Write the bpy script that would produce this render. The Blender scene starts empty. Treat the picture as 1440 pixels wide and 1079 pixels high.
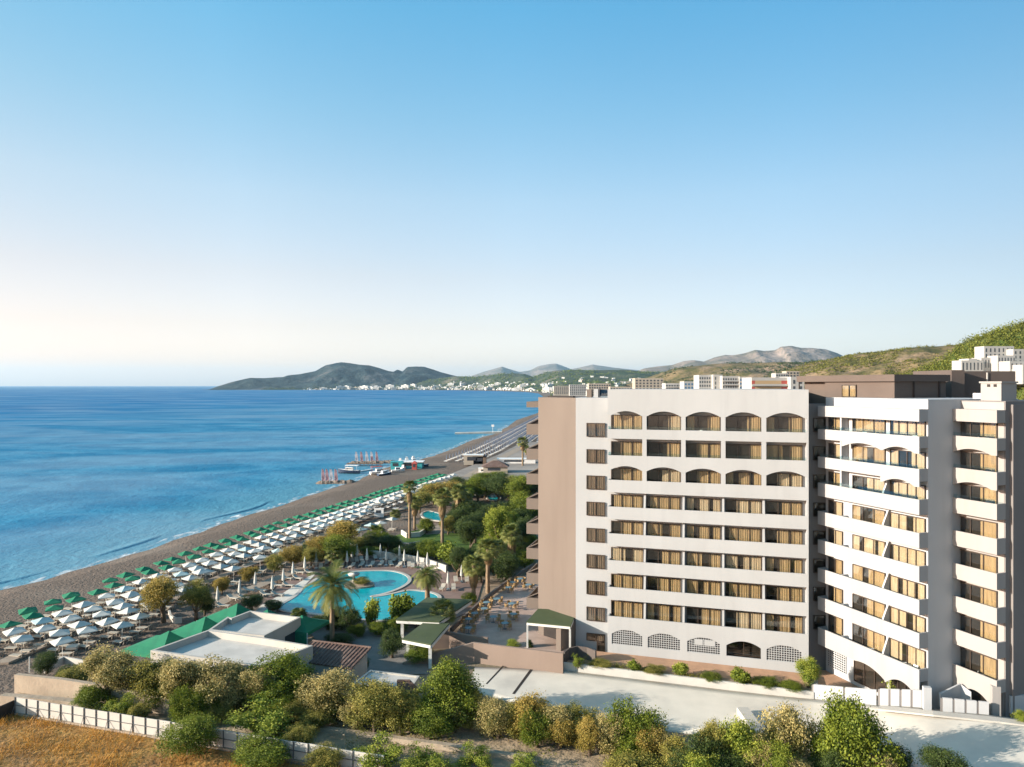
import bpy, bmesh, math, random
import numpy as np
from mathutils import Vector, noise

# ------------------------------------------------------------------ camera, sky, sun, exposure
SC = bpy.context.scene
COL = SC.collection
H = 33.2            # height of the eye above the sea, metres
F = 998.0           # focal length in pixels of a 1440 wide frame
HY = 542.0          # row of the horizon
cam_d = bpy.data.cameras.new('camera')
cam = bpy.data.objects.new('camera', cam_d)
COL.objects.link(cam)
cam.location = (0, 0, H)
cam.rotation_euler = (math.radians(90), 0, 0)
cam_d.sensor_width = 36.0
cam_d.lens = 36.0 * F / 1440.0
cam_d.shift_y = (HY - 539.5) / 1440.0
cam_d.clip_start = 0.5
cam_d.clip_end = 120000
SC.camera = cam

SUN_EL = math.radians(16.0)
SUN_AZ = math.atan2(-0.968, -0.25)         # from +Y towards +X
world = bpy.data.worlds.new('World')
SC.world = world
world.use_nodes = True
wn = world.node_tree.nodes
wl = world.node_tree.links
bg = wn['Background']
sky = wn.new('ShaderNodeTexSky')
sky.sky_type = 'NISHITA'
sky.sun_disc = False
sky.sun_elevation = SUN_EL
sky.sun_rotation = SUN_AZ % (2 * math.pi)
sky.altitude = 30
sky.air_density = 1.0
sky.dust_density = 1.0
sky.ozone_density = 2.5
# colour grade of the sky by height above the horizon and by bearing (clear marine air)
wtc = wn.new('ShaderNodeTexCoord'); wsep = wn.new('ShaderNodeSeparateXYZ'); wl.new(wtc.outputs['Generated'], wsep.inputs[0])
def sky_ramp(src, lo, hi, stops):
    r = wn.new('ShaderNodeMapRange'); r.inputs[1].default_value = lo; r.inputs[2].default_value = hi
    wl.new(src, r.inputs[0])
    c = wn.new('ShaderNodeValToRGB'); wl.new(r.outputs[0], c.inputs[0])
    e = c.color_ramp.elements
    while len(e) < len(stops): e.new(0.5)
    for k, (p, col) in enumerate(stops):
        e[k].position = p; e[k].color = (*col, 1)
    return c.outputs[0]
def sky_mul(a, c):
    m = wn.new('ShaderNodeMix'); m.data_type = 'RGBA'; m.blend_type = 'MULTIPLY'; m.inputs[0].default_value = 1.0; m.clamp_result = False
    wl.new(a, m.inputs[6]); wl.new(c, m.inputs[7])
    return m.outputs[2]
KE, KX = 1.7, 1.6
by_height = sky_ramp(wsep.outputs[2], 0.0, 0.5, [(2 * e, tuple(v / 2 / KE for v in c)) for e, c in ((0, (2.45, 2.30, 2.9)), (0.03, (2.45, 1.98, 2.15)), (0.08, (2.38, 1.76, 1.66)), (0.15, (2.42, 1.80, 1.56)), (0.25, (2.30, 2.05, 1.75)), (0.35, (1.72, 2.12, 1.90)), (0.47, (1.12, 2.18, 2.12)))])
by_side = sky_ramp(wsep.outputs[0], -0.7, 0.7, [((x + 0.7) / 1.4, tuple(math.exp(k * x) * (1 - (0.78 if x < 0 else 0.66) * x * x) / KX for k in (-0.52, -0.33, -0.225))) for x in (-0.7, -0.35, 0.0, 0.35, 0.7)])
wl.new(sky_mul(sky_mul(sky.outputs[0], by_height), by_side), bg.inputs[0])
bg.inputs[1].default_value = 0.138 * KE * KX
sun_d = bpy.data.lights.new('sun', 'SUN')
sun_d.energy = 5.0
sun_d.angle = math.radians(0.5)
sun_d.color = (1.0, 0.905, 0.785)
sun = bpy.data.objects.new('sun', sun_d)
COL.objects.link(sun)
sdir = Vector((math.sin(SUN_AZ) * math.cos(SUN_EL), math.cos(SUN_AZ) * math.cos(SUN_EL), math.sin(SUN_EL)))
sun.rotation_euler = sdir.to_track_quat('Z', 'Y').to_euler()
sun.location = (-60, 0, 80)
SC.view_settings.view_transform = 'Standard'
SC.view_settings.look = 'None'
SC.view_settings.exposure = 1.15
SC.view_settings.gamma = 1.0
SC.view_settings.use_curve_mapping = False
SC.cycles.use_denoising = True
SC.cycles.max_bounces = 6
SC.cycles.diffuse_bounces = 3
SC.cycles.glossy_bounces = 2
SC.cycles.transparent_max_bounces = 8
SC.cycles.volume_bounces = 0
SC.cycles.caustics_reflective = False
SC.cycles.caustics_refractive = False
SC.cycles.sample_clamp_indirect = 6.0

# ------------------------------------------------------------------ helpers
def P(px, py, z=0.0):
    """the point of height z seen at a place of the photograph (1440 wide)"""
    d = F * (H - z) / (py - HY)
    return Vector(((px - 720.0) / F * d, d, z))

def PD(px, py, d):
    """the point at distance d"""
    return Vector(((px - 720.0) / F * d, d, H - (py - HY) * d / F))

def tag(o, label=None, cat=None, group=None, kind=None):
    if label: o['label'] = label
    if cat: o['category'] = cat
    if group: o['group'] = group
    if kind: o['kind'] = kind
    return o

def empty(name, loc=(0, 0, 0), rz=0.0, label=None, cat=None, group=None):
    o = bpy.data.objects.new(name, None)
    COL.objects.link(o)
    o.location = loc
    o.rotation_euler = (0, 0, rz)
    o.empty_display_size = 0.3
    return tag(o, label, cat, group)

def copy_tree(o, parent=None):
    c = o.copy()
    COL.objects.link(c)
    if parent is not None:
        c.parent = parent
    for ch in o.children:
        copy_tree(ch, c)
    return c

class Frame:
    """a vertical plane: a along it, b outwards, z up"""
    def __init__(self, O, u, dz=0.0):
        self.O = Vector((O[0], O[1], 0)); self.u = Vector((u[0], u[1], 0)).normalized()
        self.n = Vector((self.u.y, -self.u.x, 0)); self.dz = dz
    def p(self, a, b, z):
        v = self.O + self.u * a + self.n * b
        return (v.x, v.y, z + self.dz)
    def a_at(self, px, b):
        """where along the plane, at offset b, a column of the photograph falls"""
        o = self.O + self.n * b
        k = (px - 720.0) / F
        return (k * o.y - o.x) / (self.u.x - k * self.u.y)

class MB:
    def __init__(self):
        self.v = []; self.f = []; self.m = []
    def add(self, vs, fs, mi=0):
        n = len(self.v)
        self.v += [tuple(q) for q in vs]
        self.f += [tuple(i + n for i in q) for q in fs]
        self.m += [mi] * len(fs)
    def hexa(self, lo, hi, mi=0):
        """two quads, bottom and top"""
        self.add(list(lo) + list(hi), [(3, 2, 1, 0), (4, 5, 6, 7), (0, 1, 5, 4), (1, 2, 6, 5), (2, 3, 7, 6), (3, 0, 4, 7)], mi)
    def box(self, x0, x1, y0, y1, z0, z1, mi=0):
        self.hexa([(x0, y0, z0), (x1, y0, z0), (x1, y1, z0), (x0, y1, z0)], [(x0, y0, z1), (x1, y0, z1), (x1, y1, z1), (x0, y1, z1)], mi)
    def fbox(self, fr, a0, a1, b0, b1, z0, z1, mi=0):
        self.hexa([fr.p(a0, b1, z0), fr.p(a1, b1, z0), fr.p(a1, b0, z0), fr.p(a0, b0, z0)], [fr.p(a0, b1, z1), fr.p(a1, b1, z1), fr.p(a1, b0, z1), fr.p(a0, b0, z1)], mi)
    def prism(self, poly, z0, z1, mi=0):
        n = len(poly)
        lo = [(q[0], q[1], z0) for q in poly]; hi = [(q[0], q[1], z1) for q in poly]
        self.add(lo + hi, [tuple(range(n - 1, -1, -1)), tuple(range(n, 2 * n))] + [(i, (i + 1) % n, n + (i + 1) % n, n + i) for i in range(n)], mi)
    def fprofile(self, fr, prof, b0, b1, mi=0):
        """outline in the plane (a, z), thick from b0 to b1"""
        n = len(prof)
        A = [fr.p(a, b0, z) for a, z in prof]; B = [fr.p(a, b1, z) for a, z in prof]
        self.add(A + B, [tuple(range(n)), tuple(range(2 * n - 1, n - 1, -1))] + [(i, (i + 1) % n, n + (i + 1) % n, n + i) for i in range(n)], mi)
    def fstrip(self, fr, As, lo, hi, b0, b1, mi=0):
        for i in range(len(As) - 1):
            a, c = As[i], As[i + 1]
            self.hexa([fr.p(a, b1, lo[i]), fr.p(c, b1, lo[i + 1]), fr.p(c, b0, lo[i + 1]), fr.p(a, b0, lo[i])],
                      [fr.p(a, b1, hi[i]), fr.p(c, b1, hi[i + 1]), fr.p(c, b0, hi[i + 1]), fr.p(a, b0, hi[i])], mi)
    def bar(self, p, q, w, h=None, mi=0):
        """a straight bar of square section between two points"""
        p = Vector(p); q = Vector(q); h = h or w
        d = (q - p).normalized()
        s = d.cross(Vector((0, 0, 1)))
        if s.length < 1e-3: s = Vector((1, 0, 0))
        s.normalize(); t = s.cross(d)
        c = [s * (-w / 2) + t * (-h / 2), s * (w / 2) + t * (-h / 2), s * (w / 2) + t * (h / 2), s * (-w / 2) + t * (h / 2)]
        self.hexa([p + k for k in c], [q + k for k in c], mi)
    def tube(self, pts, rad, sides=8, mi=0, cap=True):
        pts = [Vector(q) for q in pts]
        base = len(self.v); n = len(pts)
        for i, q in enumerate(pts):
            d = (pts[min(i + 1, n - 1)] - pts[max(i - 1, 0)]).normalized()
            s = d.cross(Vector((0.31, 0.95, 0.02)))
            if s.length < 1e-2: s = d.cross(Vector((1, 0, 0)))
            s.normalize(); t = s.cross(d)
            for k in range(sides):
                a = 2 * math.pi * k / sides
                self.v.append(tuple(q + (s * math.cos(a) + t * math.sin(a)) * rad[i]))
        for i in range(n - 1):
            for k in range(sides):
                k2 = (k + 1) % sides
                self.f.append((base + i * sides + k, base + i * sides + k2, base + (i + 1) * sides + k2, base + (i + 1) * sides + k)); self.m.append(mi)
        if cap:
            self.f.append(tuple(base + k for k in range(sides - 1, -1, -1))); self.m.append(mi)
            self.f.append(tuple(base + (n - 1) * sides + k for k in range(sides))); self.m.append(mi)
    def mesh(self, name, mats, smooth=False, bevel=0.0):
        me = bpy.data.meshes.new(name)
        me.from_pydata(self.v, [], self.f)
        for m in (mats if isinstance(mats, (list, tuple)) else [mats]):
            me.materials.append(m)
        me.polygons.foreach_set('material_index', np.array(self.m, dtype=np.int32))
        bm = bmesh.new(); bm.from_mesh(me)
        bmesh.ops.recalc_face_normals(bm, faces=bm.faces)
        bm.to_mesh(me); bm.free()
        if smooth:
            me.polygons.foreach_set('use_smooth', np.ones(len(me.polygons), dtype=bool))
        me.update()
        return me
    def build(self, name, mats, parent=None, smooth=False):
        if parent is not None:               # shapes are given in world coordinates
            off = Vector((0, 0, 0)); q = parent
            while q is not None:
                off += q.location; q = q.parent
            if off.length > 0:
                self.v = [(x - off.x, y - off.y, z - off.z) for x, y, z in self.v]
        return link(name, self.mesh(name, mats, smooth), parent)
    def fpart(self, fr, a0, a1, prof, mi=0):
        """outline in the plane (b, z), thick from a0 to a1"""
        n = len(prof)
        A = [fr.p(a0, q, z) for q, z in prof]; B = [fr.p(a1, q, z) for q, z in prof]
        self.add(A + B, [tuple(range(n)), tuple(range(2 * n - 1, n - 1, -1))] + [(i, (i + 1) % n, n + (i + 1) % n, n + i) for i in range(n)], mi)

def link(name, me, parent=None, loc=None):
    o = bpy.data.objects.new(name, me)
    COL.objects.link(o)
    if parent is not None: o.parent = parent
    if loc is not None: o.location = loc
    return o

def local(parent):
    """frame-built pieces are in world coordinates: keep the parent at the origin or shift"""
    return parent

def quads_mesh(name, V, mats, attr=None, mi=None):
    """V (n,4,3) loose quads, attr (n,) float per quad"""
    n = len(V)
    me = bpy.data.meshes.new(name)
    me.vertices.add(n * 4); me.loops.add(n * 4); me.polygons.add(n)
    me.vertices.foreach_set('co', np.ascontiguousarray(V, dtype=np.float32).reshape(-1))
    me.loops.foreach_set('vertex_index', np.arange(n * 4, dtype=np.int32))
    me.polygons.foreach_set('loop_start', np.arange(0, n * 4, 4, dtype=np.int32))
    me.polygons.foreach_set('loop_total', np.full(n, 4, dtype=np.int32))
    for m in (mats if isinstance(mats, (list, tuple)) else [mats]):
        me.materials.append(m)
    if mi is not None:
        me.polygons.foreach_set('material_index', np.asarray(mi, dtype=np.int32))
    if attr is not None:
        at = me.attributes.new('tip', 'FLOAT', 'FACE')
        at.data.foreach_set('value', np.asarray(attr, dtype=np.float32))
    me.update(calc_edges=True)
    return me

# ------------------------------------------------------------------ materials
def nodes_of(name):
    m = bpy.data.materials.new(name)
    m.use_nodes = True
    nt = m.node_tree
    return m, nt, nt.nodes, nt.links, nt.nodes['Principled BSDF']

def rgba(c): return (c[0], c[1], c[2], 1.0)

def mixc(nt, fac, a, b):
    n = nt.nodes.new('ShaderNodeMix'); n.data_type = 'RGBA'
    if hasattr(fac, 'links'): nt.links.new(fac, n.inputs[0])
    else: n.inputs[0].default_value = fac
    for k, s in ((6, a), (7, b)):
        if hasattr(s, 'links'): nt.links.new(s, n.inputs[k])
        else: n.inputs[k].default_value = rgba(s)
    return n.outputs[2]

def noisef(nt, scale, detail=4, lo=0.35, hi=0.65, rough=0.55, stretch=None, coord='Object', dist=0.0):
    tc = nt.nodes.new('ShaderNodeTexCoord')
    out = tc.outputs[coord]
    if stretch:
        mp = nt.nodes.new('ShaderNodeMapping'); mp.inputs['Scale'].default_value = stretch
        nt.links.new(out, mp.inputs[0]); out = mp.outputs[0]
    n = nt.nodes.new('ShaderNodeTexNoise')
    n.inputs['Scale'].default_value = scale; n.inputs['Detail'].default_value = detail
    n.inputs['Roughness'].default_value = rough; n.inputs['Distortion'].default_value = dist
    nt.links.new(out, n.inputs['Vector'])
    r = nt.nodes.new('ShaderNodeMapRange')
    r.inputs[1].default_value = lo; r.inputs[2].default_value = hi
    nt.links.new(n.outputs[0], r.inputs[0])
    return r.outputs[0]

def bump_to(nt, b, height, strength, dist):
    bp = nt.nodes.new('ShaderNodeBump')
    bp.inputs['Strength'].default_value = strength; bp.inputs['Distance'].default_value = dist
    nt.links.new(height, bp.inputs['Height']); nt.links.new(bp.outputs[0], b.inputs['Normal'])

def M(name, c1, c2=None, scale=1.0, rough=0.8, detail=5, bump=0.0, bscale=8.0, bdist=0.05, spec=0.3, stretch=None, c3=None, scale3=0.2, lo=0.35, hi=0.65, lo3=0.5, hi3=0.7, metal=0.0):
    m, nt, N, L, b = nodes_of(name)
    b.inputs['Roughness'].default_value = rough
    b.inputs['Specular IOR Level'].default_value = spec
    b.inputs['Metallic'].default_value = metal
    if c2 is None:
        c2 = tuple(k * 0.86 for k in c1)
    col = mixc(nt, noisef(nt, scale, detail, lo, hi, stretch=stretch), c1, c2)
    if c3 is not None:
        col = mixc(nt, noisef(nt, scale3, 6, lo3, hi3), col, c3)
    L.new(col, b.inputs['Base Color'])
    if bump:
        bump_to(nt, b, noisef(nt, bscale, 4, 0.2, 0.8), bump, bdist)
    return m

def wallmat(name, c1, c2):
    m, nt, N, L, b = nodes_of(name)
    col = mixc(nt, noisef(nt, 0.25, 5, 0.35, 0.65, stretch=(1, 1, 0.35)), c1, c2)
    st = noisef(nt, 1.1, 6, 0.52, 0.80, stretch=(1, 1, 0.07), rough=0.6)
    sc = N.new('ShaderNodeMath'); sc.operation = 'MULTIPLY'; sc.inputs[1].default_value = 0.28; L.new(st, sc.inputs[0])
    col = mixc(nt, sc.outputs[0], col, tuple(k * 0.74 for k in c2))
    sp = noisef(nt, 9.0, 3, 0.62, 0.72)
    s2 = N.new('ShaderNodeMath'); s2.operation = 'MULTIPLY'; s2.inputs[1].default_value = 0.22; L.new(sp, s2.inputs[0])
    col = mixc(nt, s2.outputs[0], col, tuple(k * 0.7 for k in c2))
    L.new(col, b.inputs['Base Color']); b.inputs['Roughness'].default_value = 0.8; b.inputs['Specular IOR Level'].default_value = 0.25
    bump_to(nt, b, noisef(nt, 14, 4, 0.2, 0.8), 0.2, 0.012)
    return m

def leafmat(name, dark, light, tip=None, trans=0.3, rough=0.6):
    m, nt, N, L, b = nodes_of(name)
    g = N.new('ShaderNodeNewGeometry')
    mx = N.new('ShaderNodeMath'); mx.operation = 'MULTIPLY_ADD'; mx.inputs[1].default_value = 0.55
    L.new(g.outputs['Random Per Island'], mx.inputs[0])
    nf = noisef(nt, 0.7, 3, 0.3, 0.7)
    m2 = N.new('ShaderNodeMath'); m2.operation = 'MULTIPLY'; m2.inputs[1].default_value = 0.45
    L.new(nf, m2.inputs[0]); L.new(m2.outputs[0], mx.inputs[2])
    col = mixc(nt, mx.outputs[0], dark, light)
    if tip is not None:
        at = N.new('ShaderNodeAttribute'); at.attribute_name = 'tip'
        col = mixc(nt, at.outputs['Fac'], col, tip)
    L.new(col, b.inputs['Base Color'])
    b.inputs['Roughness'].default_value = rough
    b.inputs['Specular IOR Level'].default_value = 0.25
    t = N.new('ShaderNodeBsdfTranslucent'); L.new(col, t.inputs[0])
    ms = N.new('ShaderNodeMixShader'); ms.inputs[0].default_value = trans
    L.new(b.outputs[0], ms.inputs[1]); L.new(t.outputs[0], ms.inputs[2])
    L.new(ms.outputs[0], N['Material Output'].inputs[0])
    return m

def clothmat(name, c, c2, trans=0.3):
    m, nt, N, L, b = nodes_of(name)
    col = mixc(nt, noisef(nt, 1.3, 4), c, c2)
    L.new(col, b.inputs['Base Color']); b.inputs['Roughness'].default_value = 0.85
    t = N.new('ShaderNodeBsdfTranslucent'); L.new(col, t.inputs[0])
    ms = N.new('ShaderNodeMixShader'); ms.inputs[0].default_value = trans
    L.new(b.outputs[0], ms.inputs[1]); L.new(t.outputs[0], ms.inputs[2])
    L.new(ms.outputs[0], N['Material Output'].inputs[0])
    return m

def glassmat(name, tint, gloss=0.18, rough=0.03):
    m, nt, N, L, b = nodes_of(name)
    N.remove(b)
    t = N.new('ShaderNodeBsdfTransparent'); t.inputs[0].default_value = rgba(tint)
    g = N.new('ShaderNodeBsdfGlossy'); g.inputs['Roughness'].default_value = rough
    g.inputs[0].default_value = (0.9, 0.95, 1, 1)
    lw = N.new('ShaderNodeLayerWeight'); lw.inputs[0].default_value = 0.35
    r = N.new('ShaderNodeMapRange'); r.inputs[3].default_value = gloss * 0.35; r.inputs[4].default_value = gloss * 3
    L.new(lw.outputs['Facing'], r.inputs[0])
    ms = N.new('ShaderNodeMixShader'); L.new(r.outputs[0], ms.inputs[0])
    L.new(t.outputs[0], ms.inputs[1]); L.new(g.outputs[0], ms.inputs[2])
    L.new(ms.outputs[0], N['Material Output'].inputs[0])
    return m

MT = {}
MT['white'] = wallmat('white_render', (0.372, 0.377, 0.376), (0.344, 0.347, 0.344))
MT['wing_white'] = wallmat('wing_white_lifted', (0.425, 0.43, 0.435), (0.395, 0.398, 0.40))  # wing white lightened to lift the shade on its pier faces
MT['wing_band_dimmed'] = wallmat('wing_balcony_dimmed', (0.318, 0.317, 0.316), (0.295, 0.293, 0.291))  # same wing white, darkened to tame the glare of the sunlit balconies
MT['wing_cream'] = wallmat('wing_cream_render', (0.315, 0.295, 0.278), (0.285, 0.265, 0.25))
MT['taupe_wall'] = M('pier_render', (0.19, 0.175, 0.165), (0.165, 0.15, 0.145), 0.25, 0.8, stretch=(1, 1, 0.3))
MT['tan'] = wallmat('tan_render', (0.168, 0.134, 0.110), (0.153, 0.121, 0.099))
MT['tan_lifted'] = wallmat('tan_render_lifted', (0.265, 0.195, 0.155), (0.235, 0.172, 0.136))  # the tan paint again, lightened for walls that catch less sun
MT['taupe'] = M('taupe_render', (0.105, 0.084, 0.074), (0.094, 0.074, 0.065), 0.3, 0.8)
MT['roof_house'] = M('roof_house_render', (0.108, 0.082, 0.068), (0.096, 0.072, 0.060), 0.3, 0.8)
MT['room'] = M('dark_room', (0.03, 0.026, 0.022), (0.018, 0.016, 0.014), 0.7, 0.9)
MT['bronze'] = M('bronze_frame', (0.055, 0.035, 0.022), (0.04, 0.026, 0.018), 2, 0.5, spec=0.5)
MT['curtain'] = M('gold_curtain', (0.48, 0.36, 0.205), (0.33, 0.24, 0.13), 1.4, 0.85, stretch=(3, 3, 0.2))
MT['curtain2'] = M('pale_curtain', (0.58, 0.49, 0.35), (0.46, 0.37, 0.25), 1.4, 0.85, stretch=(3, 3, 0.2))
MT['blind'] = M('brown_blind', (0.20, 0.15, 0.11), (0.14, 0.105, 0.078), 1.2, 0.85, stretch=(3, 3, 0.3))
MT['glass'] = glassmat('window_glass', (0.94, 0.93, 0.90), 0.14)
MT['railglass'] = glassmat('railing_glass', (0.86, 0.93, 0.93), 0.14)
MT['concrete'] = M('concrete', (0.66, 0.60, 0.51), (0.58, 0.53, 0.45), 0.35, 0.9, detail=8, bump=0.15, bscale=5, bdist=0.02, c3=(0.46, 0.42, 0.365), scale3=0.16, lo3=0.50, hi3=0.74)
MT['roofscreed'] = M('roof_screed', (0.55, 0.51, 0.46), (0.49, 0.455, 0.41), 0.6, 0.9, c3=(0.44, 0.41, 0.37), scale3=0.3)
MT['roofwhite'] = wallmat('white_parapet', (0.47, 0.44, 0.39), (0.42, 0.39, 0.345))
MT['brick'] = M('brick_paving', (0.46, 0.27, 0.165), (0.38, 0.225, 0.14), 1.2, 0.9, c3=(0.32, 0.195, 0.125), scale3=0.25)
MT['paving'] = M('terrace_paving', (0.25, 0.165, 0.135), (0.19, 0.125, 0.10), 0.9, 0.8, c3=(0.15, 0.10, 0.082), scale3=0.3)
MT['terrace'] = M('dining_paving_sunlit', (0.47, 0.34, 0.275), (0.39, 0.28, 0.225), 0.9, 0.8, c3=(0.33, 0.235, 0.19), scale3=0.3)  # paving lightened in place of the sun that the trees block here
MT['darkpaving'] = M('garden_paving', (0.21, 0.195, 0.18), (0.17, 0.16, 0.148), 0.8, 0.85)
MT['beach'] = M('pebble_beach', (0.172, 0.128, 0.097), (0.100, 0.075, 0.057), 1.6, 0.95, detail=8, bump=1.0, bscale=2.2, bdist=0.2, c3=(0.185, 0.145, 0.113), scale3=0.06)
MT['soil'] = M('dry_soil', (0.30, 0.225, 0.16), (0.21, 0.155, 0.105), 0.5, 0.95, bump=0.4, bscale=3, bdist=0.1, c3=(0.16, 0.14, 0.085), scale3=0.08)
MT['sandy'] = M('sandy_soil', (0.38, 0.29, 0.195), (0.27, 0.20, 0.13), 0.4, 0.95, bump=0.6, bscale=1.5, bdist=0.2, c3=(0.27, 0.20, 0.12), scale3=0.25)
MT['gravel'] = M('gravel_yard', (0.28, 0.24, 0.205), (0.22, 0.19, 0.165), 0.2, 0.95, c3=(0.34, 0.295, 0.255), scale3=0.03)
MT['path'] = M('beige_path', (0.34, 0.27, 0.205), (0.29, 0.225, 0.17), 0.6, 0.9)
MT['fieldsoil'] = M('field_soil', (0.42, 0.23, 0.06), (0.27, 0.14, 0.04), 0.5, 0.95, bump=0.7, bscale=1.6, bdist=0.25, c3=(0.20, 0.11, 0.045), scale3=0.18)
MT['lawn'] = M('lawn_turf', (0.085, 0.145, 0.02), (0.05, 0.095, 0.014), 0.5, 0.9, bump=0.3, bscale=10, bdist=0.03)
MT['stone'] = M('beige_rendered_stone', (0.40, 0.32, 0.235), (0.31, 0.245, 0.18), 0.7, 0.95, bump=0.5, bscale=4, bdist=0.05, c3=(0.34, 0.27, 0.20), scale3=0.4)
MT['rock'] = M('groyne_rock', (0.22, 0.175, 0.135), (0.13, 0.10, 0.08), 0.6, 0.95, bump=0.8, bscale=1.2, bdist=0.4)
MT['timber'] = M('pier_timber', (0.20, 0.14, 0.10), (0.13, 0.09, 0.065), 0.8, 0.9)
MT['tile'] = M('terracotta_tile', (0.155, 0.098, 0.078), (0.11, 0.068, 0.055), 1.5, 0.85, bump=0.8, bscale=6, bdist=0.05, c3=(0.19, 0.135, 0.11), scale3=0.8)
MT['greenroof'] = M('green_roof_felt', (0.065, 0.085, 0.038), (0.052, 0.07, 0.031), 0.8, 0.85, c3=(0.085, 0.10, 0.055), scale3=0.2)
MT['greencloth'] = clothmat('green_canvas', (0.010, 0.20, 0.10), (0.008, 0.165, 0.085), 0.15)
MT['greenumb'] = clothmat('green_parasol_cloth', (0.012, 0.21, 0.105), (0.010, 0.17, 0.085), 0.2)
MT['whiteumb'] = clothmat('white_parasol_cloth', (0.55, 0.55, 0.505), (0.50, 0.50, 0.46), 0.08)
MT['paleumb'] = clothmat('pale_blue_parasol_cloth', (0.42, 0.55, 0.54), (0.38, 0.50, 0.50), 0.12)
MT['blueumb'] = clothmat('slate_parasol_cloth', (0.16, 0.20, 0.27), (0.12, 0.15, 0.21), 0.2)
MT['pole'] = M('painted_pole', (0.70, 0.68, 0.62), (0.62, 0.60, 0.55), 2, 0.5)
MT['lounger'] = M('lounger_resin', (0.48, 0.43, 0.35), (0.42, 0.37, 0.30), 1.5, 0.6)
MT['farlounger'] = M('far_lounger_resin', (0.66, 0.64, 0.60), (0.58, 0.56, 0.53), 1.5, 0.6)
MT['metal'] = M('grey_steel', (0.13, 0.13, 0.13), (0.10, 0.10, 0.10), 2, 0.6)
MT['fencewhite'] = M('fence_panel_white', (0.50, 0.475, 0.43), (0.44, 0.42, 0.38), 0.6, 0.8)
MT['dark'] = M('dark_board_and_shade', (0.035, 0.028, 0.024), (0.025, 0.02, 0.018), 1, 0.8)
MT['trunk'] = M('bark', (0.16, 0.115, 0.075), (0.09, 0.065, 0.045), 3, 0.95, stretch=(1, 1, 0.3))
MT['palmtrunk'] = M('palm_bark', (0.27, 0.19, 0.12), (0.15, 0.105, 0.065), 2.5, 0.95, stretch=(0.6, 0.6, 4))
MT['cane'] = M('cane_chair', (0.34, 0.22, 0.10), (0.26, 0.165, 0.07), 3, 0.7)
MT['bluetop'] = M('pale_blue_table', (0.16, 0.25, 0.28), (0.13, 0.21, 0.25), 2, 0.5)
MT['steel'] = M('stainless_steel', (0.75, 0.78, 0.80), (0.7, 0.72, 0.75), 2, 0.25, metal=0.8)
MT['red'] = M('red_cloth', (0.40, 0.09, 0.07), (0.33, 0.07, 0.06), 1, 0.8)
MT['pink'] = clothmat('pink_flag_cloth', (0.60, 0.36, 0.37), (0.54, 0.30, 0.32), 0.3)
MT['flagwhite'] = clothmat('white_flag_cloth', (0.80, 0.74, 0.74), (0.74, 0.66, 0.66), 0.35)
MT['boatwhite'] = M('boat_paint', (0.78, 0.76, 0.72), (0.70, 0.68, 0.64), 0.8, 0.4)
MT['boatblue'] = M('boat_hull_navy', (0.04, 0.06, 0.10), (0.03, 0.045, 0.08), 0.8, 0.4)
MT['teal'] = M('teal_paint', (0.05, 0.36, 0.38), (0.04, 0.30, 0.33), 0.8, 0.6)
MT['orange'] = M('apricot_paint', (0.42, 0.30, 0.17), (0.38, 0.265, 0.15), 0.4, 0.7)
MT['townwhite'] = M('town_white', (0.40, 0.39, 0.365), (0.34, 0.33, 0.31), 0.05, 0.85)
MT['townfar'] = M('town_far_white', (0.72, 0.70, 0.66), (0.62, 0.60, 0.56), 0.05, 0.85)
MT['towncream'] = M('town_cream', (0.40, 0.35, 0.28), (0.34, 0.29, 0.23), 0.05, 0.85)
MT['windowdark'] = M('dark_glazing', (0.05, 0.06, 0.07), (0.035, 0.04, 0.05), 0.8, 0.2, spec=0.6)
MT['bluewindow'] = M('blue_shutter', (0.08, 0.17, 0.28), (0.06, 0.13, 0.23), 0.3, 0.6)

L_GREEN = leafmat('leaf_green', (0.030, 0.058, 0.007), (0.115, 0.165, 0.016), (0.21, 0.245, 0.026))
L_BRIGHT = leafmat('leaf_bright', (0.06, 0.105, 0.012), (0.20, 0.26, 0.03), (0.34, 0.36, 0.05))
L_OLIVE = leafmat('leaf_olive', (0.048, 0.060, 0.011), (0.165, 0.17, 0.026), (0.36, 0.31, 0.07))
L_BEIGE = leafmat('leaf_beige', (0.050, 0.060, 0.013), (0.18, 0.17, 0.038), (0.50, 0.405, 0.16))
L_GOLD = leafmat('leaf_gold', (0.075, 0.072, 0.014), (0.24, 0.20, 0.035), (0.42, 0.30, 0.07))
L_DARK = leafmat('leaf_dark', (0.014, 0.030, 0.008), (0.045, 0.075, 0.016), (0.085, 0.12, 0.028))
L_PALM = leafmat('leaf_palm', (0.035, 0.062, 0.012), (0.12, 0.155, 0.03), (0.25, 0.235, 0.065))
L_DEAD = leafmat('leaf_dead', (0.17, 0.11, 0.05), (0.32, 0.22, 0.11), None, 0.2)
L_STRAW = leafmat('straw', (0.40, 0.195, 0.032), (0.78, 0.44, 0.085), (0.30, 0.14, 0.028), 0.3)
L_PINE = leafmat('leaf_pine', (0.045, 0.068, 0.010), (0.155, 0.175, 0.026), (0.24, 0.25, 0.04))

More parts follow.
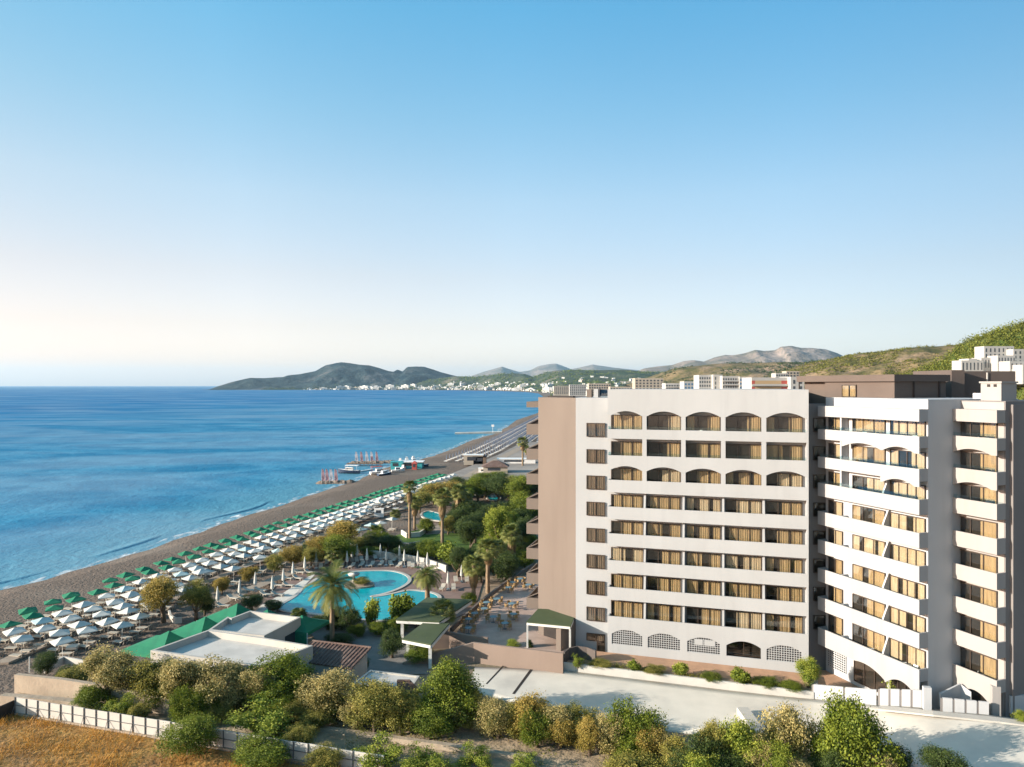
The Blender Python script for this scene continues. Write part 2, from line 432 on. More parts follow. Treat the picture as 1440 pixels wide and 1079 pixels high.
# ------------------------------------------------------------------ sea, beach and ground
m, nt, N_, L_, b = nodes_of('sea_water')
tcs = N_.new('ShaderNodeTexCoord')
sx = N_.new('ShaderNodeSeparateXYZ'); L_.new(tcs.outputs['Object'], sx.inputs[0])
w1 = N_.new('ShaderNodeMath'); w1.operation = 'MULTIPLY_ADD'; w1.inputs[1].default_value = -0.205; w1.inputs[2].default_value = 105.4
L_.new(sx.outputs[1], w1.inputs[0])
w2 = N_.new('ShaderNodeMath'); w2.operation = 'ADD'; L_.new(w1.outputs[0], w2.inputs[0]); L_.new(sx.outputs[0], w2.inputs[1])
shal = N_.new('ShaderNodeMapRange'); shal.interpolation_type = 'SMOOTHSTEP'
shal.inputs[1].default_value = -45; shal.inputs[2].default_value = 2; L_.new(w2.outputs[0], shal.inputs[0])
mid = N_.new('ShaderNodeMapRange'); mid.interpolation_type = 'SMOOTHSTEP'
mid.inputs[1].default_value = -900; mid.inputs[2].default_value = -20; L_.new(w2.outputs[0], mid.inputs[0])
deep = mixc(nt, noisef(nt, 0.006, 5, 0.38, 0.62, stretch=(1, 1.6, 1)), (0.001, 0.125, 0.29), (0.004, 0.165, 0.35))
near = mixc(nt, noisef(nt, 0.035, 6, 0.4, 0.6, stretch=(1, 1.3, 1), dist=0.6), (0.012, 0.165, 0.30), (0.055, 0.245, 0.385))
c = mixc(nt, mid.outputs[0], deep, near)
c = mixc(nt, shal.outputs[0], c, (0.09, 0.26, 0.345))
h1 = noisef(nt, 0.16, 5, 0.25, 0.75, rough=0.6, stretch=(1, 0.8, 1), dist=0.4)
h2 = noisef(nt, 0.9, 3, 0.25, 0.75)
hm = N_.new('ShaderNodeMath'); hm.operation = 'MULTIPLY_ADD'; hm.inputs[1].default_value = 0.3
L_.new(h2, hm.inputs[0]); L_.new(h1, hm.inputs[2])
bpn = N_.new('ShaderNodeBump'); bpn.inputs['Strength'].default_value = 0.6; bpn.inputs['Distance'].default_value = 0.45
L_.new(hm.outputs[0], bpn.inputs['Height'])
N_.remove(b)
dif = N_.new('ShaderNodeBsdfDiffuse'); L_.new(c, dif.inputs[0]); L_.new(bpn.outputs[0], dif.inputs['Normal'])
glo = N_.new('ShaderNodeBsdfGlossy'); glo.inputs['Roughness'].default_value = 0.3; L_.new(bpn.outputs[0], glo.inputs['Normal'])
# wind lanes: rougher and smoother water
wnd = noisef(nt, 0.0085, 6, 0.42, 0.62, stretch=(0.6, 1.5, 1), dist=0.8)
lyr = N_.new('ShaderNodeMapRange'); lyr.inputs[3].default_value = 0.05; lyr.inputs[4].default_value = 0.26
L_.new(wnd, lyr.inputs[0])
smx = N_.new('ShaderNodeMixShader'); L_.new(lyr.outputs[0], smx.inputs[0]); L_.new(dif.outputs[0], smx.inputs[1]); L_.new(glo.outputs[0], smx.inputs[2])
L_.new(smx.outputs[0], N_['Material Output'].inputs[0])
MT['sea'] = m
me = MB(); me.add([(-30000, -350, 0), (14000, -350, 0), (14000, 30000, 0), (-30000, 30000, 0)], [(0, 1, 2, 3)])
sea = me.build('sea', MT['sea']); tag(sea, kind='structure')

SHORE_PX = [(0, 832), (69, 816), (133, 797), (208, 773), (278, 748), (340, 728), (400, 710.5), (430, 699), (456, 689), (480, 682), (503, 676), (524, 665), (562, 652), (590, 647), (631, 633), (666, 619), (697, 609.6), (713, 601), (726, 591), (756, 581)]
SHORE = [(-150, -260), (-124, -60), (-108, 20), (-96, 62)] + [tuple(P(x, y, 0).xy) for x, y in SHORE_PX] + [(75, 1500), (98, 2370), (108, 2900), (70, 3490), (-83, 4142), (-379, 4733), (-1124, 5080), (-2250, 5120)]
NORM = [(0.975, -0.22)] * (len(SHORE) - 5) + [(0.98, 0.2), (0.8, 0.6), (0.5, 0.87), (0.1, 1.0), (0.0, 1.0)]

def resample(pts, nrm, steps):
    out = []
    for i in range(len(pts) - 1):
        p, q = Vector(pts[i]), Vector(pts[i + 1]); k = max(1, int((q - p).length / steps(p.y)))
        for j in range(k):
            t = j / k
            out.append((p.lerp(q, t), Vector(nrm[i]).lerp(Vector(nrm[i + 1]), t)))
    out.append((Vector(pts[-1]), Vector(nrm[-1])))
    return out

SH = resample(SHORE, NORM, lambda y: 4.0 if y < 350 else 14 if y < 900 else 90)
def shore_x(y):
    for i in range(len(SH) - 1):
        if SH[i][0].y <= y <= SH[i + 1][0].y:
            t = (y - SH[i][0].y) / max(1e-6, SH[i + 1][0].y - SH[i][0].y)
            return SH[i][0].x + t * (SH[i + 1][0].x - SH[i][0].x)
    return SH[0][0].x

def wob(v, s, a): return a * noise.noise(Vector((v[0] * s, v[1] * s, 3.7)))

OFF = [(-30, -2.5), (-8, -0.5), (0, 0.0), (2.5, 0.35), (6, 0.95), (9, 1.15), (14, 1.3), (22, 1.45), (34, 1.6), (46, 1.8), (58, 2.2), (72, 2.4), (120, 2.4), (300, 2.4), (900, 2.4), (3000, 2.4)]
mb = MB(); rows = []
for (q, n) in SH:
    k = 1.0 if q.y < 600 else min(4.0, q.y / 600)
    row = []
    for (w, z) in OFF:
        ww = w * (k if w < 100 else 1)
        p = q + n * (ww + (wob(q, 0.11, 1.4) + wob(q, 0.03, 2.0) if abs(w) < 9 and q.y < 600 else 0))
        row.append((p.x, p.y, z))
    rows.append(row)
nv = len(OFF)
mb.v = [v for r in rows for v in r]
for i in range(len(rows) - 1):
    for j in range(nv - 1):
        mb.f.append((i * nv + j, i * nv + j + 1, (i + 1) * nv + j + 1, (i + 1) * nv + j))
        far = rows[i][0][1] > 1200
        mb.m.append((2 if j >= 11 else 0) if far else (0 if j < 10 else 1))
MT['farland'] = M('coastal_plain', (0.11, 0.115, 0.055), (0.19, 0.165, 0.11), 0.02, 0.95, detail=8, c3=(0.06, 0.08, 0.03), scale3=0.006)
gr = mb.build('ground', [MT['beach'], MT['soil'], MT['farland']]); tag(gr, kind='structure')

# wet edge and white water along the shore
m, nt, N_, L_, b = nodes_of('foam_white')
tr = N_.new('ShaderNodeBsdfTransparent'); df = N_.new('ShaderNodeBsdfDiffuse'); df.inputs[0].default_value = (0.75, 0.78, 0.78, 1)
ms = N_.new('ShaderNodeMixShader'); L_.new(noisef(nt, 0.55, 6, 0.47, 0.72, stretch=(1, 0.45, 1)), ms.inputs[0])
L_.new(tr.outputs[0], ms.inputs[1]); L_.new(df.outputs[0], ms.inputs[2]); L_.new(ms.outputs[0], N_['Material Output'].inputs[0])
mb = MB()
fo = []
for (q, n) in SH:
    if q.y > 600 or q.y < 40: continue
    sh = wob(q, 0.11, 1.4) + wob(q, 0.03, 2.0)
    wd = 2.2 + 1.9 * noise.noise(Vector((q.y * 0.05, 1.3, 0))) + q.y * 0.002
    a = q + n * (sh - wd); c2 = q + n * (sh + 0.25)
    fo.append(((a.x, a.y, 0.03), (c2.x, c2.y, 0.05)))
mb.v = [v for r in fo for v in r]
for i in range(len(fo) - 1):
    mb.f.append((2 * i, 2 * i + 1, 2 * i + 3, 2 * i + 2)); mb.m.append(0)
fm = mb.build('surf_foam', m); tag(fm, 'thin white line of surf along the pebble shore', 'foam', kind='stuff')
# swell lifting just off the beach: low rounded ridges of water
mb = MB()
random.seed(4)
for (y0, y1, off, hgt) in ((60, 128, -6.5, 0.3), (137, 158, -6.0, 0.22), (172, 204, -7, 0.24)):
    prof = []
    n = 26
    for i in range(n + 1):
        y = y0 + (y1 - y0) * i / n
        e = max(0.0, math.sin(math.pi * i / n)) ** 0.6
        x = shore_x(y) + off + 2.2 * noise.noise(Vector((y * 0.045, off, 0)))
        prof.append([(x + dx * 1.5, y - dx * 0.3, 0.012 + hgt * e * hz) for dx, hz in ((-1.6, -0.1), (-0.8, 0.35), (-0.2, 0.85), (0.15, 1.0), (0.4, 0.6), (0.62, -0.1))])
    base = len(mb.v); k = len(prof[0])
    mb.v += [v for r in prof for v in r]
    for i in range(n):
        for j in range(k - 1):
            mb.f.append((base + i * k + j, base + i * k + j + 1, base + (i + 1) * k + j + 1, base + (i + 1) * k + j)); mb.m.append(0)
sw = mb.build('sea_swell', MT['sea'], smooth=True); tag(sw, kind='structure')

def sheet(name, pts, mat, kind='structure', label=None, cat=None, thick=0.0):
    """flat patch of ground: pts are world points, all of one height"""
    mb = MB()
    z = pts[0][2]
    if thick: mb.prism([(q[0], q[1]) for q in pts], z - thick, z)
    else: mb.add([tuple(q) for q in pts], [tuple(range(len(pts)))])
    o = mb.build(name, mat)
    return tag(o, label, cat, kind=kind)

def pxs(lst, z): return [P(x, y, z) for x, y in lst]

sheet('path', pxs([(0, 932), (12, 931.7), (75, 904), (69, 901), (0, 927)], 1.86), MT['path'], thick=0.25)
def strip(name, line, z, w, mat):
    mb = MB(); pts = [P(x, y, z) for x, y in line]
    for i in range(len(pts) - 1):
        d = (pts[i + 1] - pts[i]).normalized(); s = Vector((d.y, -d.x, 0)) * w / 2
        d2 = (pts[min(i + 2, len(pts) - 1)] - pts[i + 1]); d2 = d2.normalized() if d2.length > 1e-6 else d
        s2 = Vector((d2.y, -d2.x, 0)) * w / 2
        if i == 0: mb.v += [tuple(pts[0] - s), tuple(pts[0] + s)]
        mb.v += [tuple(pts[i + 1] - s2), tuple(pts[i + 1] + s2)]
        mb.f.append((2 * i, 2 * i + 1, 2 * i + 3, 2 * i + 2)); mb.m.append(0)
    return tag(mb.build(name, mat), kind='structure')
strip('path', [(236, 846), (262, 832), (288.6, 819), (345, 796), (401, 775), (434, 761), (478, 742), (520, 726), (580, 712), (640, 698)], 2.30, 1.5, MT['path'])
strip('path', [(300, 852), (340, 833), (374, 819), (410, 805), (444, 791), (470, 778)], 2.52, 2.0, MT['path'])
sheet('yard', pxs([(560, 692), (600, 676), (640, 664), (700, 640), (735, 622), (770, 622), (790, 690), (640, 700)], 2.42), MT['gravel'])
strip('path', [(636, 694), (655, 672), (690, 652), (732, 630)], 2.46, 4.0, MT['path'])
sheet('lawn', pxs([(505, 772), (560, 752), (600, 742), (680, 738), (745, 740), (770, 775), (700, 800), (640, 785), (560, 776)], 2.43), MT['lawn'])
sheet('dry_field', pxs([(-260, 1030), (0, 1012), (20, 1003), (120, 1020), (230, 1040), (345, 1062), (470, 1085), (420, 1230), (-400, 1230)], 2.45), MT['fieldsoil'])
sheet('sandy_bank', pxs([(150, 1000), (300, 1016), (430, 1010), (560, 1024), (700, 1030), (860, 1052), (980, 1085), (1000, 1160), (560, 1120), (420, 1062), (230, 1032), (60, 990), (20, 972)], 2.44), MT['sandy'])

# ------------------------------------------------------------------ hills, headland and mountains
def fbm(x, y, o=5, seed=0.0):
    s = 0.0; a = 1.0; f = 1.0
    for _ in range(o):
        s += a * noise.noise(Vector((x * f, y * f, seed))); a *= 0.5; f *= 2.03
    return s

class Hill:
    def __init__(self, name, ridge, toe, back, mat, nsc=0.004, amp=0.16, toe_z=1.0, cols=150, rows=44, power=1.25, seed=0.0, smooth=True):
        """ridge: places of the photograph with a distance each; toe: distance of the foot in front (number or list per ridge point)"""
        self.seed = seed
        px = np.array([r[0] for r in ridge], float)
        xs = np.linspace(px[0], px[-1], cols)
        py = np.interp(xs, px, [r[1] for r in ridge]); dr = np.interp(xs, px, [r[2] for r in ridge])
        tt = np.interp(xs, px, toe) if isinstance(toe, (list, tuple)) else np.full(cols, float(toe))
        self.rowsv = []
        mb = MB()
        for i in range(cols):
            d = dr[i]; x = (xs[i] - 720) / F * d; hz = H - (py[i] - HY) * d / F
            for j in range(rows + 8):
                if j < rows:
                    v = j / (rows - 1); y = tt[i] + (d - tt[i]) * v
                    z = toe_z + (hz - toe_z) * (v ** power * (1.35 - 0.35 * v ** 2))
                    z = min(z, hz)
                    e = 4 * v * (1 - v) + 0.10
                else:
                    v = (j - rows + 1) / 8; y = d + back * v; z = hz + (toe_z - 5 - hz) * v; e = 0.1
                xx = x * (1 + 0.0) + (x / d) * (y - d) * 0.55
                n = fbm(xx * nsc, y * nsc, 6, seed)
                n2 = -abs(fbm(xx * nsc * 0.6 + 7, y * nsc * 0.6, 4, seed + 5))
                z += (n * 0.6 + n2 * 0.7) * amp * max(hz - toe_z, 5) * e
                mb.v.append((xx, y, z if j else min(z, toe_z - 0.5)))
        R = rows + 8
        for i in range(cols - 1):
            for j in range(R - 1):
                mb.f.append((i * R + j, (i + 1) * R + j, (i + 1) * R + j + 1, i * R + j + 1)); mb.m.append(0)
        self.V = np.array(mb.v).reshape(cols, R, 3); self.rows = rows; self.cols = cols
        self.o = mb.build(name, mat, smooth=smooth); tag(self.o, kind='structure')
    def at(self, u, v):
        """a point on the slope: u along (0-1), v up from the foot (0-1)"""
        a = u * (self.cols - 1); i = min(int(a), self.cols - 2); bb = v * (self.rows - 1); j = min(int(bb), self.rows - 2)
        s, t = a - i, bb - j
        V = self.V
        q = V[i, j] * (1 - s) * (1 - t) + V[i + 1, j] * s * (1 - t) + V[i, j + 1] * (1 - s) * t + V[i + 1, j + 1] * s * t
        return Vector(q)

def hillmat(name, green, brown, rockc, s=0.01, s2=0.003):
    m, nt, N, L, b = nodes_of(name)
    c = mixc(nt, noisef(nt, s, 8, 0.42, 0.58, rough=0.65), green, brown)
    c = mixc(nt, noisef(nt, s2, 7, 0.55, 0.68, rough=0.6), c, rockc)
    c = mixc(nt, noisef(nt, s * 7, 4, 0.5, 0.7, rough=0.7), c, tuple(k * 0.55 for k in green))
    L.new(c, b.inputs['Base Color']); b.inputs['Roughness'].default_value = 0.95; b.inputs['Specular IOR Level'].default_value = 0.1
    bump_to(nt, b, noisef(nt, s * 5, 6, 0.2, 0.8), 0.8, 0.06 / s)
    return m
HM_CAPE_HAZED = hillmat('headland_scrub', (0.005, 0.020, 0.028), (0.040, 0.060, 0.060), (0.14, 0.13, 0.12), 0.010, 0.0035)  # blue of the haze is mixed into these scrub colours
HM_TOWN = hillmat('town_hill_scrub', (0.03, 0.052, 0.024), (0.075, 0.085, 0.045), (0.22, 0.18, 0.13), 0.012, 0.004)
HM_MTN = hillmat('mountain_rock', (0.12, 0.11, 0.08), (0.24, 0.19, 0.155), (0.34, 0.27, 0.23), 0.004, 0.0012)
HM_NEAR = hillmat('scrub_hillside', (0.085, 0.08, 0.028), (0.20, 0.145, 0.075), (0.30, 0.21, 0.15), 0.025, 0.008)
HM_PINE = hillmat('pine_hillside', (0.055, 0.085, 0.018), (0.11, 0.125, 0.035), (0.22, 0.17, 0.10), 0.03, 0.008)

H_far = Hill('mountains', [(640, 540, 16000), (665, 528, 16000), (680, 523, 15500), (694, 519, 15200), (706, 515.5, 15000), (716, 519, 15000), (730, 523, 15200), (745, 521, 15500), (757, 515, 15500), (772, 512, 15500), (781, 511, 15500), (790, 514, 15500), (803, 519, 15500), (818, 516, 15000), (833, 512.5, 15000), (845, 514.5, 15000), (862, 517, 15000), (885, 519.5, 15000), (910, 522, 15000), (960, 530, 15000)], 11000, 2500, HM_MTN, 0.0006, 0.20, seed=1.3)
H_mtn = Hill('mountains', [(880, 530, 7500), (905, 518, 7500), (925, 515, 7400), (945, 513, 7300), (962, 507, 7200), (975, 506, 7100), (990, 508, 7000), (1005, 502, 7000), (1020, 499, 7000), (1032, 499, 6900), (1048, 496, 6900), (1062, 491, 6800), (1075, 493, 6800), (1090, 492, 6800), (1098, 487, 6700), (1112, 486, 6700), (1126, 489, 6700), (1142, 489, 6700), (1160, 491, 6700), (1178, 497, 6700), (1196, 506, 6700), (1230, 522, 6700), (1280, 535, 6700)], 5200, 2000, HM_MTN, 0.0014, 0.30, seed=4.1)
H_cape = Hill('headland', [(292, 549.5, 5250), (297, 547, 5280), (304, 544, 5300), (314, 541, 5350), (325, 537.5, 5400), (340, 534, 5450), (352, 531.5, 5500), (372, 532, 5550), (388, 531, 5600), (398, 530.5, 5600), (405, 528, 5650), (418, 526.5, 5700), (430, 524, 5750), (444, 521.5, 5800), (450, 518, 5850), (458, 513.5, 5900), (470, 511, 5900), (480, 509.2, 5900), (492, 510.5, 5900), (505, 512.5, 5900), (519, 513.5, 5900), (533, 517, 5900), (545, 521, 5900), (553, 522.5, 5900), (559, 519, 6000), (566, 522, 6000), (573, 515.8, 6100), (584, 515, 6100), (597, 515.6, 6100), (607, 519, 6100), (620, 523.5, 6100), (634, 527, 6100), (650, 531, 6100), (690, 536, 6100), (740, 540, 6100)], [5120, 5090, 5080, 5080, 5080, 5080, 5080, 5080, 5080, 5080, 5080] + [5080] * 24, 900, HM_CAPE_HAZED, 0.0034, 0.34, cols=220, power=1.5, seed=2.2)
H_town = Hill('hills', [(560, 539, 5600), (600, 534, 5700), (640, 529, 5600), (670, 530, 5500), (700, 527, 5300), (720, 525, 5200), (738, 526, 5100), (750, 530, 5000), (765, 525, 4900), (780, 521.5, 4800), (800, 520, 4700), (825, 520.5, 4600), (850, 520, 4500), (875, 519.5, 4500), (900, 522, 4400), (930, 524, 4300), (980, 527, 4200), (1060, 528, 4200), (1140, 530, 4200)], [5000, 5000, 4950, 4800, 4500, 4300, 3900, 3700, 3400] + [3000] * 10, 700, HM_TOWN, 0.004, 0.28, toe_z=2.6, cols=200, power=1.3, seed=3.3)
H_mid = Hill('hills', [(880, 541, 2600), (905, 533, 2500), (930, 524, 2400), (948, 518, 2350), (965, 516, 2300), (985, 514.5, 2250), (1005, 512, 2200), (1040, 510.5, 2150), (1075, 510, 2100), (1100, 509, 2050), (1130, 509, 2000), (1160, 506, 2000), (1190, 508, 2000), (1260, 520, 2000)], 1500, 400, HM_NEAR, 0.008, 0.25, toe_z=2.6, seed=6.1)
H_near = Hill('hillside', [(1060, 540, 1150), (1090, 526, 1120), (1118, 517, 1100), (1140, 511, 1080), (1160, 508, 1060), (1185, 501, 1040), (1205, 497.5, 1020), (1230, 495, 1000), (1255, 492.5, 980), (1280, 489.5, 960), (1305, 488, 940), (1330, 486, 920), (1350, 483, 900), (1400, 478, 880), (1480, 470, 860), (1600, 470, 860)], 520, 250, HM_NEAR, 0.015, 0.24, toe_z=2.6, seed=7.7)
H_pine = Hill('hillside', [(1268, 533, 540), (1290, 526, 535), (1312, 515, 525), (1330, 503, 515), (1346, 490, 508), (1358, 481, 500), (1375, 474, 490), (1400, 468, 480), (1425, 461, 470), (1450, 456, 465), (1500, 448, 460), (1600, 440, 460)], [500, 470, 430, 400, 380, 360, 345, 335, 330, 330, 330, 330], 160, HM_PINE, 0.03, 0.16, toe_z=2.6, seed=8.9)

# ------------------------------------------------------------------ the hotel
FM = Frame((10.82, 80.3), (0.958, -0.286))
FW = Frame((32.63, 75.74), (0.35, -0.937), 0.3)
LM, BM = 21.1, -1.05
LW, BW = 12.2, -1.1
LW2, B2F, B2B = 16.35, -4.2, -5.3
def sb(k): return 5.97 + 3.03 * (k - 1)
def ptop(k): return sb(k) + {8: 1.07, 7: 1.15, 1: 1.14}.get(k, 1.4)

hotel = empty('hotel', (10.82, 80.3, 2.4), label='large white and tan seaside hotel block with stacked balconies and angled wing', cat='hotel')
rw = random.Random(11)

def arch(a0, a1, spring, crown, n=14):
    out = []
    for i in range(n + 1):
        t = 2.0 * i / n - 1
        out.append((a0 + (a1 - a0) * i / n, spring + (crown - spring) * (1 - t * t)))
    return out

def window(fr, a0, a1, bk, z0, z1, panes=3, curtains=(), mat='curtain', parent=None, name='window', bar=0.07):
    mb = MB()
    mb.fbox(fr, a0, a1, bk + 0.004, bk + 0.012, z0, z1, 1)
    mb.fbox(fr, a0, a1, bk + 0.013, bk + 0.16, z0, z0 + bar); mb.fbox(fr, a0, a1, bk + 0.013, bk + 0.16, z1 - bar, z1)
    for i in range(panes + 1):
        c = a0 + bar / 2 + (a1 - a0 - bar) * i / panes
        mb.fbox(fr, c - bar / 2, c + bar / 2, bk + 0.013, bk + 0.158, z0 + bar, z1 - bar)
    w = mb.build(name, [MT['bronze'], MT['room']], parent or hotel)
    for (s0, s1) in curtains:
        mb = MB(); ca, cb = a0 + bar + (a1 - a0 - 2 * bar) * s0, a0 + bar + (a1 - a0 - 2 * bar) * s1
        n = max(8, int((cb - ca) / 0.045)); ph = rw.random() * 6
        for i in range(n + 1):
            a = ca + (cb - ca) * i / n
            bb = bk + 0.06 + 0.022 * math.sin(a * 26 + ph) + 0.014 * math.sin(a * 11 + ph * 2)
            mb.v += [fr.p(a, bb, z0 + 0.09), fr.p(a, bb - 0.004, z1 - 0.08)]
            if i:
                k = 2 * i; mb.f.append((k - 2, k, k + 1, k - 1)); mb.m.append(0)
        mb.build('curtain', MT[mat], w, smooth=True)
    mb = MB(); mb.fbox(fr, a0 + bar, a1 - bar, bk + 0.115, bk + 0.121, z0 + bar, z1 - bar)
    mb.build('pane', MT['glass'], w)
    return w

CURT = [((0.0, 0.34), (0.5, 1.0)), ((0.30, 0.64), (0.7, 1.0)), ((0.0, 0.22), (0.62, 1.0)), ((0.08, 0.98),), ((0.45, 1.0),), ((0.0, 0.45), (0.66, 1.0)), ((0.0, 0.2), (0.36, 0.7), (0.8, 1.0))]
HALF = [((0.64, 1.0),), ((0.70, 1.0),), ((0.60, 0.98),)]

# --- bodies
aC = -3.88
C1 = FM.p(aC, BM, 0); C2 = (3.2, 86.3)
bn = -FM.n
mb = MB()
mb.fbox(FM, aC, LM, -14, BM, 2.4, 30.35)
mb.fbox(FM, aC, 0, -14, BM, 30.35, 31.76)
mb.fbox(FM, 0, LM, -14, 0, 30.35, 32.75)
mb.fbox(FM, LM - 0.2, LM, BM, 0, 2.4, 30.35)
mb.build('main_wall', MT['white'], hotel)
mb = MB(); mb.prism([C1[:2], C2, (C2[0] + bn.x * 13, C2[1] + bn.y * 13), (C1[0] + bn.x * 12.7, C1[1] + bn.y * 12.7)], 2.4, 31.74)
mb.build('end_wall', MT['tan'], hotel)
mb = MB(); mb.fbox(FW, 0, LW, -13, BW, 2.1, 31.6)
mb.build('wing_wall', MT['wing_white'], hotel)
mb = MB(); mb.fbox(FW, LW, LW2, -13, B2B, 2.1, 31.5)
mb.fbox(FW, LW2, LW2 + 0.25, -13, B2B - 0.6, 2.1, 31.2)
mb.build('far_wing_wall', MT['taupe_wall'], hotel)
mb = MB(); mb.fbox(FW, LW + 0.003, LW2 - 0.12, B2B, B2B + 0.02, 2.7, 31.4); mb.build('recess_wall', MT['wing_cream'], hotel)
# recess between the two blocks
g0 = FM.p(LM, -2.3, 0); g1 = FW.p(0, BW - 0.6, 0)
FG = Frame(g0[:2], (g1[0] - g0[0], g1[1] - g0[1])); LG = math.hypot(g1[0] - g0[0], g1[1] - g0[1])
mb = MB(); mb.fbox(FG, 0.02, LG + 0.4, -1.2, 0, 2.4, 31.2); mb.build('recess_wall', MT['taupe_wall'], hotel)
for k in range(1, 9):
    window(FG, LG * 0.28, LG * 0.92, 0, sb(k) + 1.0, sb(k) + 2.5, 1, name='stair_window')

# --- rows of balconies
bay_px = [851, 907, 961.4, 1017, 1073.8, 1137]
bays = [0.0] + [FM.a_at(x, -0.6) for x in bay_px[1:5]] + [LM - 0.1]
win_px = [(859.5, 904.5), (910, 957.5), (965.5, 1013.5), (1020.5, 1071), (1077, 1128.5)]
for k in range(1, 9):
    mb = MB()
    arched = k in (7, 8) and k == 7
    z0, z1 = sb(k), ptop(k)
    if k == 1:
        As, lo = [], []
        for i in range(5):
            a0, a1 = FM.a_at(win_px[i][0] + 1, -0.1), FM.a_at(win_px[i][1] - 1, -0.1)
            prof = arch(a0, a1, 5.15, 5.72)
            if i == 0: As.append(0.0); lo.append(3.2)
            As += [a0 - 0.001]; lo += [5.15]
            As += [p[0] for p in prof]; lo += [p[1] for p in prof]
            As += [a1 + 0.001]; lo += [5.15]
        As = [0.0] + As[1:] + [LM - 0.2]; lo = [5.15] + lo[1:] + [5.15]
        mb.fstrip(FM, As, lo, [5.97] * len(As), -0.15, 0)
    if k == 7:
        As, lo = [0.0], [23.62]
        for i in range(5):
            a0, a1 = bays[i] + 0.25, bays[i + 1] - 0.25
            prof = arch(a0, a1, 23.62, 24.12)
            As += [a0 - 0.001] + [p[0] for p in prof] + [a1 + 0.001]; lo += [23.62] + [p[1] for p in prof] + [23.62]
        As.append(LM - 0.2); lo.append(23.62)
        mb.fstrip(FM, As, lo, [24.15] * len(As), -0.15, 0)
    mb.fbox(FM, 0, LM - 0.2, -0.15, 0, z0, z1)
    mb.fbox(FM, 0, 0.15, BM, -0.15, z0, z1)
    mb.fbox(FM, 0.15, LM - 0.2, BM, -0.15, z0 + 0.02, z0 + 0.2)
    mb.build('balcony', MT['white'], hotel)
    ceil = sb(k + 1)
    for i in range(5):
        a0, a1 = FM.a_at(win_px[i][0], BM), FM.a_at(win_px[i][1], BM)
        if k in (7, 8): cu = HALF[(i + k) % 3] if i in (1, 3) else CURT[rw.randrange(7)]
        else: cu = CURT[rw.randrange(7)]
        window(FM, a0, a1, BM, z0 + 0.22, ceil - 0.36, 3, cu, 'curtain2' if rw.random() < 0.15 else 'curtain')
    for i in range(1, 5):
        mb = MB(); a = bays[i]
        if k >= 6:
            fb = -0.305 if k == 8 else -0.155
            mb.fbox(FM, a - 0.2, a + 0.2, BM, fb, z0 + 0.2, ceil)
            mb.fbox(FM, a - 0.24, a + 0.24, fb + 0.005, -0.01, z1, {8: 29.75, 7: 27.18, 6: 23.62}[k])
        else:
            mb.fpart(FM, a - 0.11, a + 0.11, [(BM, z0 + 0.2), (-0.155, z0 + 0.2), (-0.155, z1 - 0.02), (-0.6, ceil), (BM, ceil)])
        mb.build('partition', MT['white'], hotel)
    if k >= 7:
        mb = MB(); mb.fbox(FM, 0.05, LM - 0.25, -0.09, -0.07, z1, z1 + 0.32); mb.fbox(FM, 0.06, 0.08, BM, -0.09, z1, z1 + 0.32)
        mb.build('glass_railing', MT['railglass'], hotel)
# arches of the top row, under the roof parapet
mb = MB(); As, lo = [0.0], [29.75]
for i in range(5):
    a0, a1 = bays[i] + 0.3, bays[i + 1] - 0.3
    prof = arch(a0, a1, 29.75, 30.30)
    As += [a0 - 0.001] + [p[0] for p in prof] + [a1 + 0.001]; lo += [29.75] + [p[1] for p in prof] + [29.75]
As.append(LM - 0.2); lo.append(29.75)
mb.fstrip(FM, As, lo, [30.35] * len(As), -0.3, 0)
mb.build('arched_fascia', MT['white'], hotel)
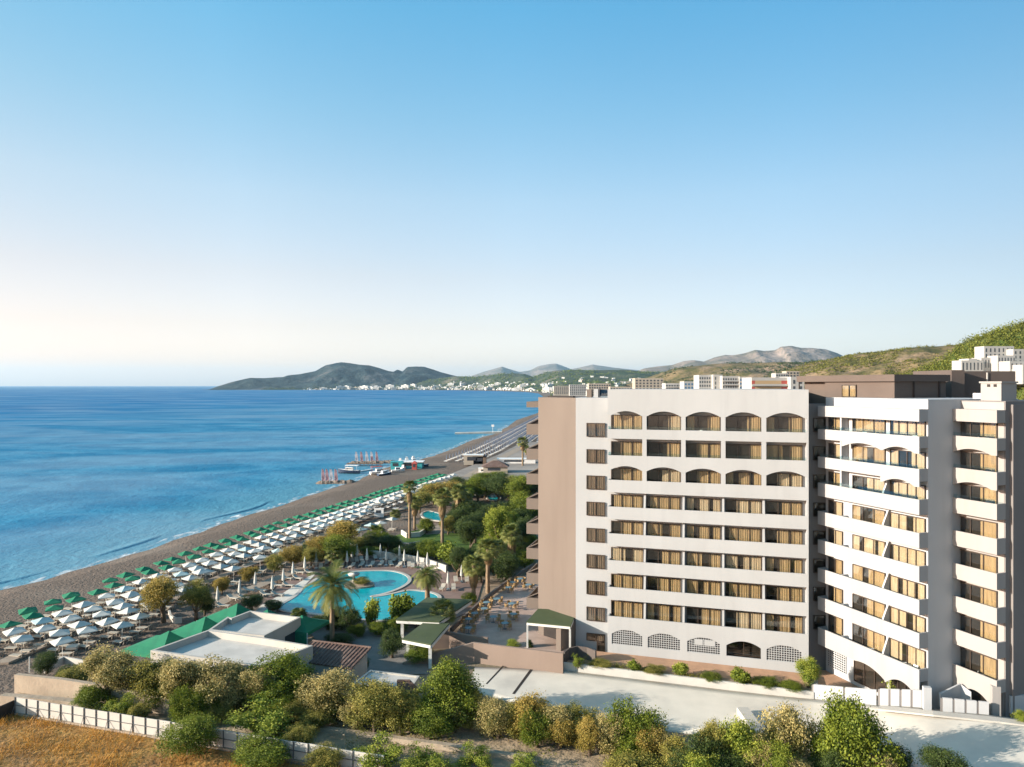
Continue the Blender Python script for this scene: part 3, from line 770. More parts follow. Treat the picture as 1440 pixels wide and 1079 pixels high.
# ground floor: sill wall, piers and pierced screens
mb = MB()
mb.fbox(FM, 0, LM - 0.2, -0.15, 0, 2.4, 4.0)
ed = [0.0]
for i in range(5): ed += [FM.a_at(win_px[i][0] + 1, -0.1), FM.a_at(win_px[i][1] - 1, -0.1)]
ed.append(LM - 0.2)
for i in range(0, 12, 2): mb.fbox(FM, ed[i], ed[i + 1], -0.15, 0, 4.0, 5.15)
mb.fbox(FM, 0, 0.15, BM, -0.15, 2.4, 5.97)
mb.build('ground_floor_wall', MT['white'], hotel)
for i in range(5):
    a0, a1 = ed[1 + 2 * i], ed[2 + 2 * i]
    mb = MB(); mb.fbox(FM, a0 - 0.1, a1 + 0.1, BM + 0.02, BM + 0.05, 3.4, 5.9); mb.build('dark_opening', MT['room'], hotel)
    if i == 3:
        mb = MB(); c = (a0 + a1) / 2
        for a in (a0 + 0.03, c, a1 - 0.09): mb.fbox(FM, a, a + 0.06, -0.6, -0.5, 4.06, 5.7)
        mb.fbox(FM, a0 + 0.03, a1 - 0.03, -0.6, -0.5, 4.0, 4.06)
        mb.build('door_frame', MT['bronze'], hotel)
        mb = MB(); mb.fbox(FM, a0, a1, -0.55, -0.54, 4.0, 5.8); mb.build('pane', MT['glass'], hotel)
        continue
    mb = MB(); nx = 14; nz = 7; t = 0.06
    for j in range(nx + 1):
        a = a0 + (a1 - a0) * j / nx; u = 2.0 * j / nx - 1; top = 5.15 + 0.57 * (1 - u * u)
        if top > 4.1: mb.fbox(FM, a - t / 2, a + t / 2, -0.14, -0.06, 4.0, top)
    for j in range(nz + 1):
        z = 4.02 + 1.66 * j / nz
        u = 1.0 if z < 5.15 else math.sqrt(max(0, 1 - (z - 5.15) / 0.57)); c = (a0 + a1) / 2; hw = (a1 - a0) / 2 * u
        mb.fbox(FM, c - hw, c + hw, -0.135, -0.065, z - t / 2, z + t / 2)
    if i == 2:
        mb.fbox(FM, a0 + 0.8, (a0 + a1) / 2 - 0.08, -0.055, -0.03, 4.85, 5.45); mb.fbox(FM, (a0 + a1) / 2 + 0.08, a1 - 0.5, -0.055, -0.03, 4.85, 5.45)
    mb.build('lattice_screen', MT['white'], hotel)
# narrow windows of the corridor strip
a0, a1 = FM.a_at(825, BM), FM.a_at(851, BM)
for j in range(9):
    z1 = 28.86 - 3.03 * j
    if j < 8: window(FM, a0, min(a1, -0.02), BM, z1 - 1.58, z1, 2, ((0.0, 0.47), (0.53, 1.0)), 'blind', name='corridor_window')
    else: window(FM, a0, min(a1, -0.02), BM, z1 - 0.85, z1, 2, ((0.0, 0.47), (0.53, 1.0)), 'blind', name='corridor_window'); window(FM, a0 + 1.2, min(a1, -0.02), BM, z1 - 2.9, z1 - 0.9, 1, name='corridor_window')
# the sea side: balconies beside the tan wall
FS = Frame(C2, (bn.x, bn.y))
for k in range(1, 10):
    mb = MB()
    if k == 9:
        mb.fbox(FS, 0.02, 5, -1.5, 0, 30.5, 31.2)
    else:
        z0, z1 = sb(k), sb(k) + 1.3
        mb.fbox(FS, 0.02, 0.17, -1.5, 0, z0, z1); mb.fbox(FS, 0.17, 5, -1.5, -1.35, z0, z1); mb.fbox(FS, 0.17, 5, -1.35, 0, z0, z0 + 0.2)
        mb.fpart(FS, 0.03, 0.16, [(-1.5, z1), (-1.38, z1), (0, z1 + 0.62), (0, z1 + 0.74)])
        mb.fpart(FS, 0.30, 0.34, [(-1.33, z1), (0, z1), (0, z1 + 0.60)], 1)  # dark plate painted as the shade of the recess behind the rim
    mb.build('sea_balcony', [MT['tan'], MT['dark']], hotel)

# --- the angled wing
wpx = [(1166.5, 1186), (1200, 1246), (1253, 1302.5)]
wb = [FW.a_at(1190.5, -0.6), FW.a_at(1249.5, -0.9)]
for k in range(1, 9):
    z0, z1 = sb(k), ptop(k); ceil = sb(k + 1)
    mb = MB()
    ars = []
    if k == 8: ars = [(wb[0] + 0.1, wb[1] - 0.1), (wb[1] + 0.1, LW - 0.5)]
    if k == 7: ars = [(wb[1] + 0.1, LW - 0.5)]
    if ars:
        s0 = ars[0][0] - 0.25 if k == 7 else ars[0][0] - 0.15
        As, lo = [s0], [z0 - 0.5]
        for (x0, x1) in ars:
            pr = arch(x0, x1, z0 - 0.5, z0 - 0.03); As += [x0 - 0.001] + [p[0] for p in pr] + [x1 + 0.001]; lo += [z0 - 0.5] + [p[1] for p in pr] + [z0 - 0.5]
        As.append(LW); lo.append(z0 - 0.5)
        mb.fstrip(FW, As, lo, [z0] * len(As), -0.15, 0)
    if k == 1:
        As = [0.0]; lo = [5.3]
        x0, x1 = FW.a_at(1216, 0), FW.a_at(1243, 0); x2 = FW.a_at(1288, 0)
        for p in arch(x0 - 2.6, x1, 4.75, 5.45): As.append(p[0]); lo.append(p[1] if p[0] > x0 - 1.3 else max(p[1], 5.3))
        for p in arch(x1 + 0.15, x2, 4.55, 5.35): As.append(p[0]); lo.append(p[1])
        As.append(LW); lo.append(4.55)
        mb.fstrip(FW, As, lo, [z0] * len(As), -0.15, 0)
        mb.fbox(FW, x2, LW - 0.002, -0.6, 0, 2.1, 4.55)
    mb.fbox(FW, 0, LW, -0.15, 0, z0, z1)
    mb.fbox(FW, 0, 0.15, BW, -0.15, z0, z1); mb.fbox(FW, LW - 0.15, LW - 0.002, BW, -0.15, z0, z1)
    mb.fbox(FW, 0.15, LW - 0.15, BW, -0.15, z0 + 0.02, z0 + 0.2)
    mb.build('wing_balcony', MT['wing_band_dimmed'], hotel)
    for i, (p0, p1) in enumerate(wpx):
        cu = CURT[rw.randrange(7)] if i else [((0.35, 1.0),), ((0.5, 1.0),)][k % 2]
        window(FW, FW.a_at(p0, BW), FW.a_at(p1, BW), BW, z0 + 0.22, ceil - 0.42, 2 if i == 0 else 4 if i == 2 else 3, cu, 'curtain2' if i == 2 or rw.random() < 0.3 else 'curtain')
    mb = MB()
    mb.fbox(FW, wb[0] - 0.42, wb[0] - 0.24, BW, -0.155, z0 + 0.2, ceil - 0.02 if k > 5 else z1 - 0.03)
    mb.build('wing_partition', MT['wing_white'], hotel)
    mb = MB()
    if k <= 6: mb.fpart(FW, wb[1] - 0.09, wb[1] + 0.09, [(BW, z0 + 0.2), (-0.155, z0 + 0.2), (-0.155, z1 - 0.02), (-0.2, z1 + 0.15), (-0.9, ceil - 0.1), (BW, ceil - 0.1)])
    if mb.v: mb.build('wing_partition', MT['wing_white'], hotel)
    if k >= 6:
        mb = MB(); mb.fbox(FW, 0.2, LW - 0.2, -0.09, -0.07, z1, z1 + 0.34); mb.build('glass_railing', MT['railglass'], hotel)
    # far bay of the wing
    mb = MB()
    mb.fbox(FW, LW + 0.01, LW2 - 0.15, B2F - 0.15, B2F, z0, z1); mb.fbox(FW, LW2 - 0.15, LW2 - 0.002, B2B, B2F, z0, z1)
    mb.fbox(FW, LW + 0.01, LW2 - 0.15, B2B + 0.02, B2F - 0.15, z0 + 0.02, z0 + 0.2)
    if k in (7, 8):
        pr = arch(LW + 0.02, LW2 - 0.5, z0 - 0.45, z0 - 0.03); mb.fstrip(FW, [p[0] for p in pr] + [LW2 - 0.002], [p[1] for p in pr] + [z0 - 0.45], [z0] * (len(pr) + 1), B2F - 0.15, B2F)
    if k == 1:
        pr = arch(LW + 0.5, LW2 - 0.5, 4.6, 5.5); mb.fstrip(FW, [LW + 0.02] + [p[0] for p in pr] + [LW2 - 0.002], [4.6] + [p[1] for p in pr] + [4.6], [z0] * (len(pr) + 2), B2F - 0.15, B2F)
        mb.fbox(FW, LW2 - 0.5, LW2 - 0.002, B2F - 0.5, B2F, 2.1, 4.6)
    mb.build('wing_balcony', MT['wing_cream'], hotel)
    window(FW, FW.a_at(1348.5, B2B), FW.a_at(1403.5, B2B), B2B + 0.02, z0 + 0.22, ceil - 0.42, 3, ((0.58, 1.0),), 'curtain')
    if k >= 6:
        mb = MB(); mb.fbox(FW, LW + 0.05, LW2 - 0.2, B2F - 0.09, B2F - 0.07, z1, z1 + 0.34); mb.build('glass_railing', MT['railglass'], hotel)
mb = MB(); mb.fbox(FW, 0, LW - 0.002, BW, 0, 29.6, 30.72); mb.build('roof_band', MT['wing_band_dimmed'], hotel)
mb = MB(); mb.fbox(FW, LW + 0.01, LW2 - 0.002, B2B + 0.02, B2F, 29.6, 30.72); mb.build('roof_band', MT['wing_cream'], hotel)
# ground floor of the wing
mb = MB(); t = 0.075; x0 = FW.a_at(1165, BW); x1 = FW.a_at(1190, BW)
mb.fbox(FW, x0, x1, BW + 0.003, BW + 0.01, 3.0, 5.4, 1)
for j in range(11): mb.fbox(FW, x0 + (x1 - x0) * j / 10 - t / 2, x0 + (x1 - x0) * j / 10 + t / 2, BW + 0.05, BW + 0.12, 3.0, 5.4)
for j in range(11): mb.fbox(FW, x0, x1, BW + 0.053, BW + 0.117, 3.0 + 2.4 * j / 10 - t / 2, 3.0 + 2.4 * j / 10 + t / 2)
mb.build('lattice_screen', [MT['wing_white'], MT['room']], hotel)
window(FW, FW.a_at(1202, BW), FW.a_at(1247, BW), BW, 2.75, 5.4, 3, (), name='entrance_glazing')
window(FW, FW.a_at(1254, BW), FW.a_at(1296, BW), BW, 2.9, 5.3, 4, (), name='entrance_glazing')
window(FW, FW.a_at(1366, B2B), FW.a_at(1395, B2B), B2B + 0.02, 2.75, 5.2, 1, (), name='entrance_glazing')
# --- roof house, service block, chimney and plant
FP = Frame((38.8, 72.0), (0.35, -0.937))
pent = MB(); pent.fbox(FP, -9.25, 0, -7.2, 0, 30.9, 33.6); pent.fbox(FP, -13, -9.25, -7.2, -0.6, 30.9, 33.6)
ph = pent.build('roof_house', MT['roof_house'], hotel)
mb = MB(); mb.fbox(FP, -13.3, 0.3, -7.5, 0.35, 33.6, 34.3); mb.build('roof_slab', MT['roof_house'], ph)
window(FP, FP.a_at(1185, 0), FP.a_at(1205, 0), 0, 31.9, 33.25, 2, ((0.0, 0.45), (0.55, 1.0)), parent=ph)
mb = MB()
for s in (-2.6, -6.2): mb.fbox(FP, 0, 0.12, s - 0.08, s + 0.08, 31.0, 33.6)
mb.fbox(FP, -13.2, -13.1, 0.05, 0.15, 31, 33.6)
mb.build('downpipe', MT['dark'], ph)
x0, x1 = PD(1345, 0, 78).x, PD(1428, 0, 78).x
mb = MB(); mb.box(x0, x1, 78, 84, 2.3, 34.75); mb.box(x0 - 1.4, x0, 76.6, 84, 2.3, 34.85); mb.box(x0 + 3.3, x0 + 3.4, 77.9, 78, 31.5, 34.6, 1)
mb.build('service_block', [MT['taupe'], MT['fencewhite']], hotel)
mb = MB(); mb.fbox(FW, 13.3, 15.2, -8.4, -6.4, 31.5, 33.1); mb.fbox(FW, 13.2, 15.3, -8.5, -6.3, 33.1, 33.25)
ch = mb.build('chimney', MT['wing_cream'], hotel)
mb = MB()
for a in (13.9, 14.5): mb.fbox(FW, a, a + 0.3, -6.4, -6.38, 32.75, 33.0)
mb.build('vent', MT['dark'], ch)
mb = MB(); mb.fbox(FW, 10.9, 13.0, -9.6, -8.6, 31.5, 32.15); mb.build('air_conditioner', MT['steel'], hotel)
# plant on the roof of the corridor strip
mb = MB(); mb.fbox(FM, -3.1, -2.5, -4.5, -3.6, 31.76, 32.7); mb.build('roof_vent', MT['tan'], hotel)
mb = MB(); mb.fbox(FM, -2.2, -1.7, -4.6, -3.6, 31.76, 32.75); mb.build('roof_vent', MT['white'], hotel)
mb = MB(); mb.fpart(FM, -1.5, -0.15, [(-4.6, 31.9), (-3.4, 31.9), (-4.4, 32.7), (-4.6, 32.7)]); mb.fbox(FM, -1.6, -1.5, -4.6, -3.4, 31.76, 32.8); mb.build('solar_panel', MT['windowdark'], hotel)
mb = MB(); mb.fbox(FM, -1.3, -0.35, -3.6, -3.3, 31.76, 32.25); mb.build('water_tank', MT['railglass'], hotel)
mb = MB(); mb.prism([(C2[0] + 1.2, C2[1] + 0.8), (C1[0] - 0.2, C1[1] + 1.5), (C1[0] + 0.3, C1[1] + 4), (C2[0] + 2, C2[1] + 4)], 31.74, 31.9); mb.build('roof_membrane', MT['dark'], hotel)

# chairs and tables standing out on the balconies
mb = MB(); mb.tube([(0, 0, 0), (0, 0, 0.68)], [0.03, 0.03], 6); mb.tube([(0, 0, 0.68), (0, 0, 0.72)], [0.3, 0.3], 12); BT = mb.mesh('balcony_table', MT['pole'])
mb = MB(); mb.box(-0.23, 0.23, -0.22, 0.22, 0.40, 0.45); mb.hexa([(-0.23, 0.18, 0.45), (0.23, 0.18, 0.45), (0.23, 0.22, 0.45), (-0.23, 0.22, 0.45)], [(-0.23, 0.26, 0.88), (0.23, 0.26, 0.88), (0.23, 0.30, 0.88), (-0.23, 0.30, 0.88)])
for x in (-0.2, 0.2):
    for y in (-0.19, 0.19): mb.box(x - 0.02, x + 0.02, y - 0.02, y + 0.02, 0, 0.40)
BCH = mb.mesh('balcony_chair', MT['pole'])
STOREY = {8: 'top', 7: 'second highest', 6: 'third highest', 5: 'fourth highest', 4: 'fifth highest', 3: 'sixth highest', 2: 'second lowest', 1: 'lowest'}
def balcony_set(fr, a, b, z, where):
    t = link('balcony_table', BT, None, fr.p(a, b, z)); tag(t, 'small white table on the ' + where, 'table', 'balcony tables')
    for s in (-0.6, 0.55):
        c = link('balcony_chair', BCH, None, fr.p(a + s, b + rw.uniform(-0.1, 0.1), z)); c.rotation_euler = (0, 0, rw.uniform(0, 6.28)); tag(c, 'white chair on the ' + where, 'chair', 'white chairs on the ' + where)
for k in (8, 7, 6, 4, 1):
    for i, nm in ((1, 'middle'), (2, 'right')):
        if k == 4 and i == 1: continue
        a = (FW.a_at(wpx[i][0], -0.5) + FW.a_at(wpx[i][1], -0.5)) / 2
        balcony_set(FW, a, -0.5, sb(k) + 0.2, STOREY[k] + ' balcony of the angled wing, ' + nm + ' bay')
for k in (8, 7):
    for i, nm in ((0, 'first'), (2, 'third'), (4, 'fifth')):
        a = (FM.a_at(win_px[i][0], -0.7) + FM.a_at(win_px[i][1], -0.7)) / 2 + rw.uniform(-0.5, 0.5)
        balcony_set(FM, a, -0.6, sb(k) + 0.2, STOREY[k] + ' main front balcony, ' + nm + ' bay')
for k in (8, 6, 3, 1): balcony_set(FW, (LW + LW2) / 2 + 0.3, B2F - 0.5, sb(k) + 0.2, STOREY[k] + ' balcony of the far bay')

# ------------------------------------------------------------------ grounds of the hotel
def offset_poly(poly, t):
    n = len(poly); out = []
    area = sum(poly[i][0] * poly[(i + 1) % n][1] - poly[(i + 1) % n][0] * poly[i][1] for i in range(n))
    sg = 1 if area > 0 else -1
    for i in range(n):
        p0, p1, p2 = Vector(poly[i - 1][:2]), Vector(poly[i][:2]), Vector(poly[(i + 1) % n][:2])
        d1 = (p1 - p0).normalized(); d2 = (p2 - p1).normalized()
        n1 = Vector((-d1.y, d1.x)) * sg; n2 = Vector((-d2.y, d2.x)) * sg
        bis = n1 + n2
        k = max(0.35, bis.length_squared / 2)
        q = p1 + bis * (t / k)
        out.append((q.x, q.y))
    return out

def ring(mb, poly, t, z0, z1, mi=0):
    inn = offset_poly(poly, t); n = len(poly)
    for i in range(n):
        j = (i + 1) % n
        base = len(mb.v)
        mb.v += [(poly[i][0], poly[i][1], z0), (poly[j][0], poly[j][1], z0), (inn[j][0], inn[j][1], z0), (inn[i][0], inn[i][1], z0),
                 (poly[i][0], poly[i][1], z1), (poly[j][0], poly[j][1], z1), (inn[j][0], inn[j][1], z1), (inn[i][0], inn[i][1], z1)]
        mb.f += [(base, base + 1, base + 5, base + 4), (base + 2, base + 3, base + 7, base + 6), (base + 4, base + 5, base + 6, base + 7)]
        mb.m += [mi] * 3
    return inn

def wall(name, line, h, t, mat, label=None, cat='wall', top=None, group=None):
    """a wall along world points (each with its base height); h a number or list; mitred"""
    n = len(line); pts = [Vector(q) for q in line]
    hs = h if isinstance(h, (list, tuple)) else [h] * n
    mb = MB(); L = []
    for i in range(n):
        a = (pts[i] - pts[i - 1]).to_2d() if i else (pts[1] - pts[0]).to_2d()
        c = (pts[i + 1] - pts[i]).to_2d() if i < n - 1 else a
        a.normalize(); c.normalize()
        nn = Vector((-a.y - c.y, a.x + c.x)); nn.normalize()
        L.append((pts[i].to_2d() - nn * t / 2, pts[i].to_2d() + nn * t / 2))
    for i in range(n):
        for q in L[i]: mb.v += [(q.x, q.y, pts[i].z), (q.x, q.y, pts[i].z + hs[i])]
    for i in range(n - 1):
        k = 4 * i
        mb.f += [(k, k + 4, k + 5, k + 1), (k + 2, k + 3, k + 7, k + 6), (k + 1, k + 5, k + 7, k + 3)]; mb.m += [0] * 3
    mb.f += [(0, 1, 3, 2), (4 * n - 4, 4 * n - 2, 4 * n - 1, 4 * n - 3)]; mb.m += [0, 0]
    o = mb.build(name, mat)
    return tag(o, label, cat, group)

# driveway in front of the hotel
DT = [(668, 938, 2.5), (792, 942, 2.5), (960, 963, 2.5), (1140, 984, 2.5), (1232, 990, 3.5), (1312, 996, 4.4), (1390, 1005, 4.65), (1480, 1018, 4.8)]
DB = [(656, 970, 2.5), (800, 1008, 2.5), (930, 1026, 2.5), (1130, 1048, 2.7), (1268, 1064, 3.6), (1300, 1120, 4.0), (1400, 1150, 4.2), (1700, 1190, 4.4)]
cols = []
for i in range(len(DT) - 1):
    for k in range(8):
        t = k / 8; cols.append((P(*DT[i]).lerp(P(*DT[i + 1]), t), P(*DB[i]).lerp(P(*DB[i + 1]), t)))
cols.append((P(*DT[-1]), P(*DB[-1])))
for _ in range(12):
    zs = [(a.z, c.z) for a, c in cols]
    for i in range(1, len(cols) - 1):
        cols[i][0].z = (zs[i - 1][0] + zs[i][0] + zs[i + 1][0]) / 3; cols[i][1].z = (zs[i - 1][1] + zs[i][1] + zs[i + 1][1]) / 3
mb = MB(); nr = 8
for a, c in cols:
    mb.v.append((c.x, c.y - 0.02, c.z - 2.6))
    for k in range(nr + 1): q = c.lerp(a, k / nr); mb.v.append(tuple(q))
    mb.v.append((a.x, a.y + 0.02, a.z - 2.0))
R = nr + 3
for i in range(len(cols) - 1):
    for k in range(R - 1): mb.f.append((i * R + k, (i + 1) * R + k, (i + 1) * R + k + 1, i * R + k + 1)); mb.m.append(0)
tag(mb.build('driveway', MT['concrete'], smooth=True), kind='structure')
for a, c, w in (((708, 936.5), (684, 962), 0.22), ((749, 939.5), (722, 976), 0.34)):
    p, q = P(a[0], a[1], 2.512), P(c[0], c[1], 2.512); d = (q - p).normalized(); s = Vector((d.y, -d.x, 0)) * w / 2
    mb = MB(); mb.add([p - s, p + s, q + s * 0.8, q - s * 0.8], [(0, 1, 2, 3)]); tag(mb.build('drain_channel', MT['dark']), kind='structure')
mb = MB(); x0 = P(1033, 990, 3.1).x; mb.box(x0, x0 + 1.05, 61.5, 66.4, 2.2, 3.1)
tag(mb.build('low_wall', MT['roofwhite']), 'short white block wall standing across the grey driveway', 'wall')
# brick forecourt and its white kerb wall
def fmslab(name, a0, a1, b0, b1, z0, z1, mat):
    mb = MB(); mb.hexa([FM.p(a0, b1[0], z0), FM.p(a1, b1[1], z0), FM.p(a1, b0[1], z0), FM.p(a0, b0[0], z0)], [FM.p(a0, b1[0], z1), FM.p(a1, b1[1], z1), FM.p(a1, b0[1], z1), FM.p(a0, b0[0], z1)])
    tag(mb.build(name, mat), kind='structure')
fmslab('forecourt', -4.2, 21.6, (0.003, 0.003), (3.9, 4.1), 2.2, 3.0, MT['brick'])
fmslab('planting_bed', -4.2, 21.0, (3.91, 4.11), (4.92, 5.16), 2.2, 3.17, MT['soil'])
wall('kerb_wall', [FM.p(-4.1, 5.06, 2.3), FM.p(8, 5.16, 2.3), FM.p(21.0, 5.3, 2.3)], 1.0, 0.26, MT['fencewhite'], 'long low white wall between the driveway and the planted bed')
wall('stepped_pier', [FM.p(20.6, 3.4, 2.9), FM.p(21.6, 3.4, 2.9)], 1.25, 0.5, MT['white'], 'white stepped pier beside the round yellow green bush', 'pier')
sheet('wing_court', [FM.p(21.62, 4.6, 2.66), P(1146, 984, 2.66), P(1236, 1003, 2.66), FW.p(8, 1.8, 2.66), FW.p(8, -1.0, 2.66), FW.p(0, -1.0, 2.66), FM.p(21.62, -2, 2.66)], MT['brick'], thick=0.4)
sheet('wing_court', [FW.p(8, 1.8, 2.66), FW.p(LW + 0.5, 2.0, 2.66), FW.p(LW2 + 2, -0.2, 2.66), FW.p(LW2 + 2, -5.2, 2.66), FW.p(LW, -1.0, 2.66), FW.p(8, -1.0, 2.66)], MT['roofwhite'], thick=0.4)

def panel_wall(line, h, step, label):
    root = empty('panel_fence', line[0], label=label, cat='fence')
    mbp = MB()
    for i in range(len(line) - 1):
        p, q = Vector(line[i]), Vector(line[i + 1]); n = max(1, round((q - p).length / step))
        for j in range(n):
            a = p.lerp(q, j / n); c = p.lerp(q, (j + 1) / n); d = (c - a).normalized(); s = Vector((d.y, -d.x, 0)) * 0.09
            a2 = a + d * 0.09; c2 = c - d * 0.09
            mb = MB(); mb.hexa([a2 - s, c2 - s, c2 + s, a2 + s], [v + Vector((0, 0, h)) for v in (a2 - s, c2 - s, c2 + s, a2 + s)]); mb.build('panel', MT['wing_white'], root)
            s2 = s * 0.55
            mb = MB(); mb.hexa([a - d * 0.085 - s2, a + d * 0.085 - s2, a + d * 0.085 + s2, a - d * 0.085 + s2], [v + Vector((0, 0, h - 0.05)) for v in (a - d * 0.085 - s2, a + d * 0.085 - s2, a + d * 0.085 + s2, a - d * 0.085 + s2)]); mb.build('slot_post', MT['taupe_wall'], root)
panel_wall([P(1143, 984, 2.5), P(1234, 993, 3.4)], 1.5, 2.6, 'low white panel fence beginning beside the round bush')
panel_wall([P(1236, 992, 3.5), P(1298, 995, 4.2)], 1.55, 0.95, 'white slotted panel fence below the corner of the angled wing')
panel_wall([P(1324, 1000, 4.4), P(1392, 1007, 4.5)], 1.2, 0.95, 'short white slotted fence at the foot of the far wing bay')
wall('gate_pier', [P(1298, 997, 4.3), P(1309, 998, 4.3)], 2.0, 0.45, MT['wing_white'], 'tall white gate pier at the base of the shaded wing corner', 'pier')
wall('garden_wall', [P(1322, 994, 4.4), P(1350, 986, 4.4), P(1366, 990, 4.4)], [1.2, 1.6, 1.1], 0.2, MT['wing_white'], 'pale pointed garden wall behind the short slotted fence')
wall('garden_wall', [P(1420, 1003, 4.4), P(1470, 998, 4.4)], 1.5, 0.2, MT['wing_white'], 'white garden wall at the far end of the grey pier')
wall('gate_pier', [P(1394, 1006, 4.3), P(1406, 1007, 4.3)], 2.6, 0.45, MT['wing_cream'], 'cream gate pier at the end of the short slotted fence', 'pier')
wall('kerb_strip', [P(1236, 997, 3.85), P(1312, 1005, 4.5), P(1400, 1014, 4.6), P(1470, 1023, 4.65)], 0.16, 0.9, MT['roofwhite'], 'pale kerb strip along the white fences by the driveway', 'kerb')

# tan ramp walls, entrance canopy
wall('ramp_wall', [PD(566, 965, 78.2).xy.to_3d() + Vector((0, 0, 1.2)), PD(666, 940, 78.9).xy.to_3d() + Vector((0, 0, 1.2)), PD(792, 940, 75.7).xy.to_3d() + Vector((0, 0, 1.2))], [1.45, 3.43, 3.43], 0.3, MT['tan_lifted'], 'tan rendered ramp wall with a sloping left end above the driveway')
wall('balustrade_wall', [PD(606, 893, 83.0).xy.to_3d() + Vector((0, 0, 1.4)), PD(632, 893, 83.2).xy.to_3d() + Vector((0, 0, 1.4)), PD(686, 893, 82).xy.to_3d() + Vector((0, 0, 1.4))], [2.7, 2.9, 2.65], 0.35, MT['tan_lifted'], 'tan balustrade wall at the near end of the dining terrace')
wall('curved_wall', [P(793, 936, 2.9), P(800, 930, 2.9), P(812, 927, 2.9), P(826, 929, 2.9), P(838, 934, 2.9)], 1.45, 0.2, MT['taupe'], 'curved low wall coloured dark for shade beside the entrance canopy')  # dark taupe carries the shade of its right-facing side
can = empty('entrance_canopy', P(772, 905, 3.0), label='green topped entrance canopy on white posts against the tan wall', cat='canopy')
cz = 5.9
c4 = [P(740.3, 875.8, cz), P(802.5, 881.7, cz), P(811.2, 860.3, cz + 0.3), P(756.8, 857.4, cz + 0.3)]
mb = MB(); mb.hexa(c4, [q + Vector((0, 0, 0.12)) for q in c4]); mb.build('canopy_roof', MT['greenroof'], can)
ins = [q + (Vector((sum(p.x for p in c4) / 4, sum(p.y for p in c4) / 4, 0)) - Vector((q.x, q.y, 0))).normalized() * 0.12 for q in c4]
mb = MB()
for i, j in ((0, 1), (0, 3), (1, 2)):
    mb.bar(ins[i] - Vector((0, 0, 0.14)), ins[j] - Vector((0, 0, 0.14)), 0.16, 0.26)
mb.build('canopy_beam', MT['pole'], can)
for q in ins[:2]:
    mb = MB(); mb.box(q.x - 0.1, q.x + 0.1, q.y - 0.1, q.y + 0.1, 2.6, cz - 0.27); mb.build('post', MT['pole'], can)
mb = MB(); e0, e1 = Vector(C2), Vector(C1[:2]); dd = (e1 - e0).normalized(); nn2 = Vector((dd.y, -dd.x))
FT = Frame(C2, (dd.x, dd.y))
mb = MB(); mb.fbox(FT, 0.9, 4.6, 0.01, 0.06, 2.9, 5.4); mb.build('entrance_door_shade', MT['dark'], hotel)  # door panel widened and coloured dark for the shade under the canopy
mb = MB(); mb.fbox(FT, 4.9, 5.6, 0.02, 2.6, 2.4, 5.7); mb.build('side_wall', MT['tan'], can)

# dining terrace
sheet('dining_terrace', pxs([(636, 897), (650, 880), (672, 858), (700, 836), (735, 812), (756, 798), (800, 830), (800, 905), (793, 934), (700, 921), (666, 908), (640, 905)], 3.0), MT['terrace'], thick=1.0)
tl = pxs([(634, 890), (652, 872), (676, 850), (704, 828), (735, 806), (752, 796)], 3.0)
wall('terrace_parapet', tl, 0.55, 0.3, MT['tan'], 'low tan parapet along the garden side of the dining terrace')

# green roofed pergolas
def pergola(name, roof, posts, label):
    root = empty(name, (roof[0].x, roof[0].y, 2.4), label=label, cat='pergola')
    mb = MB(); mb.hexa(roof, [q + Vector((0, 0, 0.14)) for q in roof]); mb.build('roof', MT['greenroof'], root)
    c = sum((q for q in roof), Vector()) / 4
    mb = MB(); n = 4
    for i in range(4):
        a, d = roof[i].lerp(c, 0.03), roof[(i + 1) % 4].lerp(c, 0.03)
        mb.bar(a - Vector((0, 0, 0.17)), d - Vector((0, 0, 0.17)), 0.2, 0.3)
    mb.build('beam', MT['pole'], root)
    for q in posts:
        mb = MB(); mb.box(q.x - 0.17, q.x + 0.17, q.y - 0.17, q.y + 0.17, 2.0, q.z); mb.build('post', MT['pole'], root)
r1 = [P(556.5, 873, 5.55), P(618, 876, 5.55), P(664.4, 844.7, 5.75), P(600, 841.8, 5.75)]
pergola('pergola', r1, [r1[0].lerp(r1[2], 0.08) - Vector((0, 0, 0.3)), r1[1].lerp(r1[3], 0.08) - Vector((0, 0, 0.3)), r1[3].lerp(r1[1], 0.08) - Vector((0, 0, 0.3))], 'large green roofed pergola between the pool and the dining terrace')
r2 = [P(565.5, 900, 5.1), P(606, 908, 5.1), P(632, 878, 5.3), P(597, 876, 5.3)]
pergola('pergola', r2, [r2[0].lerp(r2[2], 0.12) - Vector((0, 0, 0.3)), r2[1].lerp(r2[3], 0.1) - Vector((0, 0, 0.3))], 'smaller lower green roofed pergola nearest the ramp wall')
mb = MB(); q = P(622, 893, 3.0); mb.box(q.x - 1.5, q.x + 0.6, q.y - 0.8, q.y + 0.9, 2.0, 4.3); tag(mb.build('planter', MT['tan']), 'tan masonry planter under the small fan palm by the pergola', 'planter')

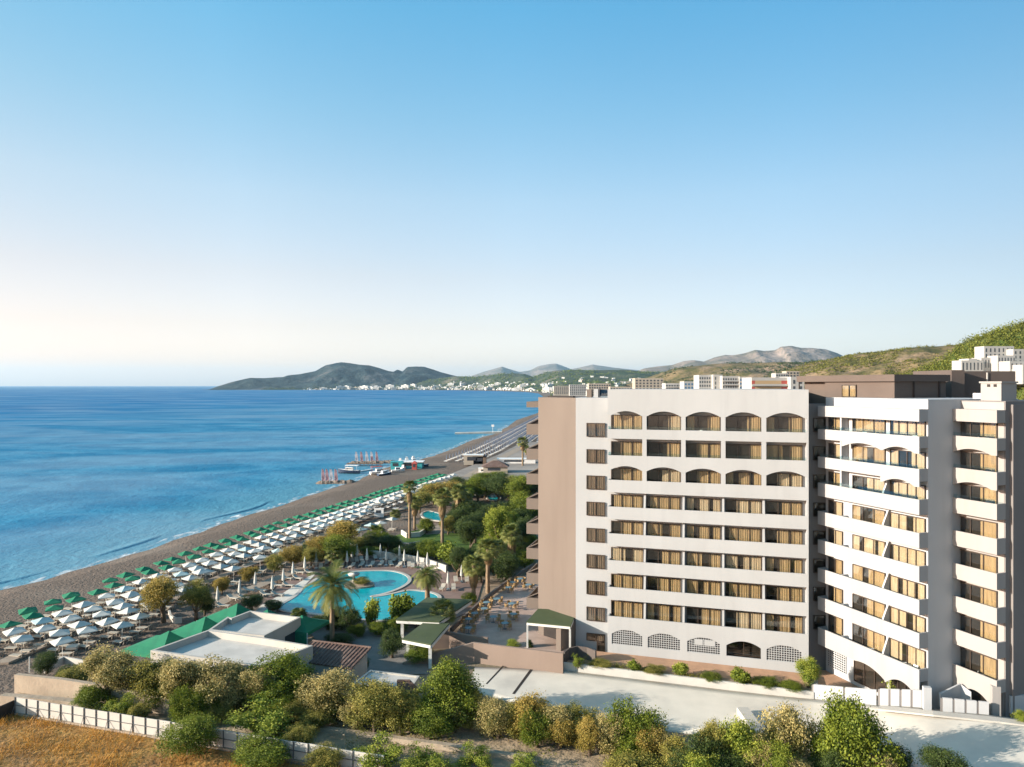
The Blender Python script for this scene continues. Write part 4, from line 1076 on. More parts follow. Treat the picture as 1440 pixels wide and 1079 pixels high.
# flat roofed beach bar, lower left
ZT, ZR = 6.2, 5.5
A, J1, J2, B_, C_, D_ = [P(x, y, ZT) for x, y in ((211.6, 914.8), (320, 867.3), (326, 868.6), (351.5, 858.8), (422.9, 867.9), (371.4, 894))]
X_ = P(292.9, 885.9, ZT); E_ = P(440, 908, ZT); F_ = P(366, 937, ZT); Dp = P(369.6, 896.4, ZT)
bar = empty('beach_bar_building', (A.x, A.y, 2.4), label='white flat roofed beach bar with two roof terraces behind parapets', cat='building')
lowp = [A, F_, E_, Dp, X_]; upp = [X_, D_, C_, B_, J2, J1]
def roofbody(poly, nm, root, z0=2.3, zr=ZR, zt=ZT, wm='roofwhite', rm='roofscreed', t=0.28):
    pl = [(q.x, q.y) for q in poly]
    mb = MB(); mb.prism(pl, z0, zr); ring(mb, pl, t, zr, zt)
    mb.build(nm, MT[wm], root)
    inn = offset_poly(pl, t)
    mb = MB(); mb.prism(inn, zr - 0.1, zr + 0.012); mb.build('roof', MT[rm], root)
roofbody(lowp, 'wall', bar)
roofbody(upp, 'wall', bar)
mb = MB(); q0 = C_.lerp(D_, 0.1); q1 = C_.lerp(D_, 0.45); s = Vector(((D_ - C_).y, -(D_ - C_).x, 0)).normalized() * 0.03
s = -s if s.x < 0 else s
q0.z = q1.z = 0
mb.hexa([q0 + Vector((0, 0, 3.3)), q1 + Vector((0, 0, 3.3)), q1 + s + Vector((0, 0, 3.3)), q0 + s + Vector((0, 0, 3.3))], [q0 + Vector((0, 0, 4.9)), q1 + Vector((0, 0, 4.9)), q1 + s + Vector((0, 0, 4.9)), q0 + s + Vector((0, 0, 4.9))])
mb.build('window', MT['windowdark'], bar)
# tiled lean-to and small flat roofs beside it
def slope_roof(name, R1, R2, E2, E1, label, wallz=2.3, mat='tile'):
    root = empty(name, (E1.x, E1.y, wallz), label=label, cat='building')
    n = (R2 - R1).cross(E1 - R1).normalized(); n = n if n.z > 0 else -n
    mb = MB(); mb.hexa([R1, R2, E2, E1], [q + n * 0.12 for q in (R1, R2, E2, E1)])
    k = 16
    for i in range(k + 1):
        a = R1.lerp(R2, i / k) + n * 0.14; c = E1.lerp(E2, i / k) + n * 0.14
        mb.tube([a, c], [0.07, 0.07], 6)
    mb.tube([R1 + n * 0.16, R2 + n * 0.16], [0.12, 0.12], 8)
    mb.build('roof', MT[mat], root)
    c = (R1 + R2 + E1 + E2) / 4
    pl = [q.lerp(c, 0.1) for q in (R1, R2, E2, E1)]
    mb = MB(); mb.hexa([(q.x, q.y, wallz) for q in pl], [(q.x, q.y, q.z - 0.05) for q in pl]); mb.build('wall', MT['roofwhite'], root)
slope_roof('tiled_kiosk', P(440, 903, 5.5), P(522, 912.5, 5.5), P(494, 942, 4.5), P(412, 930, 4.5), 'small kiosk with a red brown clay tile roof beside the bar')
k2 = empty('service_hut', P(545, 960, 2.4), label='low service hut with a pale flat roof between tile roof and ramp wall', cat='building')
roofbody([P(496, 961, 4.7), P(578, 968, 4.7), P(590, 950.5, 4.7), P(521, 942, 4.7)], 'wall', k2, zr=4.55, zt=4.7, t=0.2)
slope_roof('tiled_porch', P(559, 958, 5.2), P(577, 958, 5.2), P(592, 974, 4.3), P(560, 976, 4.3), 'little red brown pointed porch roof in front of the service hut')

# green canvas tents round the bar
dwl = (J1 - A).to_2d().normalized()
def tent(pk, u, left, right, half, ze, label, curtain=False, ry=0):
    root = empty('canvas_tent', (pk.x, pk.y, 2.4), label=label, cat='tent', group='green tents round the beach bar')
    u = Vector((u[0], u[1], 0)).normalized(); r = Vector((u.y, -u.x, 0))
    k = [pk - u * half - r * left, pk - u * half + r * right, pk + u * half + r * right, pk + u * half - r * left]
    k = [Vector((q.x, q.y, ze)) for q in k]
    mb = MB(); n = 6; tops = []
    for i in range(4):
        a, c = k[i], k[(i + 1) % 4]
        g = []
        for j in range(n + 1):
            t = j / n; sag = 0.16 * math.sin(math.pi * t)
            g.append((a.lerp(pk, t) - Vector((0, 0, sag)), c.lerp(pk, t) - Vector((0, 0, sag))))
        for j in range(n):
            mb.add([g[j][0], g[j][1], g[j + 1][1], g[j + 1][0]], [(0, 1, 2, 3)])
        mb.add([a, c, c - Vector((0, 0, 0.35)), a - Vector((0, 0, 0.35))], [(0, 1, 2, 3)])
    mb.build('canvas', MT['greencloth'], root)
    for q in k:
        mb = MB(); mb.tube([(q.x, q.y, 2.2), (q.x, q.y, ze - 0.02)], [0.05, 0.05], 6); mb.build('pole', MT['pole'], root)
    if curtain:
        a, c = k[0], k[1]
        m2 = 30; mb = MB()
        for i in range(m2 + 1):
            q = a.lerp(c, i / m2) + u * (0.06 * math.sin(i * 1.9)); mb.v += [(q.x, q.y, 2.7), (q.x, q.y, ze - 0.3)]
            if i: mb.f.append((2 * i - 2, 2 * i, 2 * i + 1, 2 * i - 1)); mb.m.append(0)
        mb.build('side_curtain', MT['greencloth'], root)
tent(P(238, 887, 6.35), dwl, 4.3, 1.2, 2.45, 4.55, 'green canvas tent nearest the sunbeds, first along the bar wall')
tent(P(289, 867, 6.35), dwl, 4.0, 1.3, 2.45, 4.55, 'green canvas tent in the middle of the bar wall')
tent(P(334, 848.5, 6.35), dwl, 4.0, 1.6, 2.45, 4.55, 'green canvas tent at the far corner of the bar')
tent(P(376, 857, 6.2), dwl, 2.4, 2.4, 2.0, 4.9, 'green tent with side curtain behind the upper roof terrace', True)
tent(P(425, 865, 6.0), dwl, 2.3, 2.3, 2.3, 4.9, 'green tent with side curtain beside the tall date palm', True)

# walls at the lower left
wall('retaining_wall', [P(23, 975, 2.2), P(88, 983, 2.2), P(165, 994, 2.2), P(240, 1004, 2.2)], [1.95, 2.0, 1.9, 1.4], 0.45, MT['stone'], 'weathered beige retaining wall above the lower stone ledge')
wall('stone_ledge', [P(3, 990, 2.2), P(90, 998, 2.2), P(170, 1008, 2.2)], [0.95, 1.0, 0.8], 0.7, MT['stone'], 'lower beige stone ledge in front of the retaining wall')
wall('terrace_wall', [P(62, 947, 2.2), P(90, 934, 2.2), P(134, 942, 2.2)], [0.8, 0.85, 0.8], 0.25, MT['fencewhite'], 'low white wall with a turned corner beside the dark hedge')
mb = MB(); q = P(41.5, 946, 2.2); mb.tube([q, q + Vector((0, 0, 1.7))], [0.06, 0.06], 8); tag(mb.build('marker_post', MT['pole']), 'slim white post standing left of the dark hedge', 'post')
wall('garden_step', [P(95, 912, 1.9), P(110, 911, 1.9)], 0.3, 1.2, MT['concrete'], 'short concrete step at the end of the beach walkway', 'step')
wall('curved_bench', [P(238, 866, 2.2), P(240, 873, 2.2), P(247, 877, 2.2), P(256, 876, 2.2)], 0.75, 0.25, MT['roofwhite'], 'curved white bench wall beside the golden tree', 'wall')
wall('sandy_ledge', [P(452, 1030, 2.3), P(620, 1055, 2.3), P(740, 1072, 2.3)], [0.5, 0.6, 0.5], 0.5, MT['stone'], 'crumbling beige ledge along the sandy bank')

# white boarded fence with steel posts
f0, f1 = P(22, 1005, 2.4), P(540, 1092, 2.4)
fence = empty('boarded_fence', f0, label='white boarded fence with dark steel posts round the dry field', cat='fence')
n = round((f1 - f0).length / 1.36); dr = (f1 - f0).normalized(); sd = Vector((dr.y, -dr.x, 0))
for i in range(n):
    a, c = f0.lerp(f1, i / n), f0.lerp(f1, (i + 1) / n)
    mb = MB(); s = sd * 0.03; lo = [a - s, c - s, c + s, a + s]; up = 0.22 + 0.02 * math.sin(i * 2.3)
    mb.hexa([q + Vector((0, 0, up)) for q in lo], [q + Vector((0, 0, 1.62 + 0.02 * math.sin(i * 1.7))) for q in lo]); mb.build('panel', MT['fencewhite'], fence)
    mb = MB(); p = a + sd * 0.07; mb.box(p.x - 0.035, p.x + 0.035, p.y - 0.035, p.y + 0.035, 2.35, 4.05)
    if i % 2 == 0: mb.bar(p + Vector((0, 0, 1.0)), p + sd * 0.55 + dr * 0.15, 0.035)
    mb.build('post', MT['metal'], fence)
    mb = MB(); mb.bar(a + sd * 0.06 + Vector((0, 0, 0.92)) + dr * 0.04, c + sd * 0.06 + Vector((0, 0, 0.92)) - dr * 0.04, 0.05); mb.build('rail', MT['metal'], fence)
mb = MB(); s = sd * 0.18; lo = [f0 - s, f1 - s, f1 + s, f0 + s]; mb.hexa([q + Vector((0, 0, -0.2)) for q in lo], [q + Vector((0, 0, 0.2)) for q in lo]); mb.build('footing', MT['stone'], fence)
wall('dark_hoarding', [f0 + Vector((-0.1, 0.2, 0)), P(-8, 1018, 2.4)], 1.35, 0.08, MT['dark'], 'dark boarded hoarding meeting the white fence at its corner', 'fence')

# ------------------------------------------------------------------ the pool
POOL = [(391.7, 856), (399, 849.5), (415, 840.7), (423.7, 833), (426.7, 827), (436, 823), (450, 812), (462, 807), (478, 805), (500, 804.3), (527.8, 803.2), (547, 803.2), (561, 805.7), (570.5, 809.6), (574.4, 814.4), (572.5, 819.3), (564.7, 825), (551, 831), (535.5, 835.8), (524, 837.6), (519.5, 838.6), (521, 840), (528, 840), (541, 838.2), (555, 835.3), (566.7, 832.4), (578, 830.6), (594, 832), (609.5, 834.9), (617, 839.7), (612, 847), (592, 852), (570, 860), (560, 868), (547, 873), (512, 871), (478, 868), (440, 862), (410, 860)]
sheet('pool_deck', pxs([(352, 868), (372, 845), (392, 823), (430, 800), (470, 786), (520, 780), (580, 784), (640, 800), (680, 815), (668, 855), (620, 880), (545, 884), (440, 880), (380, 870)], 2.50), MT['paving'], thick=0.3)
sheet('garden_paving', pxs([(435, 888), (470, 876), (548, 880), (600, 900), (602, 948), (500, 948), (466, 930)], 2.47), MT['darkpaving'])
sheet('pool_deck', pxs([(352, 868), (366, 852), (392, 838), (432, 812), (447, 804), (430, 822), (424, 832), (400, 848), (388, 860)], 2.53), MT['concrete'])
pool = empty('swimming_pool', P(500, 840, 2.5), label='curving turquoise swimming pool with a pale stone rim', cat='pool')
poly = [tuple(P(x, y, 2.56).xy) for x, y in POOL]
# smooth the outline
def chaikin(p, k=2):
    for _ in range(k):
        q = []
        for i in range(len(p)):
            a, c = Vector(p[i]), Vector(p[(i + 1) % len(p)])
            q += [tuple(a.lerp(c, 0.25)), tuple(a.lerp(c, 0.75))]
        p = q
    return p
poly = chaikin(poly, 2)
m, nt, N_, L_, b = nodes_of('pool_water')
c = mixc(nt, noisef(nt, 0.25, 4, 0.4, 0.6), (0.0, 0.27, 0.315), (0.0, 0.34, 0.375))
L_.new(c, b.inputs['Base Color']); b.inputs['Roughness'].default_value = 0.08; b.inputs['IOR'].default_value = 1.33; b.inputs['Specular IOR Level'].default_value = 0.22
bump_to(nt, b, noisef(nt, 1.6, 4, 0.3, 0.7), 0.25, 0.1)
MT['poolwater'] = m
bm = bmesh.new(); vs = [bm.verts.new((x - pool.location.x, y - pool.location.y, 0.06)) for x, y in poly]; bm.faces.new(vs)
bmesh.ops.triangulate(bm, faces=bm.faces); mew = bpy.data.meshes.new('water'); bm.to_mesh(mew); bm.free(); mew.materials.append(MT['poolwater'])
link('water', mew, pool)
mb = MB()
outp = offset_poly(poly, -0.55)
nP = len(poly)
for i in range(nP):
    j = (i + 1) % nP; base = len(mb.v)
    mb.v += [(*poly[i], 2.53), (*poly[j], 2.53), (*outp[j], 2.53), (*outp[i], 2.53), (*poly[i], 2.62), (*poly[j], 2.62), (*outp[j], 2.62), (*outp[i], 2.62)]
    mb.f += [(base, base + 1, base + 5, base + 4), (base + 2, base + 3, base + 7, base + 6), (base + 4, base + 5, base + 6, base + 7)]; mb.m += [0] * 3
mb.build('coping', MT['roofwhite'], pool)
isl = [tuple(P(x, y, 2.8).xy) for x, y in ((483, 825), (486, 818), (497, 815), (512, 815), (524, 818), (528, 822.5), (518, 825), (500, 826.5))]
mb = MB(); mb.prism(chaikin(isl, 2), 2.5, 2.8); tag(mb.build('pool_island', MT['stone']), 'small planted stone island in the upper part of the pool', 'island')
st = empty('fountain', P(497.5, 819, 2.8), label='white shell shaped fountain on the pool island', cat='fountain')
q = P(497.5, 819, 2.8)
mb = MB(); mb.tube([q, q + Vector((0, 0, 0.9))], [0.28, 0.18], 10); mb.build('pedestal', MT['roofwhite'], st, True)
mb = MB(); mb.tube([q + Vector((0, 0, 0.9)), q + Vector((0, 0, 1.05)), q + Vector((0, 0, 1.35))], [0.2, 0.75, 0.95], 14); mb.build('bowl', MT['roofwhite'], st, True)
wall('pool_wall', pxs([(512, 783), (540, 786), (570, 790), (600, 796), (628, 806)], 2.4), 1.25, 0.3, MT['roofwhite'], 'curved pale wall behind the pool terrace')
wall('planter_wall', pxs([(562, 764), (566, 768), (575, 769), (590, 766)], 2.4), 0.7, 0.25, MT['roofwhite'], 'small pale curved planter wall on the lawn edge')
wall('planter_wall', pxs([(565, 752), (572, 757), (590, 755), (602, 747)], 2.4), 1.0, 0.3, MT['concrete'], 'grey stone planter round the foot of the tall fan palms')
# second pool in the garden
p2 = empty('garden_pool', P(612, 731, 2.45), label='second turquoise pool half hidden by the garden palms', cat='pool')
pl2 = chaikin([tuple(P(x, y, 2.56).xy) for x, y in ((592, 723), (602, 718), (616, 722), (634, 728), (638, 731), (630, 733), (612, 732), (598, 729))], 2)
mb = MB(); mb.prism(pl2, 2.4, 2.56); mb.build('water', MT['poolwater'], p2)
mb = MB(); ring(mb, offset_poly(pl2, -0.5), 0.48, 2.4, 2.64); mb.build('coping', MT['roofwhite'], p2)
p3 = empty('garden_pool', P(694, 699, 2.45), label='little turquoise pool among dark trees by the sea balconies', cat='pool')
pl3 = chaikin([tuple(P(x, y, 2.56).xy) for x, y in ((684, 699), (694, 695), (703, 698), (701, 703), (690, 704))], 2)
mb = MB(); mb.prism(pl3, 2.4, 2.56); mb.build('water', MT['poolwater'], p3)
mb = MB(); ring(mb, offset_poly(pl3, -0.5), 0.48, 2.4, 2.64); mb.build('coping', MT['roofwhite'], p3)
sheet('path', pxs([(590, 745), (620, 738), (655, 741), (650, 748), (600, 752)], 2.47), MT['path'])

# ------------------------------------------------------------------ beach parasols and sunbeds
def ground_z(x, y):
    w = (x - shore_x(y)) * 0.975
    return float(np.interp(w, [o[0] for o in OFF], [o[1] for o in OFF]))

def parasol_proto(mat):
    root = empty('beach_umbrella')
    mb = MB(); mb.tube([(0, 0, 0), (0, 0, 2.40)], [0.035, 0.03], 6); mb.build('pole', MT['pole'], root)
    mb = MB(); R = 1.42; n = 4
    for i in range(4):
        a0 = math.pi / 2 * i; a1 = a0 + math.pi / 2
        A0 = Vector((math.cos(a0) * R, math.sin(a0) * R, 2.02)); A1 = Vector((math.cos(a1) * R, math.sin(a1) * R, 2.02)); T = Vector((0, 0, 2.47))
        mid = (A0 + A1) / 2 * 1.03; mid.z = 2.0
        for (p, q) in ((A0, mid), (mid, A1)):
            m1 = p.lerp(T, 0.5) - Vector((0, 0, 0.03)); m2 = q.lerp(T, 0.5) - Vector((0, 0, 0.03))
            mb.add([p, q, m2, m1], [(0, 1, 2, 3)]); mb.add([m1, m2, T], [(0, 1, 2)])
            mb.add([p, q, q - Vector((0, 0, 0.10)), p - Vector((0, 0, 0.10))], [(0, 1, 2, 3)])
    mb.build('canopy', mat, root)
    return root

def lounger_mesh():
    mb = MB()
    mb.box(-0.32, 0.32, -0.95, 0.35, 0.28, 0.35)
    mb.hexa([(-0.32, 0.35, 0.28), (0.32, 0.35, 0.28), (0.32, 0.98, 0.62), (-0.32, 0.98, 0.62)], [(-0.32, 0.33, 0.35), (0.32, 0.33, 0.35), (0.32, 0.95, 0.69), (-0.32, 0.95, 0.69)])
    for x in (-0.27, 0.27):
        for y in (-0.8, 0.3): mb.box(x - 0.03, x + 0.03, y - 0.04, y + 0.04, 0, 0.28)
        mb.bar((x, 0.9, 0.62), (x, 0.75, 0.02), 0.04)
    return mb.mesh('sun_lounger', MT['lounger'])

UG = parasol_proto(MT['greenumb']); UW = parasol_proto(MT['whiteumb']); UP = parasol_proto(MT['paleumb'])
protos = {'g': UG, 'w': UW, 'p': UP}
used = {k: False for k in protos}
LOUNGER = lounger_mesh()
PLAB = {('g', 0): ('green beach umbrella in the row nearest the sea', 'green umbrellas of the seaward row'),
        ('g', 1): ('green beach umbrella in the second row from the sea', 'green umbrellas of the second row'),
        ('w', 2): ('white beach umbrella in the row right behind the green ones', 'white umbrellas of the third row'),
        ('w', 3): ('white beach umbrella in the fourth row from the sea', 'white umbrellas of the fourth row'),
        ('w', 4): ('white beach umbrella in the fifth row from the sea', 'white umbrellas of the fifth row'),
        ('w', 5): ('white beach umbrella in the sixth row from the sea', 'white umbrellas of the sixth row'),
        ('w', 6): ('white beach umbrella in the row nearest the walkway', 'white umbrellas of the inland row')}
PPALE = ('pale blue tinted beach umbrella among the white ones', 'pale umbrellas among the white rows')
loung = []
def put_umbrella(kind, x, y, lab, grp, rz=None, z=None, sc=1.0):
    z = ground_z(x, y) if z is None else z
    if not used[kind]: o = protos[kind]; used[kind] = True
    else: o = copy_tree(protos[kind])
    o.location = (x, y, z); o.rotation_euler = (rb.uniform(-0.06, 0.06), rb.uniform(-0.06, 0.06), rb.uniform(-0.35, 0.35) + 0.05 if rz is None else rz); o.scale = (sc, sc, sc * rb.uniform(0.96, 1.04))
    tag(o, lab, 'umbrella', grp)
    return o
rb = random.Random(5)
FRL = [Vector(q) for q in ((-70.5, 62), (-66, 83), (-62.9, 98.9), (-56.4, 130.5), (-49.8, 155), (-31.7, 213), (-24.5, 236))]
def along(line, s):
    for i in range(len(line) - 1):
        L = (line[i + 1] - line[i]).length
        if s <= L or i == len(line) - 2:
            d = (line[i + 1] - line[i]) / L
            return line[i] + d * s, d
        s -= L
DS = 3.6
for r in range(7):
    for j in range(1, 60):
        p, d = along(FRL, j * DS + (1.7 if r % 2 else 0))
        if p.y > 236: break
        nrm = Vector((d.y, -d.x))
        q = p + nrm * (r * 2.8 + rb.uniform(-0.22, 0.22)) + d * rb.uniform(-0.3, 0.3)
        if q.y < 81: continue
        if r == 6 and q.y > 93: continue
        if r == 5 and q.y > 104: continue
        if r >= 4 and q.y > 168: continue
        if r >= 3 and q.y > 205: continue
        if q.y < 87 and q.x > -49: continue
        if r == 0 and rb.random() < 0.06: continue
        if (q.x + 0.72 * q.y) < -4: continue
        kind = 'g' if r < 2 else ('p' if rb.random() < 0.08 else 'w')
        lab, grp = PPALE if kind == 'p' else PLAB[(kind, r)]
        put_umbrella(kind, q.x, q.y, lab, grp)
        for s in (-1, 1):
            loung.append((q + d * (s * 0.72) + nrm * rb.uniform(-0.1, 0.5), math.atan2(nrm.y, nrm.x) - math.pi / 2 + rb.uniform(-0.15, 0.15), r))
for (px, py, k, lab) in ((283, 822, 'w', 'white umbrella standing on the seaward path edge by the small golden shrub'), (328.5, 817, 'w', 'white umbrella between the two small golden shrubs'), (366, 801, 'w', 'white umbrella beside the shrubs further along the path'), (392, 792, 'p', 'pale umbrella behind the rounded shrub on the path'),
                         (508, 759, 'p', 'pale blue umbrella at the near end of the small lawn group'), (522, 753, 'p', 'pale blue umbrella in the middle of the small lawn group'), (536, 749, 'w', 'white umbrella in the small group by the lawn'), (551, 743, 'w', 'white umbrella at the far end of the small lawn group'), (497, 764, 'p', 'pale umbrella next to the dark round palms'), (533, 716, 'w', 'white umbrella behind the tall fan palms, nearest'), (556, 713, 'w', 'white umbrella behind the tall fan palms, farther')):
    q = P(px, py, 2.3)
    put_umbrella(k, q.x, q.y, lab, None, z=2.35)
    for s in (-1, 1): loung.append((Vector((q.x + 0.2, q.y + s * 0.75)), -1.8 + rb.uniform(-0.2, 0.2), 8))

loung.sort(key=lambda t: t[0].y)
LL = {0: ('sun lounger beneath a green umbrella in the row nearest the sea', 'loungers of the seaward green row'), 1: ('sun lounger beneath a green umbrella of the second row', 'loungers of the second green row'),
      2: ('sun lounger under the white umbrellas right behind the green rows', 'loungers of the third row'), 3: ('sun lounger under white umbrellas of the fourth row', 'loungers of the fourth row'),
      4: ('sun lounger under white umbrellas of the fifth row', 'loungers of the fifth row'), 5: ('sun lounger under white umbrellas of the sixth row', 'loungers of the sixth row'),
      6: ('sun lounger in the inland row beside the walkway', 'loungers of the inland row'), 8: ('sun lounger under a white umbrella beyond the seaward path', 'loungers beyond the seaward path')}
pool_l = []
first = None
far_l = []
for i, (q, a, r) in enumerate(loung):
    if i >= 250: far_l.append((q, a)); continue
    if first is None: first = link('sun_lounger', LOUNGER); o = first
    else: o = first.copy(); COL.objects.link(o)
    o.location = (q.x, q.y, ground_z(q.x, q.y)); o.rotation_euler = (0, 0, a)
    tag(o, LL[r][0], 'sun lounger', LL[r][1])
# closed parasols and sunbeds round the pool
def closed_proto(mat, name='closed_parasol'):
    root = empty(name)
    mb = MB(); mb.tube([(0, 0, 0), (0, 0, 2.75)], [0.035, 0.03], 6); mb.box(-0.25, 0.25, -0.25, 0.25, 0, 0.1); mb.build('pole', MT['pole'], root)
    mb = MB(); mb.tube([(0, 0, 0.95), (0, 0, 1.15), (0, 0, 1.8), (0, 0, 2.5), (0, 0, 2.85)], [0.22, 0.25, 0.19, 0.10, 0.02], 9); mb.build('folded_cloth', mat, root)
    return root
CW = closed_proto(MT['whiteumb']); cfirst = True
CP = [(398.5, 825, 'closed white parasol nearest the bar on the seaward pool edge'), (428.6, 806.7, 'closed white parasol beside the seaward path at the pool bend'), (444.5, 799, 'closed white parasol at the foot of the big beige tree'), (467, 793, 'closed parasol with a round table beneath it'), (488, 798, 'closed parasol at the far rim of the pool, left of the island'), (495, 790, 'closed parasol in the shade behind the pool'),
      (502, 789, 'closed parasol in the deep shade by the pool wall'), (516, 796, 'closed white parasol at the left end of the pool wall'), (535, 786, 'closed parasol close against the pale pool wall'), (543, 795, 'closed white parasol with two loungers at the pool rim'), (561.8, 789, 'tall closed parasol in front of the pool wall'), (568.6, 797, 'closed parasol at the round end of the pool'), (587.5, 798, 'tall closed parasol by the right half of the pool wall'), (601, 802, 'closed parasol near the end of the pool wall'),
      (630, 829, 'closed white parasol on the brown ground by the pergola'), (649, 818, 'closed parasol beside the drooping palms'), (359, 832, 'closed parasol behind the round dark bush'), (337, 843, 'closed parasol above the far green tent'), (306, 854, 'closed parasol between bush and green tents'), (412, 815, 'closed parasol on the concrete pool edge'), (383, 838, 'closed parasol standing over cream loungers')]
for (px, py, lab) in CP:
    q = P(px, py, 2.5); o = CW if cfirst else copy_tree(CW); cfirst = False
    o.location = (q.x, q.y, 2.5); s = rb.uniform(0.92, 1.08); o.scale = (s, s, s); tag(o, lab, 'parasol')
    for s in (-1, 1):
        l = first.copy(); COL.objects.link(l); l.location = (q.x + s * 0.85, q.y - 0.2, 2.52); l.rotation_euler = (0, 0, rb.uniform(-0.3, 0.3) + (1.2 if px < 440 else 0.1))
        tag(l, 'cream sun lounger beneath a closed parasol round the pool', 'sun lounger', 'loungers round the pool')
# the far beach: slate parasols and rows of sunbeds
SL = closed_proto(MT['blueumb'], 'slate_parasol'); sfirst = True
fl = [P(618, 650, 1.5).xy, P(660, 634, 1.5).xy, P(700, 615, 1.5).xy, P(735, 597, 1.5).xy, P(752, 588, 1.5).xy]
def lounger_boxes(mb, x, y, z, a):
    c, s = math.cos(a), math.sin(a)
    def T(px, py, pz): return (x + px * c - py * s, y + px * s + py * c, z + pz)
    mb.hexa([T(-0.32, -0.95, 0.2), T(0.32, -0.95, 0.2), T(0.32, 0.35, 0.2), T(-0.32, 0.35, 0.2)], [T(-0.32, -0.95, 0.36), T(0.32, -0.95, 0.36), T(0.32, 0.35, 0.36), T(-0.32, 0.35, 0.36)])
    mb.hexa([T(-0.32, 0.36, 0.25), T(0.32, 0.36, 0.25), T(0.32, 0.95, 0.62), T(-0.32, 0.95, 0.62)], [T(-0.32, 0.34, 0.36), T(0.32, 0.34, 0.36), T(0.32, 0.93, 0.72), T(-0.32, 0.93, 0.72)])
mbL = MB(); mbP = MB(); ns = 0
for (q, a) in far_l: lounger_boxes(mbL, q.x, q.y, ground_z(q.x, q.y), a)
cand = []
for r in range(9):
    for j in range(0, 110):
        p, d = along(fl, j * 5.2 + (r % 2) * 2.6)
        if p.y > 760: break
        nrm = Vector((d.y, -d.x)); q = p + nrm * (3 + r * 4.2) + d * rb.uniform(-0.4, 0.4)
        if r > 3 and q.y < 330 + 10 * r: continue
        cand.append((q, d, r))
cand.sort(key=lambda t: t[0].y)
for (q, d, r) in cand:
    z = 1.75
    if ns < 60:
        o = SL if sfirst else copy_tree(SL); sfirst = False; o.location = (q.x, q.y, z); tag(o, 'folded slate blue parasol among sunbeds on the far beach', 'parasol', 'slate parasols of the far beach'); ns += 1
    else:
        mbP.tube([(q.x, q.y, z), (q.x, q.y, z + 0.9), (q.x, q.y, z + 1.2), (q.x, q.y, z + 2.8)], [0.04, 0.3, 0.42, 0.03], 5)
    nrm = Vector((d.y, -d.x))
    for s in (-1, 1):
        if rb.random() < 0.1: continue
        lounger_boxes(mbL, q.x + d.x * s * 0.9, q.y + d.y * s * 0.9, z, math.atan2(nrm.y, nrm.x) - math.pi / 2)
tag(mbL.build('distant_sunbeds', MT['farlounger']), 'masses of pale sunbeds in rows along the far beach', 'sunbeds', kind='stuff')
tag(mbP.build('distant_parasols', MT['blueumb']), 'folded slate parasols dotting the farthest rows of the beach', 'parasols', kind='stuff')

# ------------------------------------------------------------------ terrace tables and chairs
mb = MB(); mb.tube([(0, 0, 0), (0, 0, 0.03)], [0.28, 0.26], 12); mb.tube([(0, 0, 0.03), (0, 0, 0.71)], [0.04, 0.04], 8); LEGM = mb.mesh('leg', MT['metal'])
mb = MB(); mb.tube([(0, 0, 0.71), (0, 0, 0.75)], [0.46, 0.46], 20); TOPM = mb.mesh('table_top', MT['bluetop'])
mb = MB()
for x in (-0.21, 0.21):
    for y in (-0.2, 0.2): mb.tube([(x, y, 0), (x * 0.95, y * 0.95, 0.44)], [0.018, 0.02], 5)
mb.box(-0.24, 0.24, -0.23, 0.23, 0.43, 0.49)
for i in range(7):
    a = math.pi * (0.08 + 0.84 * i / 6); a2 = math.pi * (0.08 + 0.84 * (i + 1) / 6)
    mb.tube([(0.25 * math.cos(a), 0.24 * math.sin(a), 0.49), (0.29 * math.cos(a), 0.29 * math.sin(a), 0.84)], [0.018, 0.018], 5)
    if i < 6: mb.hexa([(0.25 * math.cos(a), 0.24 * math.sin(a), 0.56), (0.25 * math.cos(a2), 0.24 * math.sin(a2), 0.56), (0.27 * math.cos(a2), 0.26 * math.sin(a2), 0.56), (0.27 * math.cos(a), 0.26 * math.sin(a), 0.56)], [(0.28 * math.cos(a), 0.28 * math.sin(a), 0.84), (0.28 * math.cos(a2), 0.28 * math.sin(a2), 0.84), (0.3 * math.cos(a2), 0.3 * math.sin(a2), 0.84), (0.3 * math.cos(a), 0.3 * math.sin(a), 0.84)])
CHM = mb.mesh('cane_chair', MT['cane'])
TPX = [(658.6, 882.6, 'nearest the balustrade wall'), (658.6, 870, 'second along the tan parapet'), (667.4, 862, 'third along the tan parapet'), (681, 855.4, 'fourth along the tan parapet'), (684, 846.7, 'fifth along the tan parapet'), (698.5, 841.8, 'in the middle of the parapet row'), (715, 826, 'in the far part of the parapet row'), (721, 818.5, 'next to last in the parapet row'), (731.5, 813.6, 'farthest from the balustrade wall'), (743, 822, 'close under the sea side balconies'), (719, 848.6, 'alone in the middle of the terrace'), (722, 863, 'beside the entrance canopy'), (710, 876, 'nearest the entrance canopy ramp'), (693.6, 867, 'in the open centre of the terrace')]
for px, py, where in TPX:
    q = P(px, py, 3.75)
    t = empty('terrace_table', (q.x, q.y, 3.0), 0, 'round pale blue dining table ' + where, 'table', 'dining tables on the terrace')
    link('table_top', TOPM, t); link('leg', LEGM, t)
    for j in range(4):
        a = rb.uniform(-0.25, 0.25) + math.pi / 2 * j + 0.6; rr = rb.uniform(0.62, 0.85)
        c = link('cane_chair', CHM, None, (q.x + rr * math.cos(a), q.y + rr * math.sin(a), 3.0)); c.rotation_euler = (0, 0, a - math.pi / 2 + rb.uniform(-0.3, 0.3))
        tag(c, 'honey coloured cane chair at the table ' + where, 'chair', 'cane chairs at the table ' + where)

